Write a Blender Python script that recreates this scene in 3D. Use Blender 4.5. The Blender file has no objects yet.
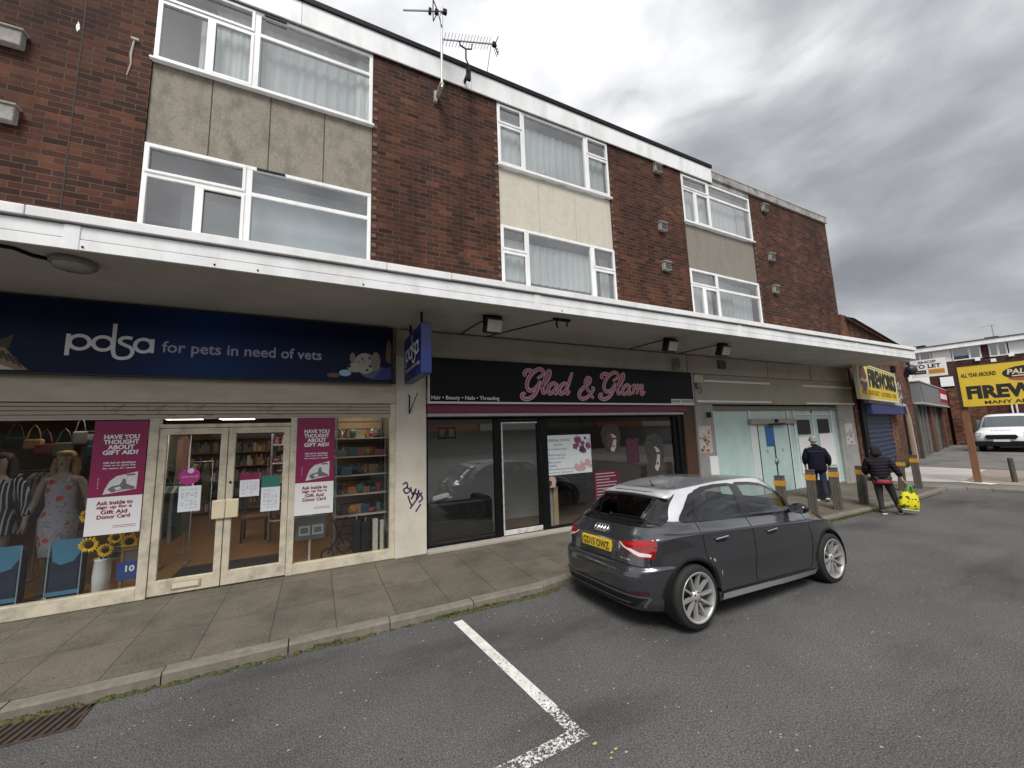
import bpy, bmesh, math, random
from mathutils import Vector, Matrix, noise as mnoise
SC = bpy.context.scene
COL = SC.collection
RND = random.Random(11)
rad = math.radians

# ------------------------------------------------------------------ objects
def tag(o, label=None, cat=None, group=None, kind=None):
    if label: o['label'] = label
    if cat: o['category'] = cat
    if group: o['group'] = group
    if kind: o['kind'] = kind
    return o

def thing(name, label, cat, loc=(0, 0, 0), group=None):
    o = bpy.data.objects.new(name, None)
    o.empty_display_size = .2
    COL.objects.link(o); o.location = loc
    return tag(o, label, cat, group)

def wloc(o):
    v = Vector((0, 0, 0))
    while o is not None:
        v += o.location; o = o.parent
    return v

def copy_tree(o, parent=None):
    c = o.copy(); COL.objects.link(c); c.parent = parent
    for ch in list(o.children):
        copy_tree(ch, c)
    return c

class MB:
    """collects faces and links them as one mesh object"""
    def __init__(self):
        self.v = []; self.f = []; self.m = []; self.s = []
    def add(self, vs, fs, m=0, sm=False):
        o = len(self.v)
        self.v += [tuple(p) for p in vs]
        for k, f in enumerate(fs):
            self.f.append([i + o for i in f])
            self.m.append(m[k] if isinstance(m, list) else m); self.s.append(sm)
        return self
    def box(self, x0, x1, y0, y1, z0, z1, m=0, b=0):
        if x0 > x1: x0, x1 = x1, x0
        if y0 > y1: y0, y1 = y1, y0
        if z0 > z1: z0, z1 = z1, z0
        if b:
            bm = bmesh.new(); bmesh.ops.create_cube(bm, size=1)
            for p in bm.verts:
                p.co = ((x0 + x1) / 2 + p.co.x * (x1 - x0), (y0 + y1) / 2 + p.co.y * (y1 - y0), (z0 + z1) / 2 + p.co.z * (z1 - z0))
            bmesh.ops.bevel(bm, geom=bm.edges[:], offset=min(b, .45 * min(x1 - x0, y1 - y0, z1 - z0)), segments=2, affect='EDGES', profile=.5)
            bm.verts.index_update()
            self.add([p.co for p in bm.verts], [[q.index for q in f.verts] for f in bm.faces], m)
            bm.free(); return self
        vs = [(x0, y0, z0), (x1, y0, z0), (x1, y1, z0), (x0, y1, z0), (x0, y0, z1), (x1, y0, z1), (x1, y1, z1), (x0, y1, z1)]
        return self.add(vs, [(0, 3, 2, 1), (4, 5, 6, 7), (0, 1, 5, 4), (1, 2, 6, 5), (2, 3, 7, 6), (3, 0, 4, 7)], m)
    def obox(self, c, size, mat, m=0, b=0):
        t = MB().box(-size[0]/2, size[0]/2, -size[1]/2, size[1]/2, -size[2]/2, size[2]/2, 0, b)
        c = Vector(c)
        return self.add([c + mat @ Vector(p) for p in t.v], t.f, m)
    def bar(self, p0, p1, w, h, m=0, up=(0, 0, 1), b=0):
        p0, p1 = Vector(p0), Vector(p1); d = p1 - p0; L = d.length; d.normalize()
        u = Vector(up); u = (u - d * u.dot(d)).normalized(); s = d.cross(u)
        return self.obox((p0 + p1) / 2, (L, w, h), Matrix((d, s, u)).transposed(), m, b)
    def tube(self, pts, r, n=8, m=0, cap=True):
        pts = [Vector(p) for p in pts]; N = len(pts)
        rs = r if isinstance(r, (list, tuple)) else [r] * N
        vs = []; fs = []; u = None
        for i, p in enumerate(pts):
            d = (pts[min(i + 1, N - 1)] - pts[max(i - 1, 0)]).normalized()
            if u is None:
                u = d.orthogonal().normalized()
            u = (u - d * u.dot(d)); u = u.normalized() if u.length > 1e-6 else d.orthogonal().normalized()
            w = d.cross(u)
            for k in range(n):
                a = 2 * math.pi * k / n
                vs.append(p + (u * math.cos(a) + w * math.sin(a)) * rs[i])
        for i in range(N - 1):
            for k in range(n):
                k2 = (k + 1) % n
                fs.append((i * n + k, i * n + k2, (i + 1) * n + k2, (i + 1) * n + k))
        self.add(vs, fs, m, True)
        if cap:
            self.add(vs[:n], [tuple(range(n - 1, -1, -1))], m); self.add(vs[-n:], [tuple(range(n))], m)
        return self
    def lathe(self, prof, c=(0, 0, 0), n=20, m=0, axis='z', sm=True, cap=True):
        vs = []; fs = []
        for r, z in prof:
            for k in range(n):
                a = 2 * math.pi * k / n
                x, y = r * math.cos(a), r * math.sin(a)
                if axis == 'z': p = (x, y, z)
                elif axis == 'y': p = (x, z, y)
                else: p = (z, x, y)
                vs.append((c[0] + p[0], c[1] + p[1], c[2] + p[2]))
        for i in range(len(prof) - 1):
            for k in range(n):
                k2 = (k + 1) % n
                fs.append((i * n + k, i * n + k2, (i + 1) * n + k2, (i + 1) * n + k))
        self.add(vs, fs, m, sm)
        if not cap: return self
        if prof[0][0] > 1e-4: self.add(vs[:n], [tuple(range(n - 1, -1, -1))], m)
        if prof[-1][0] > 1e-4: self.add(vs[-n:], [tuple(range(n))], m)
        return self
    def ball(self, c, r, n=12, m=0):
        r = r if isinstance(r, (tuple, list)) else (r, r, r)
        k = n // 2; vs = []; fs = []
        for i in range(k + 1):
            t = math.pi * i / k
            for j in range(n):
                a = 2 * math.pi * j / n
                vs.append((c[0] + r[0] * math.sin(t) * math.cos(a), c[1] + r[1] * math.sin(t) * math.sin(a), c[2] - r[2] * math.cos(t)))
        for i in range(k):
            for j in range(n):
                fs.append((i * n + j, i * n + (j + 1) % n, (i + 1) * n + (j + 1) % n, (i + 1) * n + j))
        return self.add(vs, fs, m, True)
    def plate(self, pts, off, m=0):
        """a flat outline (3D points) given a thickness along off"""
        pts = [Vector(p) for p in pts]; off = Vector(off); n = len(pts)
        vs = pts + [p + off for p in pts]
        fs = [tuple(range(n)), tuple(range(2 * n - 1, n - 1, -1))] + [(i, i + n, (i + 1) % n + n, (i + 1) % n) for i in range(n)]
        return self.add(vs, fs, m)
    def quad(self, a, b, c, d, m=0):
        return self.add([a, b, c, d], [(0, 1, 2, 3)], m)
    def build(self, name, mats, parent=None, recalc=True, smooth=None):
        me = bpy.data.meshes.new(name)
        off = wloc(parent) if parent is not None else Vector((0, 0, 0))
        me.from_pydata([Vector(p) - off for p in self.v], [], self.f)
        mats = mats if isinstance(mats, (list, tuple)) else [mats]
        for mm in mats: me.materials.append(mm)
        me.polygons.foreach_set('material_index', self.m)
        me.polygons.foreach_set('use_smooth', self.s if smooth is None else [smooth] * len(self.s))
        if recalc:
            bm = bmesh.new(); bm.from_mesh(me); bmesh.ops.recalc_face_normals(bm, faces=bm.faces); bm.to_mesh(me); bm.free()
        me.update()
        o = bpy.data.objects.new(name, me); COL.objects.link(o)
        o.parent = parent
        return o

def from_mods(o):
    """the object's mesh with its modifiers applied, as (verts, faces)"""
    dg = bpy.context.evaluated_depsgraph_get(); dg.update()
    me = o.evaluated_get(dg).to_mesh()
    vs = [v.co.copy() for v in me.vertices]; fs = [tuple(p.vertices) for p in me.polygons]
    o.evaluated_get(dg).to_mesh_clear()
    return vs, fs

_TC = {}
def glyphs(body, bold=0.0, shear=0.0, space=1.0, line=1.0):
    k = (body, bold, shear, space, line)
    if k not in _TC:
        cu = bpy.data.curves.new('lettering', 'FONT'); cu.body = body; cu.size = 1; cu.extrude = .0; cu.offset = bold; cu.shear = shear
        cu.resolution_u = 3; cu.space_character = space; cu.space_line = line; cu.align_x = 'CENTER'
        o = bpy.data.objects.new('lettering', cu); COL.objects.link(o)
        vs, fs = from_mods(o)
        bpy.data.objects.remove(o); bpy.data.curves.remove(cu)
        _TC[k] = (vs, fs)
    return _TC[k]

def put_text(mb, body, o, right, up, w, h, m=0, bold=0.0, shear=0.0, space=1.0, line=1.0, t=.002):
    """letters filling a w x h rectangle whose lower left corner is o"""
    vs, fs = glyphs(body, bold, shear, space, line)
    if not vs: return mb
    x0 = min(v.x for v in vs); x1 = max(v.x for v in vs); y0 = min(v.y for v in vs); y1 = max(v.y for v in vs)
    o, right, up = Vector(o), Vector(right).normalized(), Vector(up).normalized(); n = right.cross(up)
    P = [o + right * ((v.x - x0) / (x1 - x0) * w) + up * ((v.y - y0) / (y1 - y0) * h) + n * t for v in vs]
    return mb.add(P, fs, m)

# ------------------------------------------------------------------ materials
_MC = {}
class NT:
    def __init__(self, name):
        self.mat = bpy.data.materials.new(name); self.mat.use_nodes = True
        self.t = self.mat.node_tree; self.t.nodes.clear()
        self.out = self.n('ShaderNodeOutputMaterial')
        self.tc = self.n('ShaderNodeTexCoord')
    def n(self, typ, **kw):
        nd = self.t.nodes.new(typ)
        for k, v in kw.items(): setattr(nd, k, v)
        return nd
    def set(self, nd, **kw):
        for k, v in kw.items(): nd.inputs[k.replace('_', ' ')].default_value = v
        return nd
    def l(self, a, b): self.t.links.new(a, b)
    def noise(self, scale, detail=3, rough=.55, vec=None, stretch=None):
        nd = self.n('ShaderNodeTexNoise'); nd.inputs['Scale'].default_value = scale; nd.inputs['Detail'].default_value = detail; nd.inputs['Roughness'].default_value = rough
        src = vec or self.tc.outputs['Object']
        if stretch:
            mp = self.n('ShaderNodeMapping'); mp.inputs['Scale'].default_value = stretch; self.l(src, mp.inputs[0]); src = mp.outputs[0]
        self.l(src, nd.inputs['Vector']); return nd.outputs['Fac']
    def ramp(self, fac, stops):
        nd = self.n('ShaderNodeValToRGB'); e = nd.color_ramp.elements
        while len(e) < len(stops): e.new(.5)
        for i, (p, c) in enumerate(stops):
            e[i].position = p; e[i].color = c if len(c) == 4 else (*c, 1)
        self.l(fac, nd.inputs[0]); return nd.outputs[0]
    def mix(self, fac, a, b, typ='MIX'):
        nd = self.n('ShaderNodeMix', data_type='RGBA', blend_type=typ)
        for i, x in ((0, fac), (6, a), (7, b)):
            if hasattr(x, 'default_value') or hasattr(x, 'is_output'): self.l(x, nd.inputs[i])
            elif i == 0: nd.inputs[0].default_value = x
            else: nd.inputs[i].default_value = (*x, 1) if len(x) == 3 else x
        return nd.outputs[2]
    def math(self, op, a, b=None):
        nd = self.n('ShaderNodeMath', operation=op)
        for i, x in ((0, a), (1, b)):
            if x is None: continue
            if hasattr(x, 'is_output'): self.l(x, nd.inputs[i])
            else: nd.inputs[i].default_value = x
        return nd.outputs[0]
    def bsdf(self, col, rough=.6, metal=0., spec=.5, bump=None, bstr=.3, bdist=.01, coat=0, alpha=None):
        p = self.n('ShaderNodeBsdfPrincipled')
        for k, x in (('Base Color', col), ('Roughness', rough), ('Metallic', metal)):
            if hasattr(x, 'is_output'): self.l(x, p.inputs[k])
            else: p.inputs[k].default_value = (*x, 1) if k == 'Base Color' and len(x) == 3 else x
        p.inputs['Specular IOR Level'].default_value = spec
        if coat:
            p.inputs['Coat Weight'].default_value = coat; p.inputs['Coat Roughness'].default_value = .04
        if bump is not None:
            bn = self.n('ShaderNodeBump'); bn.inputs['Strength'].default_value = bstr; bn.inputs['Distance'].default_value = bdist
            self.l(bump, bn.inputs['Height']); self.l(bn.outputs[0], p.inputs['Normal'])
        if alpha is not None: self.l(alpha, p.inputs['Alpha'])
        self.l(p.outputs[0], self.out.inputs[0]); return p

def M(name, col, rough=.6, metal=0., var=.0, vscale=8., dirt=None, dscale=2., damt=.5, bump=0., bscale=60., spec=.5, coat=0, stretch=None, dstretch=None):
    """plain surface with uneven colour, optional dirt patches and fine bump"""
    if name in _MC: return _MC[name]
    t = NT(name); c = (*col, 1)
    src = None
    if var:
        f = t.noise(vscale, 5, .6, stretch=stretch)
        src = t.ramp(f, [(.25, tuple(max(0, x * (1 - var)) for x in col)), (.75, tuple(min(1, x * (1 + var)) for x in col))])
    if dirt:
        f = t.ramp(t.noise(dscale, 6, .65, stretch=dstretch), [(.45, (0, 0, 0)), (.75, (damt,) * 3)])
        src = t.mix(f, src if src is not None else c, dirt)
    b = t.noise(bscale, 3) if bump else None
    t.bsdf(src if src is not None else col, rough, metal, spec, b, bump, .01, coat)
    _MC[name] = t.mat; return t.mat

def glow(name, col, strength):
    if name in _MC: return _MC[name]
    t = NT(name); e = t.n('ShaderNodeEmission'); e.inputs[0].default_value = (*col, 1); e.inputs[1].default_value = strength
    t.l(e.outputs[0], t.out.inputs[0]); _MC[name] = t.mat; return t.mat

def glass(name, tint=(1, 1, 1), ior=1.6, rough=0.0, veil=0.0):
    """one pane: see-through, reflecting more at grazing angles"""
    if name in _MC: return _MC[name]
    t = NT(name)
    tr = t.n('ShaderNodeBsdfTransparent'); tr.inputs[0].default_value = (*tint, 1)
    gl = t.n('ShaderNodeBsdfGlossy'); gl.inputs['Roughness'].default_value = rough
    lw = t.n('ShaderNodeLayerWeight'); lw.inputs[0].default_value = .5; f0 = 1.7 * ((ior - 1) / (ior + 1)) ** 2    # both faces of the pane reflect
    fr = t.math('ADD', t.math('MULTIPLY', t.math('POWER', lw.outputs['Facing'], 5.), 1 - f0), f0)
    mx = t.n('ShaderNodeMixShader'); t.l(fr, mx.inputs[0]); t.l(tr.outputs[0], mx.inputs[1]); t.l(gl.outputs[0], mx.inputs[2])
    last = mx.outputs[0]
    if veil:
        df = t.n('ShaderNodeBsdfDiffuse'); df.inputs[0].default_value = (.5, .5, .5, 1)
        m2 = t.n('ShaderNodeMixShader'); f = t.ramp(t.noise(3, 5, .65), [(.3, (0, 0, 0)), (.8, (veil,) * 3)])
        t.l(f, m2.inputs[0]); t.l(last, m2.inputs[1]); t.l(df.outputs[0], m2.inputs[2]); last = m2.outputs[0]
    t.l(last, t.out.inputs[0]); _MC[name] = t.mat; return t.mat
# ------------------------------------------------------------------ camera (13 mm phone lens held overhead)
def add_camera():
    yaw, pitch, roll, f = rad(26.6205), rad(7.5465), rad(-1.9452), 390.48
    fw = Vector((math.sin(yaw) * math.cos(pitch), math.cos(yaw) * math.cos(pitch), math.sin(pitch)))
    r = Vector((math.cos(yaw), -math.sin(yaw), 0)); u = r.cross(fw)
    r2 = r * math.cos(roll) + u * math.sin(roll); u2 = -r * math.sin(roll) + u * math.cos(roll)
    cam = bpy.data.cameras.new('camera'); cam.sensor_width = 36; cam.lens = f * 36 / 1024; cam.clip_end = 3000; cam.clip_start = .05
    o = bpy.data.objects.new('camera', cam); COL.objects.link(o)
    m = Matrix((r2, u2, -fw)).transposed().to_4x4(); m.translation = (0, -6.5, 1.8096)
    o.matrix_world = m; SC.camera = o
add_camera()

# ------------------------------------------------------------------ overcast sky and weak sun
def add_sky():
    w = bpy.data.worlds.new('World'); SC.world = w; w.use_nodes = True
    t = w.node_tree; t.nodes.clear(); N = t.nodes.new; L = t.links.new
    out = N('ShaderNodeOutputWorld'); bg = N('ShaderNodeBackground'); bg.inputs[1].default_value = .1
    sky = N('ShaderNodeTexSky'); sky.sky_type = 'NISHITA'; sky.sun_disc = False; sky.sun_elevation = rad(52); sky.sun_rotation = rad(212); sky.air_density = 1.2; sky.dust_density = 3
    tc = N('ShaderNodeTexCoord'); sp = N('ShaderNodeSeparateXYZ'); L(tc.outputs['Generated'], sp.inputs[0])
    def mth(op, a, b=None, c=None):
        nd = N('ShaderNodeMath'); nd.operation = op
        for i, x in enumerate((a, b, c)):
            if x is None: continue
            if hasattr(x, 'is_output'): L(x, nd.inputs[i])
            else: nd.inputs[i].default_value = x
        return nd.outputs[0]
    def nz(scale, det, rough, dist=0., loc=(0, 0, 0), sq=(1, 1, 1.7)):
        mp = N('ShaderNodeMapping'); mp.inputs['Scale'].default_value = sq; mp.inputs['Location'].default_value = loc; mp.inputs['Rotation'].default_value = (0, .25, .6); L(tc.outputs['Generated'], mp.inputs[0])
        nd = N('ShaderNodeTexNoise'); nd.inputs['Scale'].default_value = scale; nd.inputs['Detail'].default_value = det; nd.inputs['Roughness'].default_value = rough; nd.inputs['Distortion'].default_value = dist
        L(mp.outputs[0], nd.inputs[0]); return nd.outputs[0]
    big = nz(1.9, 2, .5, .2, (3.1, .4, 1.)); fine = nz(4.2, 7, .50, .25, (.3, 1.7, .2), (1, 1, 2.0))
    def toward(v, p):
        v = Vector(v).normalized(); nd = N('ShaderNodeVectorMath'); nd.operation = 'DOT_PRODUCT'; nd.inputs[1].default_value = v
        L(tc.outputs['Generated'], nd.inputs[0]); return mth('POWER', mth('MAXIMUM', nd.outputs['Value'], 0.), p)
    # a heavy bank of cloud low towards the far end of the street, a thin bright patch above the roof
    dens = mth('MULTIPLY_ADD', fine, 1.0, mth('MULTIPLY', big, .62))
    dens = mth('MULTIPLY_ADD', toward(DARK_DIR, 9), DARK_AMT, dens)
    dens = mth('MULTIPLY_ADD', toward(BRIGHT_DIR, 6), -.20, dens)
    dens = mth('MULTIPLY_ADD', toward(LOW_DIR, 60), -.20, dens)
    rp = N('ShaderNodeValToRGB'); L(mth('MULTIPLY_ADD', dens, 1.0, -.34), rp.inputs[0]); e = rp.color_ramp.elements
    stops = [(.16, (.84, .845, .855)), (.31, (.68, .687, .70)), (.45, (.55, .557, .57)), (.60, (.37, .377, .39)), (.78, (.25, .257, .268)), (1., (.17, .175, .185))]
    while len(e) < len(stops): e.new(.5)
    for i, (p, c) in enumerate(stops): e[i].position = p; e[i].color = (*c, 1)
    sc = N('ShaderNodeVectorMath'); sc.operation = 'SCALE'; sc.inputs['Scale'].default_value = CLOUD_K; L(rp.outputs[0], sc.inputs[0])
    mx = N('ShaderNodeMix'); mx.data_type = 'RGBA'; mx.inputs[0].default_value = .96; L(sky.outputs[0], mx.inputs[6]); L(sc.outputs[0], mx.inputs[7])
    L(mx.outputs[2], bg.inputs[0]); L(bg.outputs[0], out.inputs[0])
    s = bpy.data.lights.new('sun', 'SUN'); s.energy = SUN_E; s.angle = rad(25); s.color = (1, .97, .92)
    o = bpy.data.objects.new('sun', s); COL.objects.link(o)
    el, az = rad(52), rad(212)   # azimuth from +Y clockwise
    d = Vector((math.sin(az) * math.cos(el), math.cos(az) * math.cos(el), math.sin(el)))
    o.rotation_euler = d.to_track_quat('Z', 'Y').to_euler(); o.location = d * 50
DARK_DIR = (.88, .37, .30); DARK_AMT = .40; BRIGHT_DIR = (.20, .76, .62); LOW_DIR = (.80, .59, .13); CLOUD_K = 8.0; SUN_E = 1.75
add_sky()
SC.view_settings.view_transform = 'Standard'; SC.view_settings.look = 'None'; SC.view_settings.gamma = 1; SC.view_settings.exposure = 1.0
SC.render.engine = 'CYCLES'; SC.cycles.use_denoising = True; SC.cycles.max_bounces = 8; SC.cycles.transparent_max_bounces = 12
SC.cycles.sample_clamp_indirect = 6; SC.cycles.caustics_reflective = False; SC.cycles.caustics_refractive = False

# ------------------------------------------------------------------ ground materials
def asphalt(name, base, chip=.02, patch=.25):
    t = NT(name)
    n1 = t.noise(.55, 6, .6); n2 = t.noise(140, 2, .7); n3 = t.noise(75, 2, .7)
    c = t.ramp(n1, [(.3, tuple(x * (1 - patch) for x in base)), (.72, tuple(x * (1 + patch) for x in base))])
    c = t.mix(1.0, c, t.ramp(n2, [(.35, (.45,) * 3), (.5, (1.,) * 3), (.68, (1.75,) * 3)]), 'MULTIPLY')
    c = t.mix(.8, c, t.ramp(n3, [(.32, (.50,) * 3), (.68, (1.55,) * 3)]), 'MULTIPLY')
    st = t.ramp(t.noise(.9, 4, .6, stretch=(.45, 1.6, 1)), [(.52, (1, 1, 1)), (.70, (.66, .66, .67))]); c = t.mix(1., c, st, 'MULTIPLY')
    ck = t.n('ShaderNodeTexVoronoi'); ck.feature = 'DISTANCE_TO_EDGE'; ck.inputs['Scale'].default_value = .42
    wob = t.n('ShaderNodeVectorMath'); wob.operation = 'ADD'; nn_ = t.n('ShaderNodeTexNoise'); nn_.inputs['Scale'].default_value = 2.4; nn_.inputs['Detail'].default_value = 5; t.l(t.tc.outputs['Object'], nn_.inputs[0]); t.l(t.tc.outputs['Object'], wob.inputs[0]); t.l(nn_.outputs['Color'], wob.inputs[1]); t.l(wob.outputs[0], ck.inputs['Vector'])
    crack = t.math('MULTIPLY', t.math('LESS_THAN', ck.outputs['Distance'], .0042), t.math('GREATER_THAN', t.noise(.35, 2), .64))
    c = t.mix(t.math('MULTIPLY', crack, .7), c, (.022, .021, .02))
    vo = t.n('ShaderNodeTexVoronoi'); vo.inputs['Scale'].default_value = 34; t.l(t.tc.outputs['Object'], vo.inputs['Vector'])
    vr = t.n('ShaderNodeTexWhiteNoise'); t.l(vo.outputs['Position'], vr.inputs['Vector'])
    near = t.math('LESS_THAN', vo.outputs['Distance'], t.math('MULTIPLY', vr.outputs['Value'], .2)); rare = t.math('GREATER_THAN', vr.outputs['Value'], 1 - chip)
    c = t.mix(t.math('MULTIPLY', near, rare), c, (.42, .41, .39))
    t.bsdf(c, .88, 0, .3, n2, .6, .012)
    return t.mat
M_ROAD = asphalt('asphalt', (.092, .0905, .089), .018)
M_YARD = asphalt('yard_asphalt', (.15, .147, .142), .02)

def slab_mat(name, base, w, h, ox, oy, joint=(.05, .047, .042)):
    t = NT(name)
    mp = t.n('ShaderNodeMapping'); mp.inputs['Location'].default_value = (ox, oy, 0); t.l(t.tc.outputs['Object'], mp.inputs[0])
    br = t.n('ShaderNodeTexBrick'); br.offset = 0.0; t.l(mp.outputs[0], br.inputs['Vector'])
    t.set(br, Scale=1.0, Mortar_Size=.006, Brick_Width=w, Row_Height=h, Mortar_Smooth=.3, Bias=0.)
    br.inputs['Color1'].default_value = (*[x * .90 for x in base], 1); br.inputs['Color2'].default_value = (*[x * 1.07 for x in base], 1); br.inputs['Mortar'].default_value = (*joint, 1)
    n1 = t.noise(1.6, 6, .65); n2 = t.noise(90, 2, .6)
    c = t.mix(1., br.outputs[0], t.ramp(n1, [(.3, (.62,) * 3), (.52, (1.,) * 3), (.75, (1.25, 1.22, 1.17))]), 'MULTIPLY')
    c = t.mix(1., c, t.ramp(n2, [(.35, (.72,) * 3), (.65, (1.25,) * 3)]), 'MULTIPLY')
    sp = t.ramp(t.noise(21, 2, .5), [(.70, (0, 0, 0)), (.74, (.75,) * 3)])
    c = t.mix(t.math('MULTIPLY', sp, .55), c, (.055, .05, .045))
    t.bsdf(c, .86, 0, .3, t.math('SUBTRACT', n2, t.math('MULTIPLY', br.outputs['Fac'], 2.)), .5, .008)
    return t.mat
M_PAVE = slab_mat('paving_slabs', (.122, .107, .086), .585, .85, .35 + .585 * 40, 1.15 + .85 * 40, (.066, .057, .046))
M_APRON = M('pale_concrete', (.42, .40, .37), .85, var=.15, vscale=3, dirt=(.2, .18, .15), dscale=1.5, damt=.5, bump=.2)
M_TAN = M('tan_paving', (.27, .22, .19), .88, var=.18, vscale=5, dirt=(.12, .11, .1), dscale=2, damt=.5, bump=.2)
M_KERB = M('kerb_concrete', (.175, .158, .128), .88, var=.25, vscale=14, dirt=(.10, .095, .08), dscale=3, damt=.7, bump=.4, bscale=90)
M_FOOT = asphalt('footway_asphalt', (.17, .163, .15), .01)

ZR = -.12
road = MB().quad((-400, -400, ZR), (500, -400, ZR), (500, 500, ZR), (-400, 500, ZR)).build('road', M_ROAD)
tag(road, 'dark grey speckled asphalt road and parking strip in front of the shops', kind='structure')

# kerb line: along the shops, round the corner, then out along the build-out
KL = [(-13, -2.05), (-2, -2.05), (2.55, -2.09), (3.1, -1.985), (8.6, -1.985), (9.6, -2.02), (13.2, -2.02), (14.6, -1.93), (15.7, -1.88), (16.1, -2.15), (16.3, -2.55), (16.42, -3.2), (16.75, -9), (17.2, -22)]
def offset_line(pts, d):
    out = []
    for i, p in enumerate(pts):
        a = Vector(pts[max(i - 1, 0)]); b = Vector(pts[min(i + 1, len(pts) - 1)]); t = (b - a).normalized()
        out.append((p[0] - t.y * d, p[1] + t.x * d))
    return out
def pave_z(y): return max(-.03, .015 * min(0, y))
KB = offset_line(KL, .125)
pv = MB()
cols = [(p, q) for p, q in zip(KB[:9], [(p[0], .0) for p in KB[:9]])]
for (a, b), (c, d) in zip(cols[:-1], cols[1:]):
    pv.quad((a[0], a[1], -.03), (c[0], c[1], -.03), (d[0], .3, .0), (b[0], .3, .0))
tag(pv.build('pavement', M_PAVE), 'grey brown slab pavement running along the shop fronts', kind='structure')
cp = MB()
pts = [(KB[8][0], KB[8][1])] + KB[9:] + [(22.415, -22), (22.415, 1.2), (KB[8][0], .0)]
cp.add([(x, y, -.030) for x, y in pts], [tuple(range(len(pts)))])
tag(cp.build('footway', M_FOOT), 'grey footway round the street corner', kind='structure')
ap = MB().quad((17.35, -1.75, -.02), (22.4, -1.05, -.02), (22.4, 1.15, -.018), (16.2, -.1, -.018)).build('concrete_apron', M_APRON)
tag(ap, 'pale concrete apron beside the corner shutter', kind='structure')
tn = MB().quad((17.5, -22, -.022), (22.4, -22, -.022), (22.4, -1.07, -.016), (17.36, -1.78, -.02)).build('tan_paving', M_TAN)
tag(tn, 'reddish tan paving beyond the yellow board', kind='structure')
yd = MB().quad((22.42, -30, -.01), (80, -30, .45), (80, 40, .45), (22.42, 40, -.01)).build('yard', M_YARD)
tag(yd, 'grey asphalt yard where the white van is parked', kind='structure')
kb = MB()
def along(pts, step):
    out = []; 
    for a, b in zip(pts[:-1], pts[1:]):
        L = (Vector(b) - Vector(a)).length; n = max(1, round(L / step))
        for i in range(n): out.append((Vector(a).lerp(Vector(b), i / n), Vector(a).lerp(Vector(b), (i + 1) / n)))
    return out
for a, b in along(KL, .915):
    t = (b - a).normalized(); nrm = Vector((-t.y, t.x)); g = t * .005
    a2, b2 = a + g, b - g; w = .125; top = -.03 + RND.uniform(-.004, .004); ch = .018
    prof = [(0.0, ZR - .05), (0.004, top - ch), (ch, top), (w, top + .001), (w, ZR - .05)]
    vs = [(*(p + nrm * o), z) for p in (a2, b2) for o, z in prof]; n = len(prof)
    kb.add(vs, [(i, i + 1, i + 1 + n, i + n) for i in range(n - 1)] + [tuple(range(n - 1, -1, -1)), tuple(range(n, 2 * n))])
tag(kb.build('kerb', M_KERB), 'worn concrete kerb stones edging the pavement', kind='structure')

def worn_paint():
    t = NT('road_paint')
    n = t.noise(55, 4, .7); n2 = t.noise(1.3, 2, .5)
    sp = t.n('ShaderNodeSeparateXYZ'); t.l(t.tc.outputs['Object'], sp.inputs[0])
    far = t.math('MULTIPLY', t.math('MINIMUM', t.math('MAXIMUM', t.math('ADD', t.math('MULTIPLY', sp.outputs[1], -1.), -2.75), 0.), .9), .16)
    a = t.ramp(t.math('ADD', t.math('ADD', n, t.math('MULTIPLY', n2, .5)), far), [(.885, (1, 1, 1)), (.925, (0, 0, 0))])
    t.bsdf(t.ramp(t.noise(9, 4), [(.3, (.50, .48, .45)), (.7, (.72, .71, .68))]), .8, alpha=a, bump=n, bstr=.3)
    return t.mat
M_PAINT = worn_paint()
ln = MB()
zl = ZR + .004
ln.quad((1.345, -2.25, zl), (1.445, -2.24, zl), (1.63, -4.20, zl), (1.52, -4.10, zl))
ln.quad((1.52, -4.10, zl), (1.63, -4.20, zl), (1.12, -4.225, zl), (1.10, -4.125, zl))
ln.quad((1.10, -4.125, zl), (1.12, -4.225, zl), (-4.0, -4.30, zl), (-4.0, -4.20, zl))
tag(ln.build('bay_marking', M_PAINT), 'worn white parking bay lines painted on the asphalt', kind='structure')
yp = MB()
for x, y, r in [(1.615, -4.265, .014), (1.66, -4.37, .009), (1.70, -4.36, .011), (1.63, -4.40, .008), (1.74, -4.41, .009)]:
    yp.add([(x + r * (1 + .4 * RND.random()) * math.cos(a), y + .6 * r * (1 + .4 * RND.random()) * math.sin(a), zl) for a in [k * .785 for k in range(8)]], [tuple(range(8))])
tag(yp.build('paint_drips', M('yellow_drip', (.42, .38, .11), .8)), 'small yellow paint spots on the asphalt', kind='structure')
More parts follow.
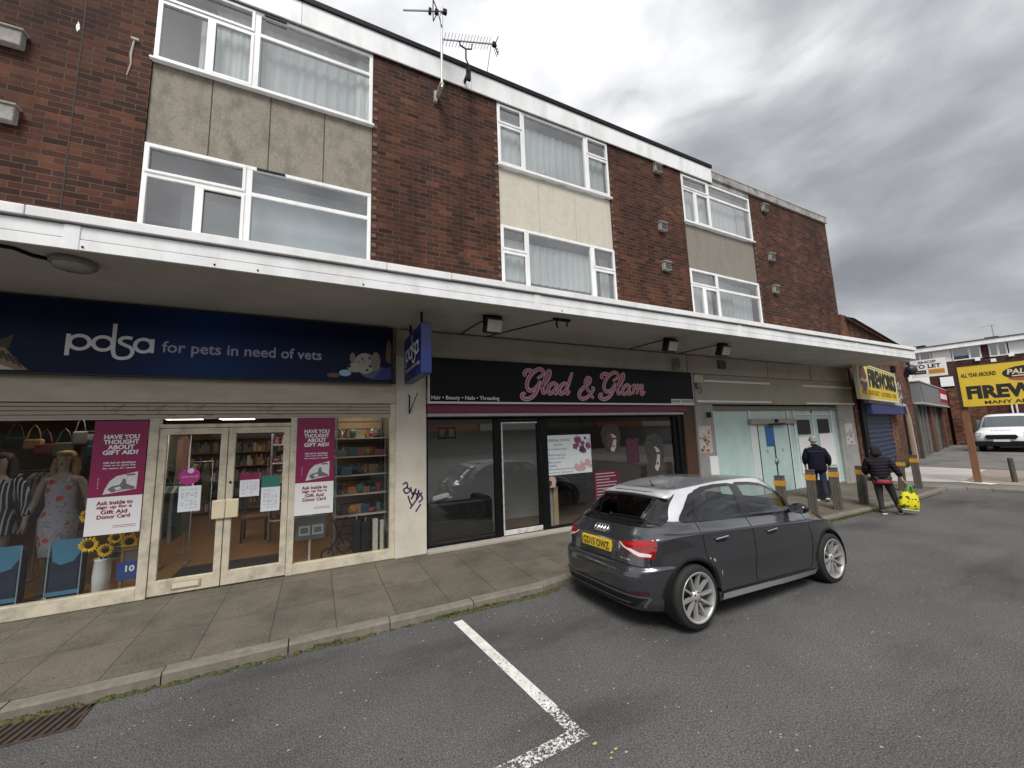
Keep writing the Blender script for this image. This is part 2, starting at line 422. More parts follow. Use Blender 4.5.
# ------------------------------------------------------------------ the parade of shops with two floors of flats above
def brick_mat(name, c1, c2, mortar, bw=.235, bh=.084, rough=.85):
    t = NT(name)
    sp = t.n('ShaderNodeSeparateXYZ'); t.l(t.tc.outputs['Object'], sp.inputs[0])
    cb = t.n('ShaderNodeCombineXYZ'); t.l(t.math('ADD', sp.outputs[0], sp.outputs[1]), cb.inputs[0]); t.l(sp.outputs[2], cb.inputs[1])
    br = t.n('ShaderNodeTexBrick'); br.offset = .5; t.l(cb.outputs[0], br.inputs['Vector'])
    t.set(br, Scale=1.0, Mortar_Size=.0075, Brick_Width=bw, Row_Height=bh, Mortar_Smooth=.25, Bias=-.1)
    br.inputs['Color1'].default_value = (*c1, 1); br.inputs['Color2'].default_value = (*c2, 1); br.inputs['Mortar'].default_value = (*mortar, 1)
    # a second lookup on the same bond, shifted by whole bricks, scatters burnt and pale bricks
    mp = t.n('ShaderNodeMapping'); mp.inputs['Location'].default_value = (bw * 37, bh * 58, 0); t.l(cb.outputs[0], mp.inputs[0])
    b2 = t.n('ShaderNodeTexBrick'); b2.offset = .5; t.l(mp.outputs[0], b2.inputs['Vector'])
    t.set(b2, Scale=1.0, Mortar_Size=0.0, Brick_Width=bw, Row_Height=bh, Bias=0.)
    b2.inputs['Color1'].default_value = (0, 0, 0, 1); b2.inputs['Color2'].default_value = (1, 1, 1, 1)
    sc2 = t.ramp(b2.outputs[0], [(.0, (.50, .50, .56)), (.25, (.78, .76, .78)), (.55, (1., 1., 1.)), (.8, (1.25, 1.2, 1.1)), (1., (1.7, 1.75, 1.6))])
    c = t.mix(1., br.outputs[0], sc2, 'MULTIPLY')
    c = t.mix(br.outputs['Fac'], c, (*mortar, 1))
    c = t.mix(1., c, t.ramp(t.noise(.75, 5, .6), [(.32, (.70,) * 3), (.7, (1.25,) * 3)]), 'MULTIPLY')
    c = t.mix(1., c, t.ramp(t.noise(1.6, 5, .65, stretch=(1.3, 1.3, .3)), [(.35, (.62, .62, .64)), (.55, (1.,) * 3), (.75, (1.15, 1.12, 1.08))]), 'MULTIPLY')
    c = t.mix(1., c, t.ramp(t.noise(60, 3, .7), [(.3, (.70,) * 3), (.7, (1.3,) * 3)]), 'MULTIPLY')
    h = t.math('SUBTRACT', t.math('MULTIPLY', t.noise(45, 3), .5), t.math('MULTIPLY', br.outputs['Fac'], 1.))
    t.bsdf(c, rough, 0, .25, h, .7, .008)
    return t.mat
M_BRICK = brick_mat('dark_red_brick', (.080, .0275, .0165), (.036, .0165, .0125), (.098, .062, .043))
M_BRICK2 = brick_mat('orange_brick', (.155, .062, .036), (.085, .035, .024), (.12, .09, .068))
M_UPVC = M('white_upvc', (.80, .80, .80), .35, var=.05, vscale=3, dirt=(.36, .35, .33), dscale=2.6, damt=.35, dstretch=(1.3, 1, .25))
M_FASC = M('white_fascia', (.80, .81, .82), .4, var=.05, vscale=1.5, dirt=(.30, .285, .25), dscale=1.7, damt=.42, dstretch=(1.6, 1, .5))
M_CONC = M('stained_concrete', (.255, .230, .188), .9, var=.26, vscale=38, dirt=(.085, .079, .068), dscale=3.0, damt=.75, bump=.35, bscale=120, dstretch=(1.5, 1, .9))
M_CONC2 = M('pebbledash', (.22, .20, .17), .92, var=.35, vscale=55, dirt=(.16, .145, .125), dscale=2., damt=.6, bump=.6, bscale=140, dstretch=(2, 1, .5))
M_REND = M('cream_render', (.52, .485, .41), .85, var=.08, vscale=9, dirt=(.40, .36, .28), dscale=2., damt=.45, bump=.15, dstretch=(2.4, 1, .4))
M_COPE = M('weathered_coping', (.33, .32, .30), .9, var=.35, vscale=6, dirt=(.045, .043, .04), dscale=2.6, damt=.95, bump=.4)
M_BLACK = M('black_trim', (.010, .010, .011), .6, var=.2, spec=.15)
M_SOFF = M('soffit_paint', (.52, .50, .465), .8, var=.07, vscale=2, dirt=(.30, .285, .25), dscale=.9, damt=.5, bump=.1)
M_ROOF = M('roof_felt', (.09, .09, .092), .9, var=.2)
M_BEIGE = M('beige_shutter_box', (.50, .455, .355), .55, var=.08, vscale=2, dirt=(.24, .21, .155), dscale=2.2, damt=.6, dstretch=(.5, 1, 2))
M_CREAMF = M('cream_frame_paint', (.60, .54, .42), .5, var=.1, vscale=6, dirt=(.26, .235, .20), dscale=5., damt=.85)
M_PILLAR = M('painted_pillar', (.64, .60, .51), .75, var=.1, vscale=5, dirt=(.33, .295, .225), dscale=2.5, damt=.6, bump=.15)
M_GLASS = glass('window_glass', (.91, .945, .945), 2.3, 0, .05)
M_SHOPG = glass('shop_glass', (.90, .93, .92), 1.5, 0, .008)
M_SALG = glass('salon_glass', (.90, .93, .92), 1.85, 0, .01)
M_DARKROOM = M('flat_room', (.20, .195, .19), .9)
M_GRANITE = M('speckled_granite', (.30, .295, .28), .6, var=.5, vscale=110, dirt=(.15, .145, .135), dscale=3, damt=.6)
M_BLKFR = M('black_frame', (.007, .007, .008), .45, var=.3, spec=.2)
M_SILV = M('brushed_aluminium', (.58, .58, .57), .35, .7, var=.12, vscale=12)
M_BROWN = M('brown_timber', (.075, .036, .020), .6, var=.4, vscale=20, stretch=(6, 6, .6))

def curtain_mat(name, col, alpha_hi=.95, fold=34., deep=.82):
    t = NT(name)
    wv = t.n('ShaderNodeTexWave'); wv.wave_type = 'BANDS'; wv.bands_direction = 'X'; t.set(wv, Scale=fold / 6.28, Distortion=2.2, Detail=2.); t.l(t.tc.outputs['Object'], wv.inputs['Vector'])
    p = t.bsdf(t.ramp(wv.outputs['Fac'], [(.0, tuple(x * deep for x in col)), (1., col)]), .9, bump=wv.outputs['Fac'], bstr=.5 * (1 - deep) / .18, bdist=.02)
    p.inputs['Alpha'].default_value = alpha_hi
    return t.mat
M_NET = curtain_mat('net_curtain', (.60, .63, .635), .80, 23, .93)
M_BLIND = curtain_mat('flat_blind', (.40, .47, .50), 1., 5, .97)
M_DRAPE = curtain_mat('pale_drape', (.66, .70, .68), 1., 26)
M_GREYDR = curtain_mat('grey_drape', (.42, .43, .43), 1., 22)

BLD = thing('shop_parade', 'three storey dark red brick parade with flats above a white canopy', 'building', (6, 0, 0))
BX0, BX1, BD = -9.2, 15.70, 9.0
br = MB()
for x0, x1, zt in [(BX0, -2.22, 8.66), (.72, 3.12, 8.66), (6.0, 8.485, 8.66), (11.40, BX1, 8.765)]:
    br.box(x0, x1, 0, .3, 3.66, zt)
br.box(-2.22, .72, .07, .3, 8.625, 8.66); br.box(3.12, 6.0, .07, .3, 8.625, 8.66); 
br.box(BX1 - .3, BX1, .3, BD, 0, 8.765); br.box(BX0, BX1 - .3, BD - .3, BD, 0, 8.6); br.box(BX0, BX0 + .3, .3, BD - .3, 0, 8.6)
for x, s in ((.72, 1), (3.12, -1), (6.0, 1), (11.40, 1)):      # toothed jambs: every other course ends in a paler cut brick
    for k in range(2, 26):
        z = 3.66 + .168 * k
        if z < 8.5: br.box(x + s * .004, x + s * .075, -.003, .01, z + .012, z + .076, 1)
for x in (-2.93, 1.72): br.box(x - .007, x + .007, -.004, .01, 3.98, 8.62, 2)       # movement joints
br.build('brick_wall', [M_BRICK, M('cut_brick', (.12, .07, .052), .85, var=.4, vscale=9), M('sealant', (.03, .024, .022), .8)], BLD)
# roof, fascia, coping
rf = MB().box(BX0, 9.7, .31, BD, 8.66, 9.05).box(9.4, BX1 - .3, .3, BD - .3, 8.5, 8.6).build('roof', M_ROOF, BLD)
fa = MB()
for x0, x1 in ((BX0, -6.4), (-6.394, -3.4), (-3.394, -.42), (-.414, 2.55), (2.556, 5.54), (5.546, 8.5), (8.506, 9.70)):
    fa.box(x0, x1, -.055, -.03, 8.635, 9.06)
fa.box(BX0, 9.70, -.029, .3, 8.67, 9.05); fa.box(9.68, 9.702, -.029, .4, 8.67, 9.06)
fb = fa.build('roof_fascia', M_FASC, BLD)
MB().box(BX0, 9.73, -.085, .0, 9.062, 9.165, b=.01).box(BX0, 9.73, .0, BD, 9.06, 9.15).build('roof_edge_trim', M_BLACK, fb)
co = MB()
xs = [9.706, 10.25, 11.2, 12.1, 13.0, 13.95, 14.85, BX1 + .04]
for a, b in zip(xs[:-1], xs[1:]): co.box(a + .003, b - .003, -.05, .36, 8.77, 8.985, b=.012)
co.box(BX1 - .33, BX1 + .04, .364, BD, 8.77, 8.985)
co.box(9.706, 11.40, .0, .3, 8.625, 8.77)
co.build('coping', M_COPE, BLD)
MB().box(9.74, BX1 + .05, -.062, .37, 8.986, 9.012).build('coping_flashing', M('lead_flashing', (.42, .42, .42), .5, .2, var=.2), BLD)

# infill panels between the floors
pj = MB().box(-2.215, .715, .03, .12, 5.955, 7.225)
for x in (-1.53, -.79, -.03): pj.box(x - .006, x + .006, .0265, .04, 5.955, 7.225, 1)
pj.build('infill_panel', [M_CONC, M('panel_gap', (.04, .037, .032), .9)], BLD)
pj = MB().box(3.125, 5.995, .03, .12, 5.955, 7.195)
for x in (4.05, 4.98): pj.box(x - .004, x + .004, .0275, .04, 5.955, 7.195, 1)
pj.build('infill_panel', [M_REND, M('render_gap', (.36, .33, .27), .9)], BLD)
MB().box(8.49, 11.395, .03, .12, 5.955, 7.195).build('infill_panel', M_CONC2, BLD)

def flat_window(x0, x1, z0, z1, mull, trans, drapes, sill=True, sash=()):
    """frame members of white plastic, panes with dark gaskets, curtains behind"""
    f = MB(); y0, y1 = -.005, .065
    w = .058
    f.box(x0, x1, y0, y1, z1 - w, z1, b=.006); f.box(x0, x1, y0, y1, z0, z0 + w, b=.006)
    f.box(x0, x0 + w, y0 + .002, y1, z0 + .01, z1 - .01, b=.006); f.box(x1 - w, x1, y0 + .002, y1, z0 + .01, z1 - .01, b=.006)
    for m, mw, *zt in mull:
        f.box(m - mw / 2, m + mw / 2, y0 + .003, y1 - .002, z0 + .02, (zt[0] if zt else z1) - .02, b=.006)
    for (a, b, c, d_) in sash:                                     # opening lights, standing a little proud
        f.box(a, b, y0 - .012, y0 + .02, c, c + .042, b=.005); f.box(a, b, y0 - .012, y0 + .02, d_ - .042, d_, b=.005)
        f.box(a, a + .042, y0 - .0115, y0 + .02, c + .01, d_ - .01, b=.005); f.box(b - .042, b, y0 - .0115, y0 + .02, c + .01, d_ - .01, b=.005)
    for a, b, z in trans: f.box(a, b, y0 + .004, y1 - .004, z - .032, z + .032, b=.006)
    win = f.build('window', M_UPVC, BLD)
    g = MB().quad((x0 + .03, .03, z0 + .03), (x1 - .03, .03, z0 + .03), (x1 - .03, .03, z1 - .03), (x0 + .03, .03, z1 - .03))
    # opening lights: a second, slightly proud sash frame with gasket lines
    g.build('pane', M_GLASS, win, recalc=False)
    if sill:
        MB().box(x0 - .03, x1 + .03, -.05, .03, z0 - .035, z0 - .002, b=.006).build('sill', M_UPVC, win)
    for (a, b, zz0, zz1, mt, yy) in drapes:
        d = MB(); n = max(8, int((b - a) / .035)); vs = []; fs = []
        ph = RND.random() * 6; RF_ = random.Random(int(a * 100) + 7)
        for i in range(n + 1):
            u = i / n; x = a + (b - a) * u
            for z in (zz0, zz1):
                s = (.022 if mt is not M_BLIND else .003) * RF_.uniform(.4, 1.3) * math.sin(i * 1.35 + ph + .6 * math.sin(i * .37)) * (1.0 if z == zz0 else .7)
                vs.append((x, yy + s, z))
        for i in range(n): fs.append((2 * i, 2 * i + 2, 2 * i + 3, 2 * i + 1))
        d.add(vs, fs, 0, True).build('curtain', mt, win, recalc=False)
    return win

W1t = (7.245, 8.62); W1l = (4.55, 5.95)
# bay one (wide window with grey concrete below it)
def bay_a(x0, x1, z0, z1, ms, tz, dr):
    a, b = ms
    return flat_window(x0, x1, z0, z1, [(a, .085, tz), (b, .10)], [(x0, b, tz - .015), (b, x1, tz)], dr, True, [(x0 + .02, b - .03, tz + .012, z1 - .02), (a + .02, b - .03, z0 + .03, tz - .035)])
bay_a(-2.212, .712, W1t[0], W1t[1], (-1.595, -1.02), 8.215, [(-1.76, -1.60, 7.3, 8.5, M_DRAPE, .20), (-1.56, -.98, 7.25, 8.55, M_DRAPE, .17), (-.96, .70, 7.25, 8.55, M_NET, .19), (.44, .68, 7.25, 8.55, M_DRAPE, .14)])
bay_a(-2.212, .712, W1l[0], W1l[1], (-1.595, -1.02), 5.505, [(-1.0, .70, 4.55, 5.9, M_BLIND, .35), (-2.1, -1.0, 4.55, 5.9, M_BLIND, 1.2)])
# bay two (cream panel)
def bay_b(x0, x1, z0, z1, tz, dr):
    return flat_window(x0, x1, z0, z1, [(3.71, .09), (5.35, .09)], [(x0, 3.71, tz), (5.35, x1, tz)], dr, True, [(x0 + .02, 3.69, tz + .015, z1 - .02), (5.37, x1 - .02, tz + .015, z1 - .02), (x0 + .02, 3.69, z0 + .03, tz - .02), (5.37, x1 - .02, z0 + .03, tz - .02)])
bay_b(3.122, 5.998, W1t[0], W1t[1], 8.165, [(3.16, 5.96, 7.25, 8.42, M_NET, .16), (3.2, 3.72, 7.25, 8.5, M_DRAPE, .22)])
bay_b(3.122, 5.998, W1l[0], W1l[1], 5.42, [(3.16, 5.6, 4.9, 5.75, M_NET, .16), (3.2, 3.8, 4.55, 5.8, M_GREYDR, .24), (5.72, 5.96, 4.55, 5.8, M_GREYDR, .22)])
# bay three (grey pebbledash panel)
bay_a(8.488, 11.398, W1t[0], W1t[1] - .02, (8.97, 9.535), 8.205, [(8.55, 11.35, 7.25, 8.55, M_NET, .18), (10.9, 11.35, 7.25, 8.5, M_GREYDR, .15)])
bay_a(8.488, 11.398, W1l[0], W1l[1], (8.97, 9.535), 5.515, [(8.55, 9.5, 4.55, 5.85, M_GREYDR, .2), (9.6, 10.4, 4.55, 5.85, M_GREYDR, .18), (10.2, 11.35, 4.55, 5.85, M_NET, .24)])
MB().box(-.93, -.63, -.03, -.004, 8.575, 8.605).build('trickle_vent', M_BLKFR, BLD)
MB().box(-.92, -.55, -.03, -.004, 5.905, 5.932).build('trickle_vent', M_BLKFR, BLD)
# dark rooms behind the windows
rm = MB()
for z0, z1 in ((3.98, 6.55), (6.6, 8.64)):
    rm.box(BX0 + .4, BX1 - .4, 3.2, 3.3, z0, z1)
    for x in (-4.4, 1.9, 4.4, 7.2, 10.1, 13.2): rm.box(x, x + .1, .32, 3.2, z0, z1)
rm.box(BX0 + .3, BX1 - .3, .32, BD - .3, 6.55, 6.6)
rm.build('flat_interior', M_DARKROOM, BLD)
# small things on the window sills inside
for x, z, h in ((-.75, 7.29, .10), (-.35, 7.29, .07), (-.1, 7.29, .11), (.3, 7.29, .06), (4.25, 7.29, .28), (4.65, 7.29, .12), (4.72, 7.29, .09)):
    o_ = MB().lathe([(.02, 0), (.045, .02), (.05, h * .5), (.02, h * .8), (.028, h)], (x, .1, z), 10).build('ornament', M('sill_china', (.35, .40, .38), .4))
    tag(o_, 'small china ornament on an upstairs window sill behind the glass', 'ornament', 'ornaments on the window sills of the flats')

# canopy
cn = MB().box(BX0, BX1, -1.64, -.002, 3.66, 3.93).build('canopy', M('canopy_concrete', (.4, .39, .37), .9, var=.1), BLD)
MB().box(BX0, BX1 - .02, -1.655, .0, 3.64, 3.659).build('soffit', M_SOFF, cn)
fp = MB()
jx = [BX0, -6.2, -2.07, 2.88, 7.6, 12.3, BX1]
for a, b in zip(jx[:-1], jx[1:]):
    fp.box(a + .002, b - .002, -1.700, -1.66, 3.640, 3.742, b=.004); fp.box(a + .002, b - .002, -1.697, -1.66, 3.748, 3.872, b=.004)
for x in jx[1:-1]: fp.box(x - .055, x + .055, -1.706, -1.66, 3.637, 3.874, b=.004)
fp.box(BX1 - .02, BX1 + .02, -1.69, 0, 3.64, 3.872)
fp.build('fascia_board', M_FASC, cn)
cap = MB()
cx = [BX0, -5.35, -2.37, .72, 1.55, 4.8, 5.9, 8.9, 10.4, 13.4, BX1 + .03]
for a, b in zip(cx[:-1], cx[1:]): cap.box(a + .003, b - .003, -1.735, -1.56, 3.893 + RND.uniform(-.003, .003), 3.985, b=.006)
cap.box(BX0, BX1, -1.56, -.002, 3.931, 3.96)
cap.build('canopy_cap', M_UPVC, cn)
for x in (-1.99, -1.0, -.62, .45, 3.3): MB().ball((x, -1.702, 3.675), .011, 6).build('screw_cap', M_BLACK, cn)
wr = MB()   # thin cables clipped along the soffit
wr.tube([(1.2, -.05, 3.628), (3.2, -.06, 3.626), (8.2, -.05, 3.628), (13, -.05, 3.63)], .012, 5)
wr.build('soffit_cable', M('cable_grey', (.10, .095, .09), .6), cn)

# ground-floor structure: beams, pillars, end walls
gf = MB()
gf.box(1.13, BX1, -.03, .3, 3.175, 3.638); gf.box(BX0, 1.13, .0, .3, 3.60, 3.638)
for x in (8.02, 11.25, 13.4): gf.box(x - .008, x + .008, -.034, 0, 3.18, 3.635, 1)
gf.build('shop_beam', [M('beam_paint', (.50, .465, .40), .8, var=.08, vscale=2, dirt=(.28, .25, .2), dscale=1.5, damt=.5), M_BLACK], BLD)
MB().box(1.13, 1.63, -.02, .35, -.02, 3.174, b=.012).build('pillar', M_PILLAR, BLD)
MB().box(8.17, 8.82, -.02, .35, -.02, 3.17, b=.01).build('pillar', M_GRANITE, BLD)
MB().box(14.72, BX1, -.02, .35, -.02, 3.17, b=.01).build('pillar', M('grey_pillar', (.33, .325, .31), .8, var=.18, vscale=14, dirt=(.18, .175, .165), dscale=3, damt=.6), BLD)
MB().box(BX0 + .3, -5.6, -.02, .35, -.02, 3.6, b=.01).build('pillar', M_PILLAR, BLD)
MB().box(BX0 + .3, BX1 - .3, .02, BD - .3, -.14, -.03).build('ground_slab', M('slab', (.2, .19, .18), .9), BLD)
# stains: a white splash and a mortar run on the brick at the left
sp_ = MB()
sp_.add([(-2.98 + .028 * r * math.cos(a), -.003, 7.36 + .075 * r * math.sin(a)) for a, r in [(k * .42, (.45 + .55 * RND.random()) * (1.6 if k in (3, 4, 11) else .8)) for k in range(15)]], [tuple(range(15))])
sp_.build('paint_splash', M('white_splash', (.78, .78, .76), .8), BLD)
mr = MB().tube([(-2.42, -.006, 7.43), (-2.44, -.006, 7.2), (-2.43, -.006, 7.05), (-2.46, -.006, 6.86)], [.012, .015, .01, .006], 6)
mr.box(-2.45, -2.37, -.03, 0, 7.42, 7.45)
mr.build('mortar_run', M('mortar_drip', (.42, .38, .34), .9), BLD)
# ------------------------------------------------------------------ charity shop front (left)
UX, UZ = (1, 0, 0), (0, 0, 1)
YG = .0
def ribbon(mb, pts, w, place, m=0, t=.004, closed=False):
    """a flat stroke of width w along 2D points; place(x, z, t) gives the 3D point"""
    P = [Vector(p) for p in pts]; n = len(P); vs = []
    ws = w if isinstance(w, (list, tuple)) else [w] * n
    for i, p in enumerate(P):
        a = P[(i - 1) % n] if closed or i > 0 else p; b = P[(i + 1) % n] if closed or i < n - 1 else p
        d = (b - a).normalized(); nn = Vector((-d.y, d.x)) * ws[i] / 2
        vs += [place(p.x + nn.x, p.y + nn.y, t), place(p.x - nn.x, p.y - nn.y, t)]
    fs = [(2 * i, 2 * i + 1, 2 * ((i + 1) % n) + 1, 2 * ((i + 1) % n)) for i in range(n if closed else n - 1)]
    return mb.add(vs, fs, m)
def smooth_line(pts, k=6):
    out = []; P = [Vector(p) for p in pts]
    for i in range(len(P) - 1):
        a, b, c, d = P[max(i - 1, 0)], P[i], P[i + 1], P[min(i + 2, len(P) - 1)]
        for j in range(k):
            t = j / k
            out.append(.5 * ((2 * b) + (c - a) * t + (2 * a - 5 * b + 4 * c - d) * t * t + (3 * b - a - 3 * c + d) * t ** 3))
    out.append(P[-1]); return out

SF = thing('charity_shopfront', 'cream framed charity shop front with double glass doors and rolled shutter above', 'shop front', (-1.05, 0, 0))
f = MB()
f.box(-5.6, 1.13, -.03, .12, 2.385, 2.708, 0, .008)
f.build('shutter_box', M_BEIGE, SF)
sh = MB()
for k in range(4):
    z = 2.185 + k * .05
    sh.box(-5.55, 1.06, .0 + .004 * (k % 2), .03, z, z + .044, 0, .006)
sh.box(-5.55, 1.06, .0305, .05, 2.18, 2.39)
shut = sh.build('rolled_shutter', M('shutter_slats', (.40, .36, .28), .5, var=.12, vscale=3, dirt=(.2, .18, .13), dscale=3, damt=.5), SF)
sg = MB()   # blue spray scrawls on the slats
pl = lambda x, z, t: (x, -.003 - t, z)
for x0 in (-2.35, -1.95, -1.55, -.75, .28):
    ribbon(sg, smooth_line([(x0, 2.36), (x0 + .05, 2.28), (x0 + .2, 2.36), (x0 + .12, 2.25), (x0 + .3, 2.22)]), .006, pl, 0)
sg.build('spray_line', M('blue_spray', (.15, .15, .17), .7), shut)
ft = MB()
ft.box(-5.6, -1.90, -.01, .09, .0, .15, 0, .006); ft.box(-.25, 1.05, -.01, .09, .0, .14, 0, .006)
for a, b in ((-1.90, -1.80), (-.335, -.25)): ft.box(a, b, -.012, .1, .0, 2.18, 0, .006)
ft.box(1.05, 1.128, -.012, .1, .0, 2.383, 0, .006); ft.box(-3.62, -3.55, -.008, .08, .15, 2.18, 0, .006)
ft.box(-1.80, -.335, -.012, .1, 2.055, 2.105, 0, .006)
ft.box(-5.55, 1.05, -.005, .08, 2.172, 2.184)
ft.build('frame', M_CREAMF, SF)
for x0, x1, z0, z1 in ((-5.55, -3.62, .15, 2.175), (-3.55, -1.90, .15, 2.175), (-.25, 1.05, .14, 2.175), (-1.80, -.335, 2.105, 2.172)):
    MB().quad((x0, .035, z0), (x1, .035, z0), (x1, .035, z1), (x0, .035, z1)).build('pane', M_SHOPG, SF, recalc=False)
for x0, x1, hx in ((-1.795, -1.075, -1.125), (-1.065, -.340, -.985)):
    d = MB(); z0, z1 = .015, 2.05; w = .078
    d.box(x0, x1, 0, .06, z0, z0 + .17, 0, .005); d.box(x0, x1, 0, .06, z1 - .08, z1, 0, .005)
    d.box(x0, x0 + w, .001, .059, z0 + .16, z1 - .07, 0, .005); d.box(x1 - w, x1, .001, .059, z0 + .16, z1 - .07, 0, .005)
    dr = d.build('door', M_CREAMF, SF)
    MB().quad((x0 + w, .03, z0 + .17), (x1 - w, .03, z0 + .17), (x1 - w, .03, z1 - .08), (x0 + w, .03, z1 - .08)).build('pane', M_SHOPG, dr, recalc=False)
    MB().box(hx - .075 if x0 < -1.5 else hx - .068, hx + .068 if x0 < -1.5 else hx + .075, -.035, -.002, .86, 1.10, 0, .012).build('handle', M('cream_handle', (.72, .62, .44), .4, var=.05), dr)
    if x0 < -1.5: MB().box(-1.57, -1.27, -.012, -.001, .06, .15, 0, .004).box(-1.55, -1.29, -.016, -.011, .075, .135, 1).build('letter_plate', [M('letterbox', (.40, .32, .20), .5), M('letter_flap', (.66, .60, .48), .45)], dr)
    else: MB().lathe([(.0, -.012), (.014, -.012), (.016, -.001)], (-1.02, 0, 1.32), 12, axis='y').build('lock', M_BLACK, dr)

# charity shop fascia sign
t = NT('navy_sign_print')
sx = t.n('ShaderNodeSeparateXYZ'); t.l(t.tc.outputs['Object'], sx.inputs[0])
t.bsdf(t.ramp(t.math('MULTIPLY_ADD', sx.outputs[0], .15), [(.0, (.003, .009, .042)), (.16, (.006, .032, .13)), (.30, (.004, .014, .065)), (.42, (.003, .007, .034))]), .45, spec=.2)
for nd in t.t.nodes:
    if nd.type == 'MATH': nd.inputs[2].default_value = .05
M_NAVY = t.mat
M_NAVYP = M('navy_plastic', (.010, .022, .12), .35)
M_WHT = M('sign_white', (.72, .73, .75), .5)
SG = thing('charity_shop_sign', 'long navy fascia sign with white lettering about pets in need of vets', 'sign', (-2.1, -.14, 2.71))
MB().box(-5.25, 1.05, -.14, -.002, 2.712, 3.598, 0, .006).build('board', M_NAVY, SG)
tr = MB().box(-5.26, 1.055, -.148, -.02, 2.700, 2.712).box(1.05, 1.062, -.148, -.02, 2.700, 3.6).build('sign_trim', M('navy_trim', (.006, .008, .02), .4), SG)
lg = MB(); pl = lambda x, z, t: (x, -.142 - t, z)
def arc(cx, cz, rx, rz, a0, a1, n=22): return [(cx + rx * math.cos(rad(a0 + (a1 - a0) * i / n)), cz + rz * math.sin(rad(a0 + (a1 - a0) * i / n))) for i in range(n + 1)]
W = .040; zc = 3.09
ribbon(lg, [(-2.665, 3.185), (-2.665, 2.925)], W, pl, 0, .004)
ribbon(lg, arc(-2.565, zc, .087, .082, 0, 360)[:-1], W, pl, 0, .005, True)
ribbon(lg, arc(-2.36, zc, .087, .082, 0, 360)[:-1], W, pl, 0, .0055, True)
ribbon(lg, smooth_line([(-2.265, 3.345), (-2.265, 3.10), (-2.262, 3.0), (-2.24, 2.935), (-2.18, 2.915), (-2.115, 2.935), (-2.085, 2.99), (-2.10, 3.05), (-2.16, 3.085), (-2.205, 3.115), (-2.20, 3.16), (-2.15, 3.18), (-2.095, 3.172)]), W, pl, 0, .0045)
ribbon(lg, arc(-1.985, zc, .080, .082, 0, 360)[:-1], W, pl, 0, .006, True)
ribbon(lg, [(-1.90, 3.18), (-1.90, 3.0)], W, pl, 0, .0065)
lg.build('logo_lettering', M_WHT, SG)
put_text(MB(), 'for pets in need of vets', (-1.805, -.142, 2.972), UX, UZ, 1.84, .195, 0, .012).build('slogan_lettering', M('sign_lilac', (.36, .38, .52), .5), SG)
pp = MB()   # puppy peering over a lilac bowl, as printed on the right end
pl2 = lambda pts, m, k: pp.add([(x, -.142 - .0012 * k, z) for x, z in pts], [tuple(range(len(pts)))], m)
pl2(arc(.80, 2.86, .22, .10, 0, 360), 1, 1)
pl2(arc(.64, 3.0, .155, .165, 0, 360), 0, 2); pl2(arc(.50, 2.93, .11, .075, 0, 360), 0, 3)
pl2(arc(.80, 3.04, .07, .15, 0, 360), 4, 3); pl2(arc(.46, 3.08, .04, .08, 0, 360), 4, 3)
for x, z, r in ((.60, 3.07, .016), (.71, 3.09, .02), (.72, 2.96, .022), (.55, 3.02, .013), (.67, 2.90, .02), (.41, 2.95, .03), (.63, 3.02, .012)): pl2(arc(x, z, r, r, 0, 360, 10), 2, 4)
pl2(arc(.36, 2.84, .085, .05, 40, 400), 3, 5); pl2(arc(.20, 2.80, .09, .035, 0, 360), 5, 4)
pl2([(.95, 3.06), (1.03, 3.0), (1.035, 3.3), (.99, 3.42), (.96, 3.3)], 5, 3); pl2([(.75, 2.74), (1.04, 2.76), (1.04, 2.96), (.90, 2.93)], 6, 5)
pp.build('puppy_print', [M('pup_cream', (.42, .39, .33), .6), M('pup_back', (.10, .11, .20), .6), M('pup_dark', (.02, .02, .02), .6), M('bowl_blue', (.30, .50, .66), .5), M('pup_ear', (.25, .22, .18), .6), M('pup_brown', (.16, .09, .05), .6), M('pup_purple', (.03, .04, .20), .6)], SG)
ct = MB()
c2 = lambda pts, m, k: ct.add([(x, -.142 - .0012 * k, z) for x, z in pts], [tuple(range(len(pts)))], m)
c2([(-3.9, 2.72), (-2.96, 2.735), (-3.03, 2.81), (-3.10, 2.90), (-3.17, 3.0), (-3.25, 3.06), (-3.5, 3.02), (-3.9, 2.95)], 0, 1)
c2([(-3.3, 3.0), (-3.10, 3.15), (-3.13, 2.98)], 1, 2); c2([(-3.32, 2.73), (-3.06, 2.735), (-3.18, 2.79), (-3.32, 2.80)], 2, 2)
for k in range(5): c2([(-3.3 + .05 * k, 3.0 - .03 * k), (-3.27 + .05 * k, 3.01 - .03 * k), (-3.21 + .05 * k, 2.89 - .03 * k), (-3.23 + .05 * k, 2.885 - .03 * k)], 1, 3)
ct.build('kitten_print', [M('kit_brown', (.26, .17, .11), .6), M('kit_dark', (.05, .05, .03), .6), M('kit_white', (.5, .48, .46), .6)], SG)

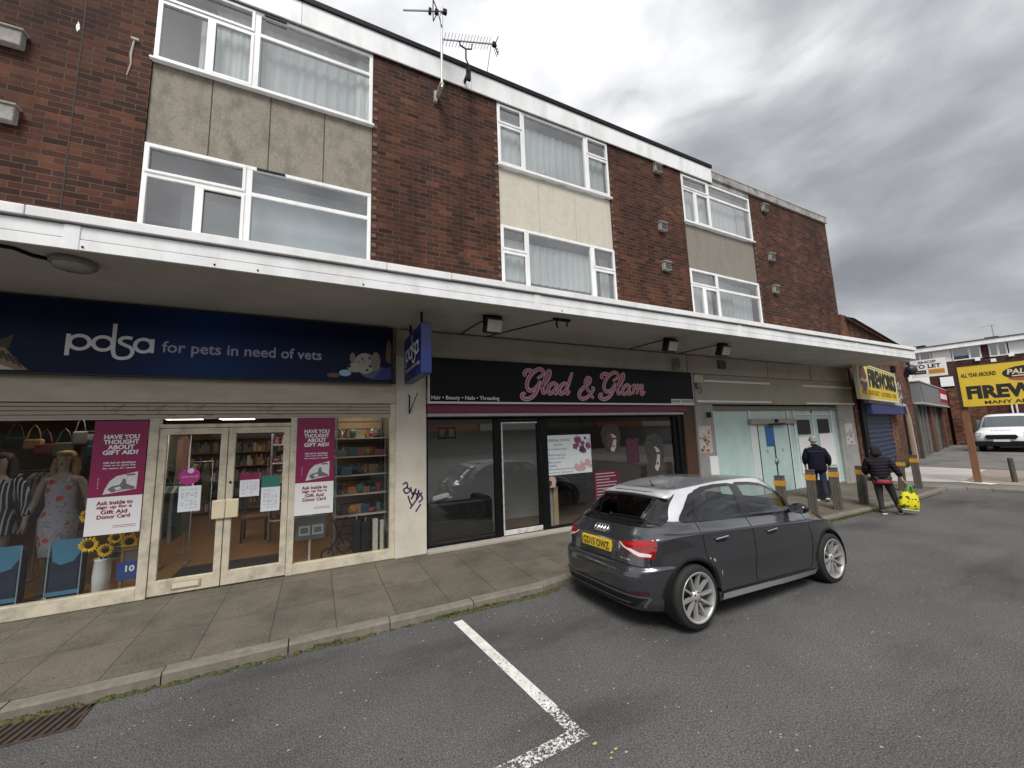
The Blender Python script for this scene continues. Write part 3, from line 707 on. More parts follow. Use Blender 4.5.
# projecting sign on the pillar
BS = thing('projecting_sign', 'small navy projecting sign with white lettering fixed to the cream pillar', 'sign', (1.32, -.09, 2.70))
MB().box(1.25, 1.40, -1.25, -.09, 2.70, 3.42, 0, .012).build('box', M_NAVYP, BS)
bl = MB()                                            # left face: the words run out from the wall
def pbs(x, z, t): return (1.248 - t, -(.24 + (x + 2.685) * 1.12), 3.11 + (z - zc) * 1.0)
ribbon(bl, [(-2.665, 3.185), (-2.665, 2.925)], W, pbs, 0, .004); ribbon(bl, arc(-2.565, zc, .087, .082, 0, 360)[:-1], W, pbs, 0, .005, True)
ribbon(bl, arc(-2.36, zc, .087, .082, 0, 360)[:-1], W, pbs, 0, .0055, True)
ribbon(bl, smooth_line([(-2.265, 3.345), (-2.265, 3.10), (-2.262, 3.0), (-2.24, 2.935), (-2.18, 2.915), (-2.115, 2.935), (-2.085, 2.99), (-2.10, 3.05), (-2.16, 3.085), (-2.205, 3.115), (-2.20, 3.16), (-2.15, 3.18), (-2.095, 3.172)]), W, pbs, 0, .0045)
ribbon(bl, arc(-1.985, zc, .080, .082, 0, 360)[:-1], W, pbs, 0, .006, True); ribbon(bl, [(-1.90, 3.18), (-1.90, 3.0)], W, pbs, 0, .0065)
bl.build('logo_lettering', M('sign_grey', (.70, .70, .74), .5), BS)
put_text(MB(), 'for pets in need of vets', (1.248, -.24, 2.83), (0, -1, 0), UZ, .92, .085, 0, .01).build('slogan_lettering', M('sign_grey', (.70, .70, .74), .5), BS)
MB().tube([(1.32, -.25, 3.42), (1.32, -.25, 3.64)], .018, 8).tube([(1.32, -1.0, 3.42), (1.32, -1.0, 3.64)], .018, 8).build('bracket', M_BLACK, BS)

# posters and notices on the glass
M_MAG = M('poster_magenta', (.215, .013, .072), .45, var=.05, vscale=2)
M_PW = M('poster_white', (.74, .73, .75), .5)
M_PAPER = M('paper', (.70, .72, .76), .6)
def gift_poster(x0, x1, z0, z1, label):
    y = -.02
    r = thing('poster', label, 'poster', ((x0 + x1) / 2, y, z0), 'gift aid posters in the charity shop front')
    w = x1 - x0; zm = z0 + (z1 - z0) * .325
    MB().box(x0, x1, y - .002, y + .002, zm, z1, 0).box(x0, x1, y - .002, y + .002, z0, zm, 1).build('sheet', [M_MAG, M_PW], r)
    yy = y - .0025; H = z1 - z0
    a = MB()
    for i, (s, ww) in enumerate((('HAVE YOU', .66), ('THOUGHT', .66), ('ABOUT', .50), ('GIFT AID?', .66))):
        put_text(a, s, (x0 + w * (.52 - ww / 2), yy, z1 - H * (.165 + .047 * i)), UX, UZ, w * ww, H * .041, 0, .038)
    for i, s in enumerate(('Gift Aid on donations', 'gives us an extra 25p', 'for every £1 raised')):
        put_text(a, s, (x0 + w * .22, yy, z1 - H * (.385 + .026 * i)), UX, UZ, w * .60, H * .018, 0, .02)
    for k in range(5): a.box(x0 + w * .155, x0 + w * .165, yy - .001, yy, z1 - H * (.52 + .02 * k), z1 - H * (.51 + .02 * k))
    a.build('headline', M_WHT, r)
    b = MB()
    for i, s in enumerate(('Ask inside to', 'sign up for a', 'Gift Aid', 'Donor Card')):
        ww = (.66, .64, .48, .60)[i]
        put_text(b, s, (x0 + w * (.50 - ww / 2), yy, z0 + H * (.255 - .04 * i)), UX, UZ, w * ww, H * .036, 0, .03)
    for k in range(2): b.box(x0 + w * .5, x0 + w * .92, yy - .0015, yy, z0 + H * (.055 + .014 * k), z0 + H * (.058 + .014 * k))
    b.build('small_print', M('poster_crimson', (.24, .012, .05), .5), r)
    c = MB(); X = lambda u: x0 + w * u; Z = lambda v: z1 - H * v
    c.add([(X(u), yy - .001, Z(v)) for u, v in ((.26, .655), (.30, .60), (.37, .54), (.48, .50), (.62, .485), (.88, .465), (.87, .62))], [tuple(range(7))], 0)
    c.add([(X(u), yy - .002, Z(v)) for u, v in ((.34, .61), (.42, .585), (.56, .575), (.62, .52), (.66, .53), (.68, .57), (.84, .60), (.84, .62), (.6, .62), (.42, .64))], [tuple(range(10))], 1)
    c.add([(X(u), yy - .003, Z(v)) for u, v in ((.46, .60), (.56, .59), (.60, .61), (.50, .625))], [tuple(range(4))], 0)
    c.box(X(.66), X(.83), yy - .003, yy - .001, Z(.497), Z(.482), 1)
    c.build('picture', [M('photo_light', (.55, .55, .55), .5, var=.25, vscale=40), M('photo_grey', (.13, .13, .13), .5, var=.4, vscale=60)], r)
gift_poster(-2.40, -1.905, .81, 2.155, 'tall magenta gift aid poster left of the double doors beside the mannequin')
gift_poster(-.255, .243, .79, 2.172, 'tall magenta gift aid poster right of the double doors above the card stand')
def notice(x0, x1, z0, z1, label, head=None, hm=None):
    r = thing('notice', label, 'notice', ((x0 + x1) / 2, -.01, z0))
    b = MB().box(x0, x1, .024, .0285, z0, z1, 0)
    if head: b.box(x0, x1, .021, .0238, z1 - head, z1, 1)
    b.build('sheet', [M_PAPER, hm or M_PAPER], r)
    l = MB(); zz = z1 - (head or 0) - .05; k = 0
    while zz > z0 + .04:
        for q in range(4):
            if RND.random() < .8: l.box(x0 + (x1 - x0) * (.12 + .2 * q), x0 + (x1 - x0) * (.12 + .2 * q + RND.uniform(.08, .17)), .0225, .024, zz, zz + .006)
        zz -= .02 if k % 4 else .036; k += 1
    l.build('print', M('faint_print', (.30, .31, .36), .7), r)
notice(-1.565, -1.335, .985, 1.305, 'white paper notice stuck on the left door under the pink disc')
notice(-.915, -.69, 1.11, 1.42, 'white notice with a crimson heading on the right door', .085, M_MAG)
notice(-.665, -.44, .89, 1.372, 'white notice under a green heading on the right door', .155, M('notice_green', (.03, .16, .13), .5))
st = MB().add([(x, .024, z) for x, z in arc(-1.465, 1.43, .112, .105, 0, 360)][:-1], [tuple(range(22))], 0).add([(x, .022, z) for x, z in arc(-1.455, 1.50, .035, .034, 0, 360)][:-1], [tuple(range(22))], 1)
put_text(st, 'open to all', (-1.55, .0235, 1.41), UX, UZ, .17, .025, 1, .01)
tag(st.build('sticker', [M('pink_vinyl', (.40, .03, .22), .5), M('lilac_print', (.62, .55, .66), .5)]), 'round pink sticker on the left glass door above the notice', 'sticker')

# graffiti tag and bracket on the cream pillar
gr = MB(); pl = lambda x, z, t: (x, -.022 - t, z)
for pts in ([(1.25, 1.10), (1.30, 1.13), (1.32, 1.06), (1.26, 1.02), (1.30, .96), (1.36, 1.0), (1.30, 1.06)], [(1.37, 1.05), (1.40, .94), (1.46, 1.02), (1.38, .86), (1.43, .96)], [(1.42, .98), (1.48, .92), (1.50, .99), (1.46, .85)], [(1.33, .92), (1.36, .82), (1.39, .76)], [(1.49, .96), (1.56, .86), (1.50, .80)], [(1.36, .72), (1.46, .84), (1.55, .95)], [(1.45, .66), (1.53, .77)]):
    ribbon(gr, smooth_line(pts), .024, pl, 0, .001 + .0006 * len(gr.f) / 100)
tag(gr.build('graffiti', M('purple_marker', (.035, .02, .09), .5)), 'purple scrawled graffiti tag on the cream pillar', 'graffiti')
hk = MB().tube([(1.335, -.03, 2.53), (1.335, -.10, 2.50), (1.345, -.05, 2.22)], .012, 6).tube([(1.345, -.05, 2.22), (1.46, -.12, 2.56)], .007, 6)
tag(hk.build('wall_bracket', M_BLACK), 'black bent metal bracket on the pillar below the projecting sign', 'bracket')

# ------------------------------------------------------------------ salon front (middle)
M_PINK = M('letter_pink', (.46, .035, .12), .4)
M_PALE = M('letter_outline', (.74, .62, .65), .4)
GS = thing('salon_sign', 'long black salon fascia sign with pink script lettering', 'sign', (4.8, -.12, 2.4))
MB().box(1.66, 5.02, -.12, -.035, 2.42, 3.17, 0, .006).box(5.026, 8.02, -.12, -.035, 2.42, 3.17, 0, .006).build('board', M('gloss_black', (.004, .005, .006), .4, spec=.15), GS)
MB().box(1.64, 8.03, -.135, -.03, 2.385, 2.419).box(1.64, 1.66, -.135, -.03, 2.419, 3.0).box(8.021, 8.035, -.135, -.03, 2.419, 3.17).build('sign_trim', M('trim_white', (.66, .66, .66), .4), GS)
def script(chars):
    """joined-up letters in a unit grid, returned as stroke lists"""
    L = {'G': (1.45, [[(.05, 1.5), (-.12, 1.75), (.05, 2.02), (.42, 2.0), (.62, 1.85)], [(1.02, 1.35), (1.42, 1.72), (1.38, 2.08), (1.0, 2.2), (.6, 1.9), (.32, 1.35), (.28, .72), (.55, .28), (.95, .38), (1.2, .8), (1.3, 1.12)], [(1.32, 1.15), (1.22, .35), (.98, -.2), (.55, -.48), (.12, -.36), (.05, -.08), (.28, .02)]]),
         'l': (.55, [[(.0, .35), (.34, .95), (.55, 1.65), (.52, 2.05), (.36, 1.95), (.22, 1.2), (.2, .35), (.34, .06), (.58, .3)]]),
         'a': (.98, [[(.78, .8), (.52, 1.0), (.2, .75), (.12, .3), (.32, .04), (.6, .25), (.8, .85)], [(.82, .98), (.74, .4), (.84, .06), (1.02, .3)]]),
         'd': (1.02, [[(.76, .8), (.5, 1.0), (.2, .75), (.12, .3), (.32, .04), (.6, .25), (.8, .85)], [(.98, 2.05), (.86, 1.2), (.76, .4), (.86, .06), (1.04, .3)]]),
         'm': (1.55, [[(.05, .75), (.2, .98), (.26, .7), (.2, .03)], [(.22, .4), (.45, .9), (.62, .95), (.66, .65), (.6, .03)], [(.62, .4), (.86, .9), (1.04, .95), (1.08, .6), (1.04, .2), (1.2, .05), (1.4, .35)]]),
         '&': (1.5, [[(1.5, -.02), (1.2, .35), (.7, 1.0), (.48, 1.5), (.62, 1.92), (.9, 1.85), (.88, 1.5), (.5, 1.1), (.15, .65), (.12, .2), (.45, -.05), (.9, .1), (1.25, .55), (1.4, .95), (1.15, 1.0)]])}
    out = []; x = 0
    for c in chars:
        w, st_ = L[c]
        for s in st_: out.append([(p[0] + x, p[1]) for p in s])
        x += w
    return out
def sign_script(mb, chars, x0, x1, z0, z1, shear=.22):
    S = [[(p[0] + shear * p[1], p[1]) for p in smooth_line(s, 7)] for s in script(chars)]
    xa = min(p[0] for s in S for p in s); xb = max(p[0] for s in S for p in s); za = min(p[1] for s in S for p in s); zb = max(p[1] for s in S for p in s)
    pl = lambda x, z, t: (x, -.122 - t, z)
    for i, s in enumerate(S):
        P = [(x0 + .03 + (p[0] - xa) / (xb - xa) * (x1 - x0 - .06), z0 + .03 + (p[1] - za) / (zb - za) * (z1 - z0 - .06)) for p in s]; n = len(P)
        th = [1 - .35 * abs(2 * k / (n - 1) - 1) ** 3 for k in range(n)]
        ribbon(mb, P, [.080 * k for k in th], pl, 1, .004 + .0004 * i); ribbon(mb, P, [.055 * k for k in th], pl, 0, .010 + .0004 * i)
        ribbon(mb, [(p[0] + .010, p[1] + .004) for p in P], [.010] * n, pl, 1, .015 + .0004 * i)
s_ = MB()
sign_script(s_, 'Glad', 3.36, 4.58, 2.45, 3.09); sign_script(s_, '&', 4.66, 5.10, 2.47, 2.96); sign_script(s_, 'Glam', 5.18, 6.50, 2.47, 3.10)
s_.build('script_lettering', [M_PINK, M_PALE], GS)
put_text(MB(), 'Hair \u2022 Beauty \u2022 Nails \u2022 Threading', (1.69, -.122, 2.435), UX, UZ, 1.24, .085, 0, .015).build('small_lettering', M_WHT, GS)
ph = MB().box(7.27, 7.99, -.128, -.121, 2.42, 2.525, 0)
for k in range(13):
    if k != 5: ph.box(7.30 + k * .052, 7.335 + k * .052, -.130, -.1285, 2.45, 2.50, 1)
ph.build('number_strip', [M('strip_white', (.55, .55, .53), .5), M('strip_grey', (.16, .16, .16), .5)], GS)

AW = thing('salon_awning', 'burgundy awning roller box under the black salon sign', 'awning', (4.8, 0, 2.2))
MB().box(1.64, 7.45, -.06, .08, 2.225, 2.38, 0, .01).box(7.45, 7.85, -.05, .08, 2.235, 2.375, 0, .01).build('roller', M('burgundy', (.16, .012, .05), .5, var=.15, vscale=5), AW)
MB().box(1.64, 7.7, -.07, .1, 2.17, 2.222, 0, .006).build('front_rail', M('rail_grey', (.38, .37, .35), .5, var=.15), AW)

SL = thing('salon_shopfront', 'black framed salon shop front with one silver edged glass door', 'shop front', (4.8, .1, 0))
def gx(x): return x * 6.62 / 6.5
fr = MB()
def fb_(x0, x1, z0, z1, y0=.08, y1=.17): fr.box(x0, x1, y0, y1, z0, z1, 0, .006)
fb_(1.64, 7.9, 2.12, 2.17); fb_(1.64, 1.68, .03, 2.12); fb_(2.90, 3.00, .03, 2.12); fb_(3.86, 4.03, .03, 2.12); fb_(7.50, 7.80, .03, 2.12)
fb_(1.68, 2.90, .03, .075); fb_(4.03, 7.5, .03, .075); fr.box(7.62, 7.72, .04, .1, .03, 2.12); fb_(1.64, 7.9, 2.171, 2.4, .12, .2)
fr.build('frame', M_BLKFR, SL)
MB().box(7.80, 8.165, .02, .25, -.02, 3.16, 0, .01).build('timber_pier', M_BROWN, SL)
for x0, x1 in ((1.68, 2.90), (4.03, 7.5)):
    MB().quad((x0, .12, .075), (x1, .12, .075), (x1, .12, 2.12), (x0, .12, 2.12)).build('pane', M_SALG, SL, recalc=False)
d = MB(); x0, x1 = 3.005, 3.855
d.box(x0, x0 + .035, .085, .14, .05, 2.11); d.box(x1 - .05, x1, .085, .14, .05, 2.11); d.box(x0 + .035, x1 - .05, .085, .14, 2.065, 2.11); d.box(x0 + .035, x1 - .05, .085, .14, .05, .14)
dr = d.build('door', M_BLKFR, SL)
MB().box(x0 + .035, x0 + .062, .078, .13, .06, 2.062, 0, .003).box(x0 + .062, x1 - .05, .078, .13, 2.04, 2.063, 0, .003).build('silver_edge', M('worn_silver', (.66, .66, .64), .4, .3, var=.3, vscale=14), dr)
MB().box(x0 + .035, x1 - .01, .07, .13, .05, .135, 0, .004).build('kick_plate', M('worn_white', (.66, .66, .64), .6, var=.1, dirt=(.15, .14, .13), dscale=9, damt=.9), dr)
MB().quad((x0 + .03, .115, .13), (x1 - .04, .115, .13), (x1 - .04, .115, 2.07), (x0 + .03, .115, 2.07)).build('pane', M_SALG, dr, recalc=False)
MB().tube([(x1 - .02, .06, .55), (x1 - .02, .03, .60), (x1 - .02, .03, 1.60), (x1 - .02, .06, 1.65)], .016, 8).build('handle', M_BLKFR, dr)
MB().box(1.63, 8.17, -.10, .3, -.03, .035, 0, .006).build('step', M('step_concrete', (.40, .37, .32), .85, var=.15, dirt=(.2, .18, .15), damt=.6), SL)

# ------------------------------------------------------------------ empty shop (right)
M_MINT = M('whitewashed_glass', (.46, .62, .60), .22, var=.10, vscale=2.5, dirt=(.60, .70, .68), dscale=1.6, damt=.7, dstretch=(1, 1, .5))
M_MINTF = M('pale_frame', (.62, .70, .69), .45, var=.05)
ES = thing('empty_shopfront', 'closed shop front with mint whitewashed glass and sliding doors', 'shop front', (11.5, 0, 0))
MB().box(8.82, 14.72, .10, .3, 2.33, 2.40).box(8.17, 15.7, -.05, -.021, 2.42, 3.16, 0, .004).build('fascia_panel', M('dull_fascia', (.36, .34, .275), .6, var=.08, vscale=1.5, dirt=(.2, .19, .15), dscale=1.5, damt=.5), ES)
sl = MB()
for x0, x1, z in ((8.5, 11.2, 2.995), (8.2, 11.18, 2.485), (12.8, 15.68, 2.985), (12.85, 15.68, 2.465)):
    sl.box(x0, x1, -.085, -.052, z - .025, z + .025, 0, .004)
sl.build('light_trough', M('trough_white', (.78, .78, .76), .4), ES)
MB().box(8.82, 14.72, .0, .08, 2.27, 2.33, 0, .004).box(8.82, 14.72, .0, .09, -.02, .07, 0, .004).build('frame', M('dark_sill', (.17, .165, .155), .7, var=.2), ES)
wb = MB()
for x in (8.82, 10.28, 12.025, 12.33, 14.35): wb.box(x, x + .075, .02, .09, .07, 2.27, 0, .004)
wb.box(12.4, 14.35, .03, .09, 2.12, 2.17, 0, .004); wb.box(13.32, 13.38, .03, .09, .07, 2.12, 0, .004)
wb.build('mullion', M_MINTF, ES)
for x0, x1 in ((8.895, 10.28), (12.095, 12.33), (12.4, 13.32), (13.38, 14.35), (14.425, 14.72)):
    MB().quad((x0, .06, .07), (x1, .06, .07), (x1, .06, 2.27), (x0, .06, 2.27)).build('pane', M_MINT, ES, recalc=False)
MB().box(10.355, 12.02, .055, .065, 1.88, 2.27).build('pane', M_MINT, ES)
MB().box(10.356, 10.59, .03, .08, .03, 1.879, 0, .004).build('door_post', M_MINTF, ES)
MB().box(10.26, 12.34, -.04, .055, 1.885, 2.035, 0, .01).build('door_header', M('header_grey', (.30, .275, .25), .5, var=.1), ES)
MB().box(11.0, 11.75, -.075, -.041, 1.865, 1.905).box(11.30, 11.42, -.07, -.041, 1.93, 2.02).build('door_sensor', M_BLACK, ES)
for x0, x1 in ((10.60, 11.27), (11.285, 12.015)):
    d = MB().box(x0, x1, .035, .05, .03, 1.88, 0).build('door', M_MINT, ES)
    e = MB().box(x0 - .006, x0 + .008, .02, .052, .03, 1.88).box(x1 - .008, x1 + .006, .02, .052, .03, 1.88).box(x0, x1, .02, .034, .02, .06)
    e.build('door_edge', M_BLKFR, d)
    cx_ = (x0 + x1) / 2
    MB().add([(cx_ + .05 * math.cos(a), .033, 1.16 + .05 * math.sin(a)) for a in [k * .4 for k in range(16)]], [tuple(range(16))]).build('safety_disc', M('disc_grey', (.28, .38, .37), .5), d)
MB().lathe([(.03, -.04), (.075, -.03), (.075, -.01), (.03, .0)], (11.277, .03, .88), 16, axis='y').build('lock', M('lock_steel', (.35, .37, .37), .4, .6), ES)
def flat_thing(name, label, cat, x0, x1, z0, z1, y, m, group=None, t=.012):
    return tag(MB().box(x0, x1, y - t, y, z0, z1, 0, .002).build(name, m), label, cat, group)
flat_thing('poster', 'blue poster hanging in the mint sliding door', 'poster', 10.93, 11.27, 1.305, 1.84, .02, M('poster_blue', (.015, .10, .30), .4, var=.3, vscale=7, dirt=(.05, .22, .42), dscale=6, damt=.7))
flat_thing('dark_panel', 'black square panel above the first white sheet on mint glass', 'panel', 12.53, 13.17, 1.565, 1.99, .05, M('navy_black', (.012, .016, .026), .35))
flat_thing('dark_panel', 'black square panel above the second white sheet nearest the right pillar', 'panel', 13.61, 14.22, 1.575, 2.0, .05, M('navy_black', (.012, .016, .026), .35))
flat_thing('white_sheet', 'white sheet on mint glass partly hidden by the walking man', 'sheet', 12.49, 13.29, .45, 1.495, .05, M('sheet_white', (.80, .81, .82), .5))
flat_thing('white_sheet', 'tall white sheet on mint glass right of the walking man', 'sheet', 13.60, 14.42, .60, 1.555, .05, M('sheet_white', (.80, .81, .82), .5))
flat_thing('white_board', 'blank white board leaning at the edge of the granite pillar', 'board', 8.50, 8.78, .60, 1.155, -.025, M('sheet_white', (.80, .81, .82), .5), t=.025)
def collage(name, label, x0, x1, z0, z1, y, cols):
    r = thing(name, label, 'poster', ((x0 + x1) / 2, y, z0))
    MB().box(x0, x1, y - .004, y, z0, z1).build('sheet', M('bill_' + str(round(x0)), cols[0], .6, var=.2, vscale=9), r)
    b = MB(); w = x1 - x0; h = z1 - z0
    for k in range(26):
        u, v = RND.random() * .8, RND.random() * .84
        b.add([(x0 + w * (u + a * RND.uniform(.5, 1)), y - .0045 - k * .0002, z0 + h * (v + c * RND.uniform(.5, 1))) for a, c in ((0, 0), (.18, .02), (.2, .12), (.02, .14))], [(0, 1, 2, 3)], RND.randrange(len(cols) - 1))
    b.build('artwork', [M('bill_ink_%d_%d' % (round(x0), i), c, .6) for i, c in enumerate(cols[1:])], r)
collage('poster', 'orange and black event bill pasted on the speckled granite pillar', 8.22, 8.66, 1.24, 1.89, -.022, [(.50, .45, .42), (.05, .04, .05), (.55, .22, .05), (.40, .12, .08), (.62, .58, .55), (.10, .08, .14), (.5, .36, .12)])
collage('poster', 'torn grey and white event bill pasted on the far grey pillar', 15.0, 15.5, 1.18, 1.84, -.022, [(.55, .53, .51), (.06, .06, .07), (.34, .33, .33), (.62, .60, .58), (.20, .15, .14), (.44, .42, .40)])
tag(MB().box(8.50, 8.72, -.045, -.021, 2.07, 2.24, 0, .004).box(8.52, 8.70, -.048, -.0455, 2.09, 2.22, 1).build('wall_vent', [M_GRANITE, M_BLACK]), 'small dark vent grille high on the granite pillar', 'vent')
ab = tag(MB().box(7.50, 7.68, -.12, -.031, 3.24, 3.50, 0, .008).box(7.52, 7.66, -.125, -.121, 3.26, 3.48, 1).build('junction_box', [M('box_beige', (.34, .31, .25), .6), M('box_dark', (.20, .185, .15), .6)]), 'beige electrical junction box on the beam above the salon sign', 'electrical box')
tag(MB().box(9.15, 9.42, -.08, -.031, 3.33, 3.55, 0, .006).build('junction_box', M('box_brown', (.10, .09, .07), .6, var=.2)), 'dark brown box on the beam above the empty shop', 'electrical box')
al = MB().box(8.10, 8.42, -.14, -.051, 2.93, 3.13, 0, .02).box(8.2, 8.35, -.13, -.051, 2.80, 2.93, 1, .01).tube([(8.3, -.1, 2.85), (8.36, -.12, 2.75), (8.33, -.06, 2.66)], .014, 6, 1)
tag(al.build('alarm_box', [M('alarm_cream', (.52, .50, .43), .5, var=.1), M('alarm_grey', (.22, .21, .19), .5)]), 'cream alarm sounder beside the right end of the salon sign', 'alarm box')
# ------------------------------------------------------------------ things fixed to the building
M_FLUE = M('flue_grey', (.30, .285, .26), .8, var=.2, vscale=20, dirt=(.12, .11, .1), dscale=6, damt=.7)
def flue_mesh(w):
    a = MB().box(-w, w, -.10, 0, -.10, .10, 0, .012).box(-w - .02, w + .02, -.12, .0, .10, .125, 0, .005)
    b = MB()
    for k in range(4): b.box(-w + .02, w - .02, -.105, -.1005, -.07 + .04 * k, -.05 + .04 * k)
    return a, b
def flue(x, z, label, w=.115):
    r = thing('flue_vent', label, 'vent', (0, 0, 0), 'flue vents on the brick walls')
    a, b = flue_mesh(w); a.build('cowl', M_FLUE, r); 
    if w < .15: b.build('grille', M_BLACK, r)
    r.location = (x, -.001, z); return r
for x, z, l, w in ((7.59, 8.42, 'square grey vent just under the roof fascia beside the cream panelled windows', .115), (7.585, 6.84, 'square grey vent level with the infill panels between bays two and three', .115), (7.60, 5.81, 'square grey vent lowest on the brick between bays two and three', .115),
                   (12.09, 8.45, 'square grey vent just under the stained coping on the end wall', .115), (12.125, 6.87, 'square grey vent halfway up the end brick wall', .115), (12.125, 5.86, 'square grey vent lowest on the end brick wall', .115),
                   (-3.60, 6.88, 'wide pale vent, upper of the two cut by the left picture edge', .19), (-3.57, 5.86, 'wide pale vent, lower of the two cut by the left picture edge', .19)):
    flue(x, z, l, w)

M_FLOODG = M('flood_glass', (.55, .50, .40), .25, var=.15, vscale=6)
def floodlight(x, y, label, tilt):
    r = thing('floodlight', label, 'floodlight', (0, 0, 0), 'floodlights under the canopy')
    rot = Matrix.Rotation(rad(tilt), 3, 'X')
    MB().obox((0, 0, -.15), (.27, .16, .25), rot, 0, .02).build('housing', M('flood_black', (.016, .016, .017), .5), r)
    g = MB(); c = rot @ Vector((0, -.083, .0)) + Vector((0, 0, -.15)); g.obox(c, (.235, .012, .18), rot, 0, .004); g.build('lens', M_FLOODG, r)
    MB().box(-.15, -.135, -.02, .02, -.16, -.005).box(.135, .15, -.02, .02, -.16, -.005).box(-.15, .15, -.03, .03, -.018, -.001).build('yoke', M_BLACK, r)
    MB().tube([(0, 0, -.004), (-.08, .5, -.012), (-.12, -y - .06, -.012)], .010, 5).build('conduit', M_BLACK, r)
    r.location = (x, y, 3.64); return r
floodlight(2.36, -1.20, 'square black floodlight under the canopy above the left end of the salon sign', 20)
floodlight(6.28, -1.08, 'square black floodlight under the canopy above the right end of the salon sign', 20)
floodlight(7.84, -1.12, 'black floodlight turned aside under the canopy near the empty shop', 20)
eb = MB().box(3.30, 3.62, -1.47, -1.43, 3.60, 3.638, 0, .005).tube([(3.36, -1.45, 3.61), (3.36, -1.45, 3.53), (3.38, -1.45, 3.47)], [.012, .018, .01], 6).tube([(3.55, -1.45, 3.61), (3.56, -1.45, 3.52)], [.012, .016], 6).tube([(3.40, -1.45, 3.63), (3.05, -.7, 3.63), (2.75, -.05, 3.63)], .010, 5)
tag(eb.build('light_bracket', M_BLACK), 'empty black light bracket with loose wires under the canopy', 'bracket')
cl = thing('bulkhead_light', 'round grey bulkhead light on the canopy soffit above the charity shop', 'light', (-2.16, -1.40, 3.638))
MB().lathe([(.165, -.0), (.17, -.02), (.165, -.05), (.15, -.055)], (-2.16, -1.40, 3.638), 28).build('rim', M('bulk_grey', (.20, .195, .18), .7, var=.15), cl)
MB().lathe([(.148, -.05), (.13, -.085), (.08, -.10), (.0, -.103)], (-2.16, -1.40, 3.638), 28).build('diffuser', M('bulk_lens', (.34, .325, .28), .35, dirt=(.12, .11, .09), dscale=8, damt=.8), cl)
MB().tube([(-2.32, -1.40, 3.625), (-2.42, -1.45, 3.625), (-2.48, -1.58, 3.627), (-2.7, -1.62, 3.627)], .018, 6).build('conduit', M_BLACK, cl)

# television aerials on the roof edge
M_ALU = M('aerial_metal', (.34, .34, .34), .4, .7)
a1 = thing('tv_aerial', 'tall pole aerial clamped to the brick below the roof fascia', 'aerial', (1.87, -.33, 8.1))
MB().tube([(1.868, -.33, 8.15), (1.875, -.33, 9.88)], .022, 8).build('mast', M('mast_pale', (.52, .52, .51), .45, .4), a1)
MB().box(1.83, 1.90, -.35, .0, 8.20, 8.25).box(1.80, 1.86, -.06, 0, 8.10, 8.32).build('clamp', M('clamp_rust', (.35, .32, .29), .7, .3, var=.3), a1)
MB().bar((1.95, -.36, 9.77), (1.16, -.38, 9.36), .022, .022).build('boom', M_ALU, a1)
d = MB()
for s in (-1, 1):
    d.bar((1.80, -.36, 9.68), (1.80 - .09, -.36 + s * .02, 9.68 + s * .25), .016, .016); d.bar((1.80 - .09, -.36, 9.68 + s * .25), (1.70, -.37, 9.63), .014, .014)
    d.bar((1.80, -.36, 9.68), (1.87, -.36, 9.68 - .3), .012, .012)
d.box(1.74, 1.80, -.39, -.33, 9.62, 9.70).box(1.62, 1.67, -.40, -.34, 9.55, 9.65).box(1.90, 1.97, -.38, -.32, 9.72, 9.80)
d.build('dipole', M_BLACK, a1)
a2 = thing('tv_aerial', 'many toothed rake aerial on a bent black bracket at the roof edge', 'aerial', (2.40, -.30, 8.6))
MB().tube([(2.41, -.295, 8.62), (2.43, -.295, 8.86), (2.36, -.295, 9.0), (2.36, -.295, 9.22), (2.25, -.295, 9.25), (2.23, -.295, 9.33)], .016, 6).tube([(2.36, -.295, 9.22), (2.48, -.295, 9.27), (2.49, -.295, 9.38)], .014, 6).box(2.37, 2.45, -.30, -.252, 8.58, 8.84).box(2.39, 2.43, -.30, -.056, 8.72, 8.78).build('bracket', M_BLACK, a2)
MB().bar((1.89, -.30, 9.20), (3.0, -.30, 9.62), .02, .02).build('boom', M_ALU, a2)
e = MB()
for k in range(15):
    u = k / 14; x = 1.93 + .92 * u; z = 9.215 + .35 * u; e.bar((x, -.42, z + .03), (x, -.18, z - .02), .008, .008); e.bar((x, -.30, z - .05), (x, -.30, z + .07), .006, .006)
e.build('element', M_ALU, a2)
r_ = MB()
for k in range(-3, 4): r_.bar((2.98 + .02 * abs(k), -.36, 9.60 + .055 * k), (2.98 + .02 * abs(k), -.22, 9.60 + .055 * k), .01, .01)
r_.bar((3.05, -.30, 9.41), (2.98, -.30, 9.60), .014, .014).bar((3.05, -.30, 9.80), (2.98, -.30, 9.60), .014, .014).box(2.93, 3.0, -.33, -.27, 9.56, 9.64)
r_.build('reflector', M_BLACK, a2)
MB().tube([(2.90, -.30, 9.56), (2.84, -.3, 9.2), (2.80, -.29, 8.92)], .006, 5).build('cable', M_BLACK, a2)
# ------------------------------------------------------------------ hatchbacks
from mathutils.bvhtree import BVHTree
M_TYRE = M('tyre_rubber', (.012, .012, .012), .8, bump=.2)
M_RIM = M('alloy_rim', (.50, .495, .49), .3, .6)
M_CARBLK = M('car_black_plastic', (.010, .010, .011), .5, spec=.25)
M_CARGLOSS = M('car_gloss_black', (.008, .008, .009), .12)
M_CHROME = M('chrome', (.75, .75, .76), .12, 1.)
M_CARGLASS = glass('car_glass', (.74, .78, .77), 1.55)
M_CARREAR = glass('car_rear_glass', (.16, .17, .17), 1.55)
M_SEAT = M('seat_cloth', (.035, .035, .037), .9)
M_TAILRED = M('tail_lamp_red', (.22, .005, .008), .12, coat=1)
M_TAILWHT = M('tail_lamp_clear', (.62, .58, .58), .15, coat=1)
M_PLATE = M('plate_yellow', (.62, .43, .03), .45)

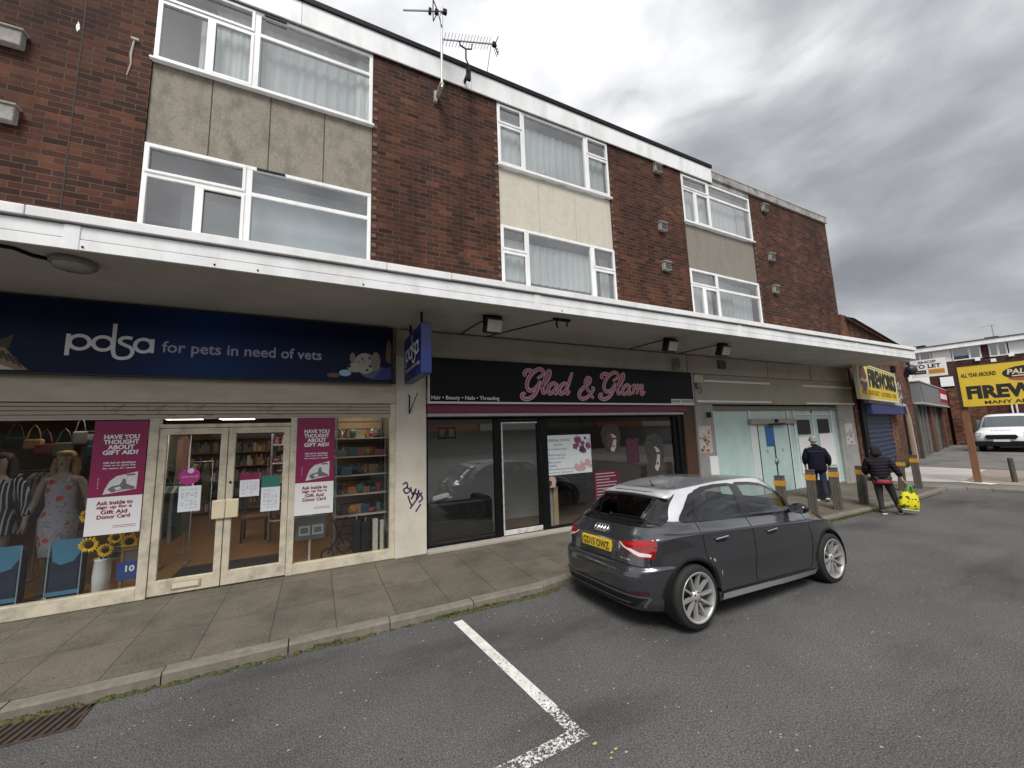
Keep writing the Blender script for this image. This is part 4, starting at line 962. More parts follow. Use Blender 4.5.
def car_paint(name, col, metal=.55, rough=.2):
    t = NT(name)
    fl = t.noise(900, 1, .5)
    c = t.mix(1., (*col, 1), t.ramp(fl, [(.3, (.8,) * 3), (.7, (1.25,) * 3)]), 'MULTIPLY')
    dirt = t.ramp(t.noise(3, 5, .6), [(.4, (0, 0, 0)), (.8, (.25,) * 3)])
    c = t.mix(dirt, c, (.09, .085, .08))
    t.bsdf(c, rough, metal, .5, coat=.9); return t.mat

def interp(tab, x):
    if x <= tab[0][0]: return tab[0][1]
    for (a, u), (b, v) in zip(tab[:-1], tab[1:]):
        if x <= b:
            s = (x - a) / (b - a); return u + (v - u) * s
    return tab[-1][1]
def interp_s(tab, x):   # smooth version (average of neighbours)
    return sum(interp(tab, x + d) for d in (-.14, -.07, 0, .07, .14)) / 5

def plan_ring(xr, xf, w, nr, nf, N):
    """half plan outline from front centre to rear centre, evenly spaced"""
    xm = .15; P = []
    for i in range(1201):
        th = math.pi * i / 1200; c, s = math.cos(th), math.sin(th)
        n = nf if c >= 0 else nr; a = (xf - xm) if c >= 0 else (xm - xr)
        P.append((xm + a * math.copysign(abs(c) ** (2 / n), c), w * abs(s) ** (2 / n)))
    L = [0]
    for p, q in zip(P[:-1], P[1:]): L.append(L[-1] + math.hypot(q[0] - p[0], q[1] - p[1]))
    out = []; j = 0
    for k in range(N):
        d = L[-1] * k / (N - 1)
        while j < len(L) - 2 and L[j + 1] < d: j += 1
        s = (d - L[j]) / max(1e-9, L[j + 1] - L[j]); out.append((P[j][0] + (P[j + 1][0] - P[j][0]) * s, P[j][1] + (P[j + 1][1] - P[j][1]) * s))
    return out

ZT = [(-1.8, .90), (-1.62, .925), (-1.45, .955), (-1.1, .965), (-.3, .93), (.7, .885), (1.05, .865), (1.5, .78), (1.85, .68), (2.0, .64)]
ZRF = [(-1.35, 1.20), (-1.2, 1.222), (-.9, 1.272), (-.45, 1.315), (0, 1.325), (.3, 1.318), (.6, 1.285)]
LV = [(0, .745, -1.72, 1.90), (.045, .795, -1.775, 1.97), (.12, .812, -1.812, 2.01), (.30, .820, -1.842, 2.045), (.45, .826, -1.850, 2.045), (.53, .828, -1.838, 2.03),
      (.565, .826, -1.797, 2.0), (.72, .822, -1.775, 1.96), (.84, .815, -1.745, 1.90), (.872, .816, -1.73, 1.88), (.90, .796, -1.705, 1.85), (1.0, .745, -1.62, 1.74)]
def pinpoly(x, y, P):
    r = False; j = len(P) - 1
    for i in range(len(P)):
        if (P[i][1] > y) != (P[j][1] > y) and x < (P[j][0] - P[i][0]) * (y - P[i][1]) / (P[j][1] - P[i][1]) + P[i][0]: r = not r
        j = i
    return r

AX = 1.228; RW = .292
SIDE_WIN = {'quarter': [(-1.20, .985), (-1.03, .982), (-.86, 1.215), (-.93, 1.19), (-1.02, 1.13)],
            'rear': [(-1.00, .980), (-.315, .955), (-.255, 1.272), (-.50, 1.272), (-.70, 1.255), (-.83, 1.225)],
            'front': [(-.18, .950), (.66, .910), (.80, .925), (.66, 1.06), (.46, 1.18), (.30, 1.235), (.10, 1.262), (-.14, 1.273)]}
REAR_WIN = [(-.60, .955), (.60, .955), (.485, 1.190), (.3, 1.204), (0, 1.208), (-.3, 1.204), (-.485, 1.190)]
WIND = [(-.64, .95), (.64, .95), (.48, 1.27), (-.48, 1.27)]

def make_hatchback(label, paint, accent, roofm, group=None, plate='GD15 OWZ'):
    root = thing('hatchback', label, 'car', (0, 0, 0), group)
    N = 150
    V = []; F = []; FR = []
    def row(pts):
        i0 = len(V); V.extend(pts); return list(range(i0, i0 + len(pts)))
    rows = []; regs = []
    # lower body rows
    ts = sorted(set([a[0] for a in LV] + [k / 26 for k in range(27)]))
    half = []
    for t in ts:
        w, xr, xf = (interp([(a[0], a[k]) for a in LV], t) for k in (1, 2, 3))
        R_ = plan_ring(xr, xf, w, 5.2 if t < .9 else 4.6, 3.9 if t < .9 else 3.2, N); pts = []
        for x, y in R_:
            yy = y
            ar = min(abs(x - AX), abs(x + AX))              # flared arches
            if ar < .42: yy += .014 * max(0, 1 - (ar / .42) ** 2) * max(0, 1 - abs(t - .38) / .4)
            if t < .5 and abs(x) < .95: yy -= .020 * math.sin(math.pi * min(1, max(0, (t - .08) / .42))) * min(1, (.95 - abs(x)) / .25)   # hollow above the sill
            zb = .155
            pts.append((x, -yy, zb + t * (interp_s(ZT, x) - zb)))
        half.append((pts, 'low'))
    base = half[-1][0]
    # greenhouse base and roof rings
    gb = plan_ring(-1.525, 1.18, .735, 4.6, 2.6, N); rt = plan_ring(-1.185, .56, .535, 4.6, 3.6, N)
    gbz = [(x, -y, interp_s(ZT, x) + .012 + (.05 * (1 - (y / .735) ** 2) if x > .8 else 0) + (.02 * (1 - (y / .735) ** 2) if x < -1.3 else 0)) for x, y in gb]
    for k in range(1, 8):
        s = k / 7
        half.append(([(a[0] + (b[0] - a[0]) * s, a[1] + (b[1] - a[1]) * s, a[2] + (b[2] - a[2]) * s + .035 * math.sin(math.pi * s) * min(1, math.hypot(a[0] - b[0], a[1] - b[1]) / .5)) for a, b in zip(base, gbz)], 'deck'))
    rtz = [(x, -y, interp_s(ZRF, x) + .018 * (1 - (y / .53) ** 2)) for x, y in rt]
    for k in range(1, 19):
        s = k / 18; bl = math.sin(math.pi * s) * .045
        pts = []
        for a, b in zip(gbz, rtz):
            d = Vector((a[0] - b[0], a[1] - b[1])); L = d.length; d = d / L if L > 1e-6 else d
            o = bl * (1 if abs(a[1]) > .45 else .8)
            pts.append((a[0] + (b[0] - a[0]) * s + d.x * o * .6, a[1] + (b[1] - a[1]) * s + d.y * o * .6, a[2] + (b[2] - a[2]) * s + o * .35))
        half.append((pts, 'green'))
    top = half[-1][0]
    for k in range(1, 9):
        s = 1 - (k / 8) ** 1.2 if k < 8 else 0
        half.append(([(-.45 + (x + .45) * (s if s else .0), y * s, z + .022 * (1 - s * s)) if s else (-.45 + (x + .45) * .02, 0, 1.352) for x, y, z in top], 'roof'))
    nr = len(half)
    idx = []
    for pts, reg in half:
        right = row(pts); left = row([(x, -y, z) for x, y, z in pts])
        idx.append((right, left))
    def regname(a, b): return half[b][1]
    for r in range(nr - 1):
        for side in (0, 1):
            A, B = idx[r][side], idx[r + 1][side]
            for k in range(N - 1):
                q = (A[k], A[k + 1], B[k + 1], B[k]) if side == 0 else (A[k + 1], A[k], B[k], B[k + 1])
                F.append(q); FR.append(regname(r, r + 1))
    # weld the centre line
    bm = bmesh.new(); bv = [bm.verts.new(v) for v in V]; lay = bm.faces.layers.int.new('reg')
    names = ['low', 'deck', 'green', 'roof']
    for f, g in zip(F, FR):
        try: fc = bm.faces.new([bv[i] for i in f]); fc[lay] = names.index(g)
        except ValueError: pass
    bmesh.ops.remove_doubles(bm, verts=bm.verts, dist=.0012)
    bmesh.ops.dissolve_degenerate(bm, edges=bm.edges, dist=.0004)
    bmesh.ops.recalc_face_normals(bm, faces=bm.faces)
    bm.normal_update(); bm.verts.ensure_lookup_table(); bm.verts.index_update()
    tree = BVHTree.FromBMesh(bm)
    VV = [v.co.copy() for v in bm.verts]; VN = [v.normal.copy() for v in bm.verts]
    faces = [([v.index for v in f.verts], names[f[lay]], f.calc_center_median()) for f in bm.faces]
    bm.free()
    DIR = {'R': ((0, 1, 0), lambda a, b: (a, -3, b)), 'L': ((0, -1, 0), lambda a, b: (a, 3, b)), 'B': ((1, 0, 0), lambda a, b: (-4, a, b)), 'F': ((-1, 0, 0), lambda a, b: (4, a, b)), 'T': ((0, 0, -1), lambda a, b: (a, b, 4))}
    def hit(ax, a, b, off):
        d, o = DIR[ax]; loc, nor, i, dist = tree.ray_cast(Vector(o(a, b)), Vector(d))
        if loc is None:
            loc, nor, i, dist = tree.find_nearest(Vector(o(a, b)) + Vector(d) * 2.4)
        if nor.dot(Vector(d)) > 0: nor = -nor
        return loc + nor * off
    def patch(mb, poly, ax, off=.004, m=0, seg=.05):
        b2 = bmesh.new(); f = b2.faces.new([b2.verts.new((p[0], p[1], 0)) for p in poly])
        bmesh.ops.triangulate(b2, faces=[f])
        for _ in range(5):
            es = [e for e in b2.edges if e.calc_length() > seg]
            if not es: break
            bmesh.ops.subdivide_edges(b2, edges=es, cuts=1); bmesh.ops.triangulate(b2, faces=b2.faces[:])
        b2.verts.index_update()
        mb.add([hit(ax, v.co.x, v.co.y, off) for v in b2.verts], [[v.index for v in f.verts] for f in b2.faces], m, True); b2.free()
    def dense(P, step=.03, closed=True):
        out = []
        for i in range(len(P) if closed else len(P) - 1):
            a, b = Vector(P[i]), Vector(P[(i + 1) % len(P)]); n = max(1, int((b - a).length / step))
            out += [a.lerp(b, k / n) for k in range(n)]
        if not closed: out.append(Vector(P[-1]))
        return out
    def line(mb, P, ax, w, off=.002, m=0, closed=False):
        D_ = dense(P, .03, closed); n = len(D_)
        vs = []
        for i, p in enumerate(D_):
            a = D_[(i - 1) % n] if closed or i else p; b = D_[(i + 1) % n] if closed or i < n - 1 else p
            d = (b - a).normalized(); nn = Vector((-d.y, d.x)) * w / 2
            vs += [hit(ax, *(p + nn), off), hit(ax, *(p - nn), off)]
        mb.add(vs, [(2 * i, 2 * i + 1, 2 * ((i + 1) % n) + 1, 2 * ((i + 1) % n)) for i in range(n if closed else n - 1)], m, True)
    # sort the shell into parts
    DOORR = [(-.985, .54), (-.93, .46), (-.87, .30), (-.26, .27), (-.24, .96), (-1.05, 1.0), (-1.05, .62)]; DOORF = [(-.26, .27), (.80, .25), (.82, .50), (.80, .93), (-.24, .96)]
    parts = {k: [] for k in ('body', 'roof', 'bonnet', 'tailgate', 'doorRr', 'doorRf', 'doorLr', 'doorLf', 'accent', 'bumper')}
    def in_window(c):
        if abs(c.y) > .42 and c.x < .85:
            if any(pinpoly(c.x, c.z, P) for P in SIDE_WIN.values()): return True
        return False
    for f, g, c in faces:
        if c.z < .75 and abs(c.y) > .5 and min(math.hypot(c.x - AX, c.z - RW), math.hypot(c.x + AX, c.z - RW)) < .338: continue
        if g == 'green':
            if in_window(c): continue
            if c.x < -1.0 and abs(c.y) < .62 and pinpoly(c.y, c.z, [(y * .95, z + (.012 if z < 1 else -.012)) for y, z in REAR_WIN]): continue
            if c.x > .3 and pinpoly(c.y, c.z, [(y * .95, z) for y, z in WIND]): continue
            parts['accent'].append(f); continue
        if g == 'roof': parts['roof'].append(f); continue
        if g == 'deck': parts['bonnet' if c.x > .9 else 'tailgate' if c.x < -1.4 and abs(c.y) < .66 else 'body'].append(f); continue
        s = 'R' if c.y < 0 else 'L'
        if abs(c.y) > .6 and pinpoly(c.x, c.z, DOORR): parts['door' + s + 'r'].append(f)
        elif abs(c.y) > .6 and pinpoly(c.x, c.z, DOORF): parts['door' + s + 'f'].append(f)
        elif c.x < -1.45 and c.z > .60 and abs(c.y) < .66: parts['tailgate'].append(f)
        elif c.x < -1.35 and c.z <= .60: parts['bumper'].append(f)
        else: parts['body'].append(f)
    def shell(name, fl, m, parent):
        ids = sorted({i for f in fl for i in f}); mp = {i: k for k, i in enumerate(ids)}
        me = bpy.data.meshes.new(name); me.from_pydata([VV[i] for i in ids], [], [[mp[i] for i in f] for f in fl]); me.materials.append(m)
        me.polygons.foreach_set('use_smooth', [True] * len(fl)); me.update()
        me.normals_split_custom_set_from_vertices([VN[i] for i in ids])
        o = bpy.data.objects.new(name, me); COL.objects.link(o); o.parent = parent; return o
    body = shell('body', parts['body'], paint, root); roof = shell('roof', parts['roof'], roofm, root)
    shell('bonnet', parts['bonnet'], paint, root); tg = shell('tailgate', parts['tailgate'], paint, root); bump_ = shell('bumper', parts['bumper'], paint, root)
    shell('roof_arch', parts['accent'], accent, root)
    doors = {k: shell('door', parts['door' + k], paint, root) for k in ('Rr', 'Rf', 'Lr', 'Lf')}
    # glass and black surrounds
    for s in ('R', 'L'):
        for k, P in SIDE_WIN.items():
            g = MB(); patch(g, P, s, .003, 0); g.build('side_window', M_CARGLASS if k != 'quarter' else M_CARREAR, root, recalc=False)
        b = MB()
        for P in SIDE_WIN.values(): line(b, P, s, .034, .0055, 0, True)
        line(b, [(-.25, .95), (-.20, 1.275)], s, .10, .0065, 0); line(b, [(-1.015, .985), (-.845, 1.215)], s, .04, .0065, 0)
        line(b, [(-1.2, .972), (-.3, .940), (.80, .902)], s, .020, .007, 0)
        b.build('window_surround', M_CARGLOSS, root)
    g = MB(); patch(g, REAR_WIN, 'B', .003); g.build('rear_window', M_CARREAR, root, recalc=False)
    b = MB(); line(b, REAR_WIN, 'B', .055, .0055, 0, True)
    for s in (-1, 1): patch(b, [(s * .49, .955), (s * .60, .955), (s * .485, 1.19), (s * .42, 1.19)], 'B', .006)
    b.build('rear_window_surround', M_CARGLOSS, root)
    g = MB(); patch(g, WIND, 'F', .003); g.build('windscreen', M_CARGLASS, root, recalc=False)
    b = MB(); line(b, WIND, 'F', .05, .0055, 0, True); b.build('windscreen_surround', M_CARGLOSS, root)
    # roof spoiler over the tailgate glass
    sp = MB(); top_ = []; n = 24
    for i in range(n + 1):
        y = -.52 + 1.04 * i / n; q = hit('T', -1.03, y * .93, .003); e = 1 - .22 * abs(y / .52) ** 4; c_ = (y / .52) ** 2
        q2 = hit('T', -1.13, y * .95, .006)
        top_.append(((q.x, y * .94, q.z), (q2.x, y * .97, q2.z), (-1.12 - .145 * e, y, 1.222 - .028 * c_), (-1.12 - .135 * e, y, 1.206 - .028 * c_), (-1.16, y * .98, 1.196 - .03 * c_)))
    sp.add([p for r in top_ for p in r], [(5 * i + k, 5 * i + 5 + k, 5 * i + 5 + (k + 1) % 5, 5 * i + (k + 1) % 5) for i in range(n) for k in range(4)] + [(0, 1, 2, 3, 4), (5 * n + 4, 5 * n + 3, 5 * n + 2, 5 * n + 1, 5 * n)], 0, True)
    sp.build('spoiler', accent, root, smooth=True)
    MB().box(-1.262, -1.25, -.16, .16, 1.196, 1.206).build('brake_lamp', M('brake_strip', (.18, .01, .012), .3), root)
    # shut lines
    for s, kk in (('R', 'R'), ('L', 'L')):
        l = MB(); line(l, [(-1.05, .975), (-1.05, .66), (-1.0, .56), (-.91, .42), (-.865, .275)], s, .009, .002); line(l, [(-.86, .275), (.72, .255)], s, .012, .002); line(l, [(-.265, .94), (-.275, .28)], s, .009, .002)
        l.build('shut_line', M_BLACK, doors[kk + 'r'])
        l = MB(); line(l, [(.80, .885), (.83, .60), (.80, .30), (.74, .255)], s, .009, .002); l.build('shut_line', M_BLACK, doors[kk + 'f'])
        for dk, hx, hz in ((kk + 'r', -.80, .775), (kk + 'f', .05, .755)):
            h = MB(); sgn = -1 if s == 'R' else 1
            patch(h, [(hx - .09 + .18 * a, hz + b * .032) for a, b in ((0, 0), (.15, -.8), (.85, -.8), (1, 0), (.85, .7), (.15, .7))], s, .0025, 1)
            p0, p1 = hit(s, hx - .10, hz + .012, .022), hit(s, hx + .09, hz + .022, .022)
            h.bar(p0, p1, .010, .017, 0, b=.004)
            h.build('door_handle', [M_CHROME, M_CARGLOSS], doors[dk])
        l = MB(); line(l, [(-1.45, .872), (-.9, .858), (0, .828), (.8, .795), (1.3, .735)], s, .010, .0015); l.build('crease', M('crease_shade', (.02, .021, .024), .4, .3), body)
        sk = MB(); line(sk, [(-.86, .232), (0, .218), (.86, .205)], s, .055, .014); sk.build('sill', M('sill_grey', (.34, .34, .345), .35, .4), root)
        # arch lips and liners
        for ax in (-AX, AX):
            a = MB(); pr_ = []
            for i in range(27):
                th = rad(4 + 172 * i / 26)
                pr_ += [hit(s, ax + r * math.cos(th), RW + r * math.sin(th), o) for r, o in ((.366, .002), (.352, .006), (.332, .005))]
                q = hit(s, ax + .330 * math.cos(th), RW + .330 * math.sin(th), -.10); pr_.append(q)
            a.add(pr_, [(4 * i + k, 4 * i + k + 1, 4 * i + k + 5, 4 * i + k + 4) for i in range(26) for k in range(3)], 0, True)
            a.build('arch_lip', M('arch_lip_shade', (.016, .017, .019), .45, .2, spec=.3), root)  # body coloured lip painted dark to put in the arch's shade
            a = MB(); sg = -1 if s == 'R' else 1; pr_ = []
            for i in range(25):
                th = rad(-20 + 220 * i / 24)
                for y in (.80, .45): pr_.append((ax + .345 * math.cos(th), sg * y, RW + .345 * math.sin(th)))
            a.add(pr_, [(2 * i, 2 * i + 1, 2 * i + 3, 2 * i + 2) for i in range(24)], 0, True); a.box(ax - .34, ax + .34, sg * .44, sg * .45, .17, .66)
            a.build('wheel_arch_liner', M_BLACK, root)
    MB().box(-1.55, 1.75, -.66, .66, .15, .20).build('underbody', M_BLACK, root)
    # wheels
    def wheel_mesh(sg):
        t = MB().lathe([(.185, -.095), (.225, -.10), (.268, -.098), (.286, -.085), (RW, -.06), (RW, .06), (.286, .085), (.268, .098), (.225, .10), (.205, .098)], (0, 0, 0), 48, 0, 'y', cap=False)
        r = MB()
        r.lathe([(.205, .098), (.228, .102), (.232, .108), (.226, .110), (.212, .104), (.205, .09), (.20, .03), (.20, -.06)], (0, 0, 0), 48, 0, 'y', cap=False)
        r.lathe([(.0, .094), (.03, .094), (.036, .088), (.055, .082), (.062, .06)], (0, 0, 0), 24, 0, 'y')
        for k in range(10):
            th = 2 * math.pi * k / 10 + .1; d = Vector((math.cos(th), 0, math.sin(th))); u = Vector((-d.z, 0, d.x))
            r.add([d * .05 + u * .012 + Vector((0, .078, 0)), d * .05 - u * .012 + Vector((0, .078, 0)), d * .212 - u * .0085 + Vector((0, .100, 0)), d * .212 + u * .0085 + Vector((0, .100, 0)),
                   d * .05 + u * .015 + Vector((0, .045, 0)), d * .05 - u * .015 + Vector((0, .045, 0)), d * .212 - u * .011 + Vector((0, .065, 0)), d * .212 + u * .011 + Vector((0, .065, 0))],
                  [(0, 1, 2, 3), (0, 4, 5, 1), (1, 5, 6, 2), (2, 6, 7, 3), (3, 7, 4, 0), (4, 7, 6, 5)], 0)
        for k in range(5):
            th = 2 * math.pi * k / 5; r.lathe([(.008, .085), (.008, .092), (.0, .094)], (.042 * math.cos(th), 0, .042 * math.sin(th)), 8, 1, 'y')
        b = MB().lathe([(.0, .02), (.15, .02), (.15, .0), (.0, .0)], (0, 0, 0), 32, 0, 'y').lathe([(.20, -.05), (.0, -.05)], (0, 0, 0), 24, 1, 'y')
        if sg < 0:
            for q in (t, r, b): q.v = [(x, -y, z) for x, y, z in q.v]
        return t, r, b
    for ax in (-AX, AX):
        for sg in (-1, 1):
            t_, r_, b_ = wheel_mesh(sg); w = t_.build('wheel', M_TYRE, root); w.location = (ax, sg * .725, RW)
            for q, nm, mt in ((r_, 'rim', [M_RIM, M_BLACK]), (b_, 'brake_disc', [M('disc_steel', (.05, .05, .05), .5, .7), M_BLACK])):
                o = q.build(nm, mt); o.parent = w
    # lamps, plate, emblem, bumper details at the back
    for s in (-1, 1):
        lp = MB()
        patch(lp, [(s * y, z) for y, z in ((.335, .785), (.42, .802), (.57, .822), (.63, .832), (.675, .838), (.69, .77), (.68, .665), (.58, .665), (.48, .71), (.40, .735))], 'B', .004, 0)
        q = MB(); patch(q, [(s * y, z) for y, z in ((.42, .745), (.50, .742), (.58, .715), (.63, .712), (.665, .704), (.66, .682), (.58, .682), (.49, .717))], 'B', .0065, 0)
        q2 = MB(); line(q2, [(s * y, z) for y, z in ((.35, .785), (.41, .75), (.48, .728))], 'B', .012, .0068)
        L_ = lp.build('tail_light', M_TAILRED, root); q.build('lens', M_TAILWHT, L_); q2.build('lens_edge', M_TAILWHT, L_)
        q3 = MB(); patch(q3, [(s * y, z) for y, z in ((.40, .785), (.52, .802), (.63, .815), (.64, .785), (.52, .77))], 'B', .0063); q3.build('inner_lamp', M('tail_lamp_bright', (.40, .010, .012), .2), L_)
        rf_ = MB(); patch(rf_, [(s * y, z) for y, z in ((.50, .335), (.66, .36), (.66, .38), (.50, .355))], 'B', .004); rf_.build('reflector', M('reflector_red', (.06, .012, .012), .3), root)
        hl = MB(); patch(hl, [(s * y, z) for y, z in ((.42, .60), (.66, .62), (.70, .69), (.55, .69), (.43, .66))], 'F', .004); hl.build('headlight', M_TAILWHT, root)
    pc = hit('B', 0, .72, .012); pl_ = MB(); pl_.box(pc.x - .006, pc.x + .02, -.245, .245, .665, .775, 0, .004); P_ = pl_.build('number_plate', M_PLATE, root)
    if plate: put_text(MB(), plate, (pc.x - .0065, .222, .682), (0, -1, 0), (0, 0, 1), .444, .076, 0, .015).build('lettering', M_BLACK, P_)
    em = MB()
    for k in range(4):
        c = hit('B', .075 - .05 * k, .862, .010)
        em.tube([hit('B', .075 - .05 * k + .034 * math.cos(a), .862 + .034 * math.sin(a), .009 + .003 * (k % 2)) for a in [2 * math.pi * i / 20 for i in range(21)]], .0065, 6, cap=False)
    em.build('emblem', M_CHROME, root)
    bd = MB(); patch(bd, [(-.50, .632), (-.38, .640), (-.38, .655), (-.50, .648)], 'B', .004); bd.build('badge', M_CHROME, root)
    lw = MB(); line(lw, [(-.66, .585), (-.4, .60), (0, .605), (.4, .60), (.66, .585)], 'B', .010, .002); line(lw, [(-.665, .60), (-.66, .69)], 'B', .008, .002); line(lw, [(.665, .60), (.66, .69)], 'B', .008, .002); lw.build('shut_line', M_BLACK, tg)
    df = MB(); patch(df, [(-.62, .30), (0, .31), (.62, .30), (.52, .215), (0, .205), (-.52, .215)], 'B', .006, 0); d_ = df.build('diffuser', M_CARBLK, root)
    d2 = MB(); line(d2, [(-.66, .325), (-.4, .335), (0, .338), (.4, .335), (.66, .325)], 'B', .016, .012); line(d2, [(-.66, .32), (-.60, .23)], 'B', .02, .012); line(d2, [(.66, .32), (.60, .23)], 'B', .02, .012); line(d2, [(-.5, .26), (.5, .26)], 'B', .012, .016); d2.build('diffuser_trim', M('diff_grey', (.10, .10, .105), .4, .3), d_)
    for y in (.40, .50):
        c = hit('B', y, .225, 0); MB().lathe([(.028, -.05), (.034, -.05), (.034, .06), (.028, .06)], (c.x + .075, c.y, .215), 14, 0, 'x').build('exhaust', M('exhaust_steel', (.12, .12, .12), .3, .9), root)
    gr_ = MB(); patch(gr_, [(-.32, .33), (.32, .33), (.36, .50), (.28, .60), (-.28, .60), (-.36, .50)], 'F', .004); gr_.build('grille', M_CARBLK, root)
    fp_ = hit('F', 0, .42, .014); MB().box(fp_.x - .01, fp_.x + .006, -.245, .245, .37, .48, 0, .004).build('number_plate', M('plate_white', (.7, .7, .7), .5), root)
    # mirrors, aerial, wiper
    for s in (-1, 1):
        m_ = MB().ball((.60, s * .845, .955), (.075, .105, .062), 14, 0).bar((.63, s * .70, .915), (.62, s * .80, .935), .05, .035, 0, b=.008)
        m_.box(.528, .534, s * .775, s * .92, .915, .995, 1); m_.build('mirror', [M_CARGLOSS, M('mirror_glass', (.3, .31, .32), .05, .9)], root)
    q = hit('T', -.86, 0, 0); MB().tube([(q.x, 0, q.z), (q.x - .05, 0, q.z + .07)], [.007, .004], 6).ball((q.x, 0, q.z), (.035, .02, .014), 10).build('aerial', M_BLACK, root)
    w0 = hit('B', .02, .985, .018); w1 = hit('B', -.40, .99, .014); MB().tube([w0, w1], .008, 6).ball(w0, .02, 8).build('wiper', M_BLACK, root)
    # cabin
    for x in (-.62, .18):
        for y in (-.34, .34):
            S = MB().box(x - .25, x + .25, y - .22, y + .22, .42, .56, 0, .05)
            S.bar((x - .20, y, .52), (x - .36, y, 1.02), .40, .12, 0, (1, 0, 0), .04); S.bar((x - .375, y, 1.03), (x - .41, y, 1.17), .22, .08, 0, (1, 0, 0), .03)
            S.build('seat', M_SEAT, root)
    MB().box(.72, 1.0, -.66, .66, .62, .90, 0, .06).build('dashboard', M_SEAT, root)
    ring = [(.60 + .05 * math.sin(a), -.34 + .17 * math.cos(a), .86 + .165 * math.sin(a)) for a in [2 * math.pi * i / 24 for i in range(25)]]
    MB().tube(ring, .014, 8, cap=False).tube([(.60, -.5, .86), (.66, -.34, .84), (.60, -.18, .86)], .016, 6).build('steering_wheel', M_BLACK, root)
    MB().box(-1.45, .95, -.70, .70, .36, .40).box(-1.45, -1.0, -.55, .55, .40, .86).build('cabin_floor', M_SEAT, root)
    root['_hit'] = 0
    del root['_hit']
    return root, doors, patch

CAR, _d, _patch = make_hatchback('dark grey hatchback with silver roof arch parked beside the kerb', car_paint('grey_paint', (.076, .080, .089), .72, .19), M('silver_arch', (.56, .57, .59), .3, .4, var=.04, coat=.6), car_paint('roof_sky_sheen', (.30, .31, .335), .5, .3))  # roof painted lighter than the body grey to imitate reflected sky
for P in ([(-.965, .60), (-.955, .612), (-.94, .608), (-.93, .59), (-.945, .578), (-.955, .585)], [(-1.02, .617), (-1.0, .626), (-.985, .615), (-1.005, .608)], [(-.855, .47), (-.842, .488), (-.832, .45), (-.838, .43), (-.848, .445)]):
    q = MB(); _patch(q, P, 'R', .004); q.build('scuff', M('bare_scuff', (.30, .295, .29), .6, var=.6, vscale=80), _d['Rr'])
CAR.location = (4.572, -2.87, ZR - .012); CAR.rotation_euler = (rad(-1.5), rad(.9), 0)
# ------------------------------------------------------------------ charity shop interior
M_WOODF = M('wood_floor', (.24, .115, .042), .45, var=.25, vscale=5, stretch=(8, .6, 1))
M_WALLW = M('shop_wall', (.12, .095, .066), .85, var=.06)
M_CEIL = M('shop_ceiling', (.55, .53, .50), .9, var=.04)
M_DARKW = M('dark_wall', (.10, .085, .07), .9, var=.3)
ra = MB()
ra.box(-5.55, 1.10, 6.9, 7.0, 0, 2.9).box(-5.65, -5.55, .13, 7.0, 0, 2.9).box(1.10, 1.16, .36, 7.0, 0, 2.9)
ra.build('shop_room', M_WALLW, BLD)
MB().box(-5.55, 1.10, .125, 6.9, -.02, .012).build('shop_floor', M_WOODF, BLD)
MB().box(-5.55, 1.10, .125, 6.9, 2.62, 2.7).build('shop_ceiling', M_CEIL, BLD)
MB().box(-1.75, -.35, .16, 1.25, .0125, .022).build('door_mat', M('mat_charcoal', (.025, .024, .023), .95, var=.3), BLD)
M_LAMP = glow('ceiling_lamp', (1., .92, .78), 6.5)
for x, y, zl in ((-1.93, 1.5, 2.25), (-1.20, 1.45, 2.24), (-.62, 1.5, 2.26), (-3.6, 2.6, 2.5), (-1.6, 3.4, 2.5), (.2, 3.0, 2.5), (-3.0, 4.8, 2.5), (-.9, 5.2, 2.5), (.4, 5.4, 2.5), (-4.4, 1.4, 2.5), (-2.9, .95, 2.5), (.66, .62, 2.5), (-1.1, 2.5, 2.5)):  # the last panels, over mannequins, shelves and chair, are added to brighten them
    r = thing('ceiling_light', 'lit white ceiling panel inside the charity shop, some added to brighten stock', 'ceiling light', (x, y, zl), 'lit ceiling panels in the charity shop')
    fr_ = MB().box(x - .25, x + .25, y - .15, y + .15, zl + .006, zl + .04)
    for q in (-.2, .2): fr_.tube([(x + q, y, zl + .04), (x + q, y, 2.62)], .004, 4)
    fr_.build('frame', M_WHT, r)
    MB().box(x - .23, x + .23, y - .13, y + .13, zl, zl + .0055).build('diffuser', M_LAMP, r)

CLOTH = [(.03, .03, .035), (.05, .05, .06), (.16, .15, .14), (.10, .03, .035), (.03, .06, .09), (.22, .19, .15), (.06, .07, .04), (.20, .10, .08), (.012, .012, .015), (.28, .27, .27), (.11, .08, .06)]
M_CLOTH = [M('cloth_%s' % 'abcdefghijk'[i], c, .9, var=.15, vscale=25) for i, c in enumerate(CLOTH)]
M_RAIL = M('rail_steel', (.42, .42, .42), .35, .8)
def clothes_rail(x0, x1, y, zt, label, n, seed):
    R_ = random.Random(seed)
    r = thing('clothes_rail', label, 'clothes rail', ((x0 + x1) / 2, y, 0), 'clothes rails inside the charity shop')
    MB().tube([(x0, y, .02), (x0, y, zt), (x1, y, zt), (x1, y, .02)], .014, 6).bar((x0, y - .2, .03), (x0, y + .2, .03), .03, .03).bar((x1, y - .2, .03), (x1, y + .2, .03), .03, .03).build('rail_frame', M_RAIL, r)
    for k in range(n):
        x = x0 + .06 + (x1 - x0 - .12) * (k + .5) / n; L = R_.uniform(.62, .95); w = R_.uniform(.19, .23); t = R_.uniform(.02, .035)
        prof = [(0, -.04), (.06, -.05), (w, -.13), (w + .02, -.45), (w, -L), (-w, -L), (-w - .02, -.45), (-w, -.13), (-.06, -.05)]
        MB().plate([(x - t, y + p[0], zt + p[1]) for p in prof], (2 * t, 0, 0)).build('garment', R_.choice(M_CLOTH), r)
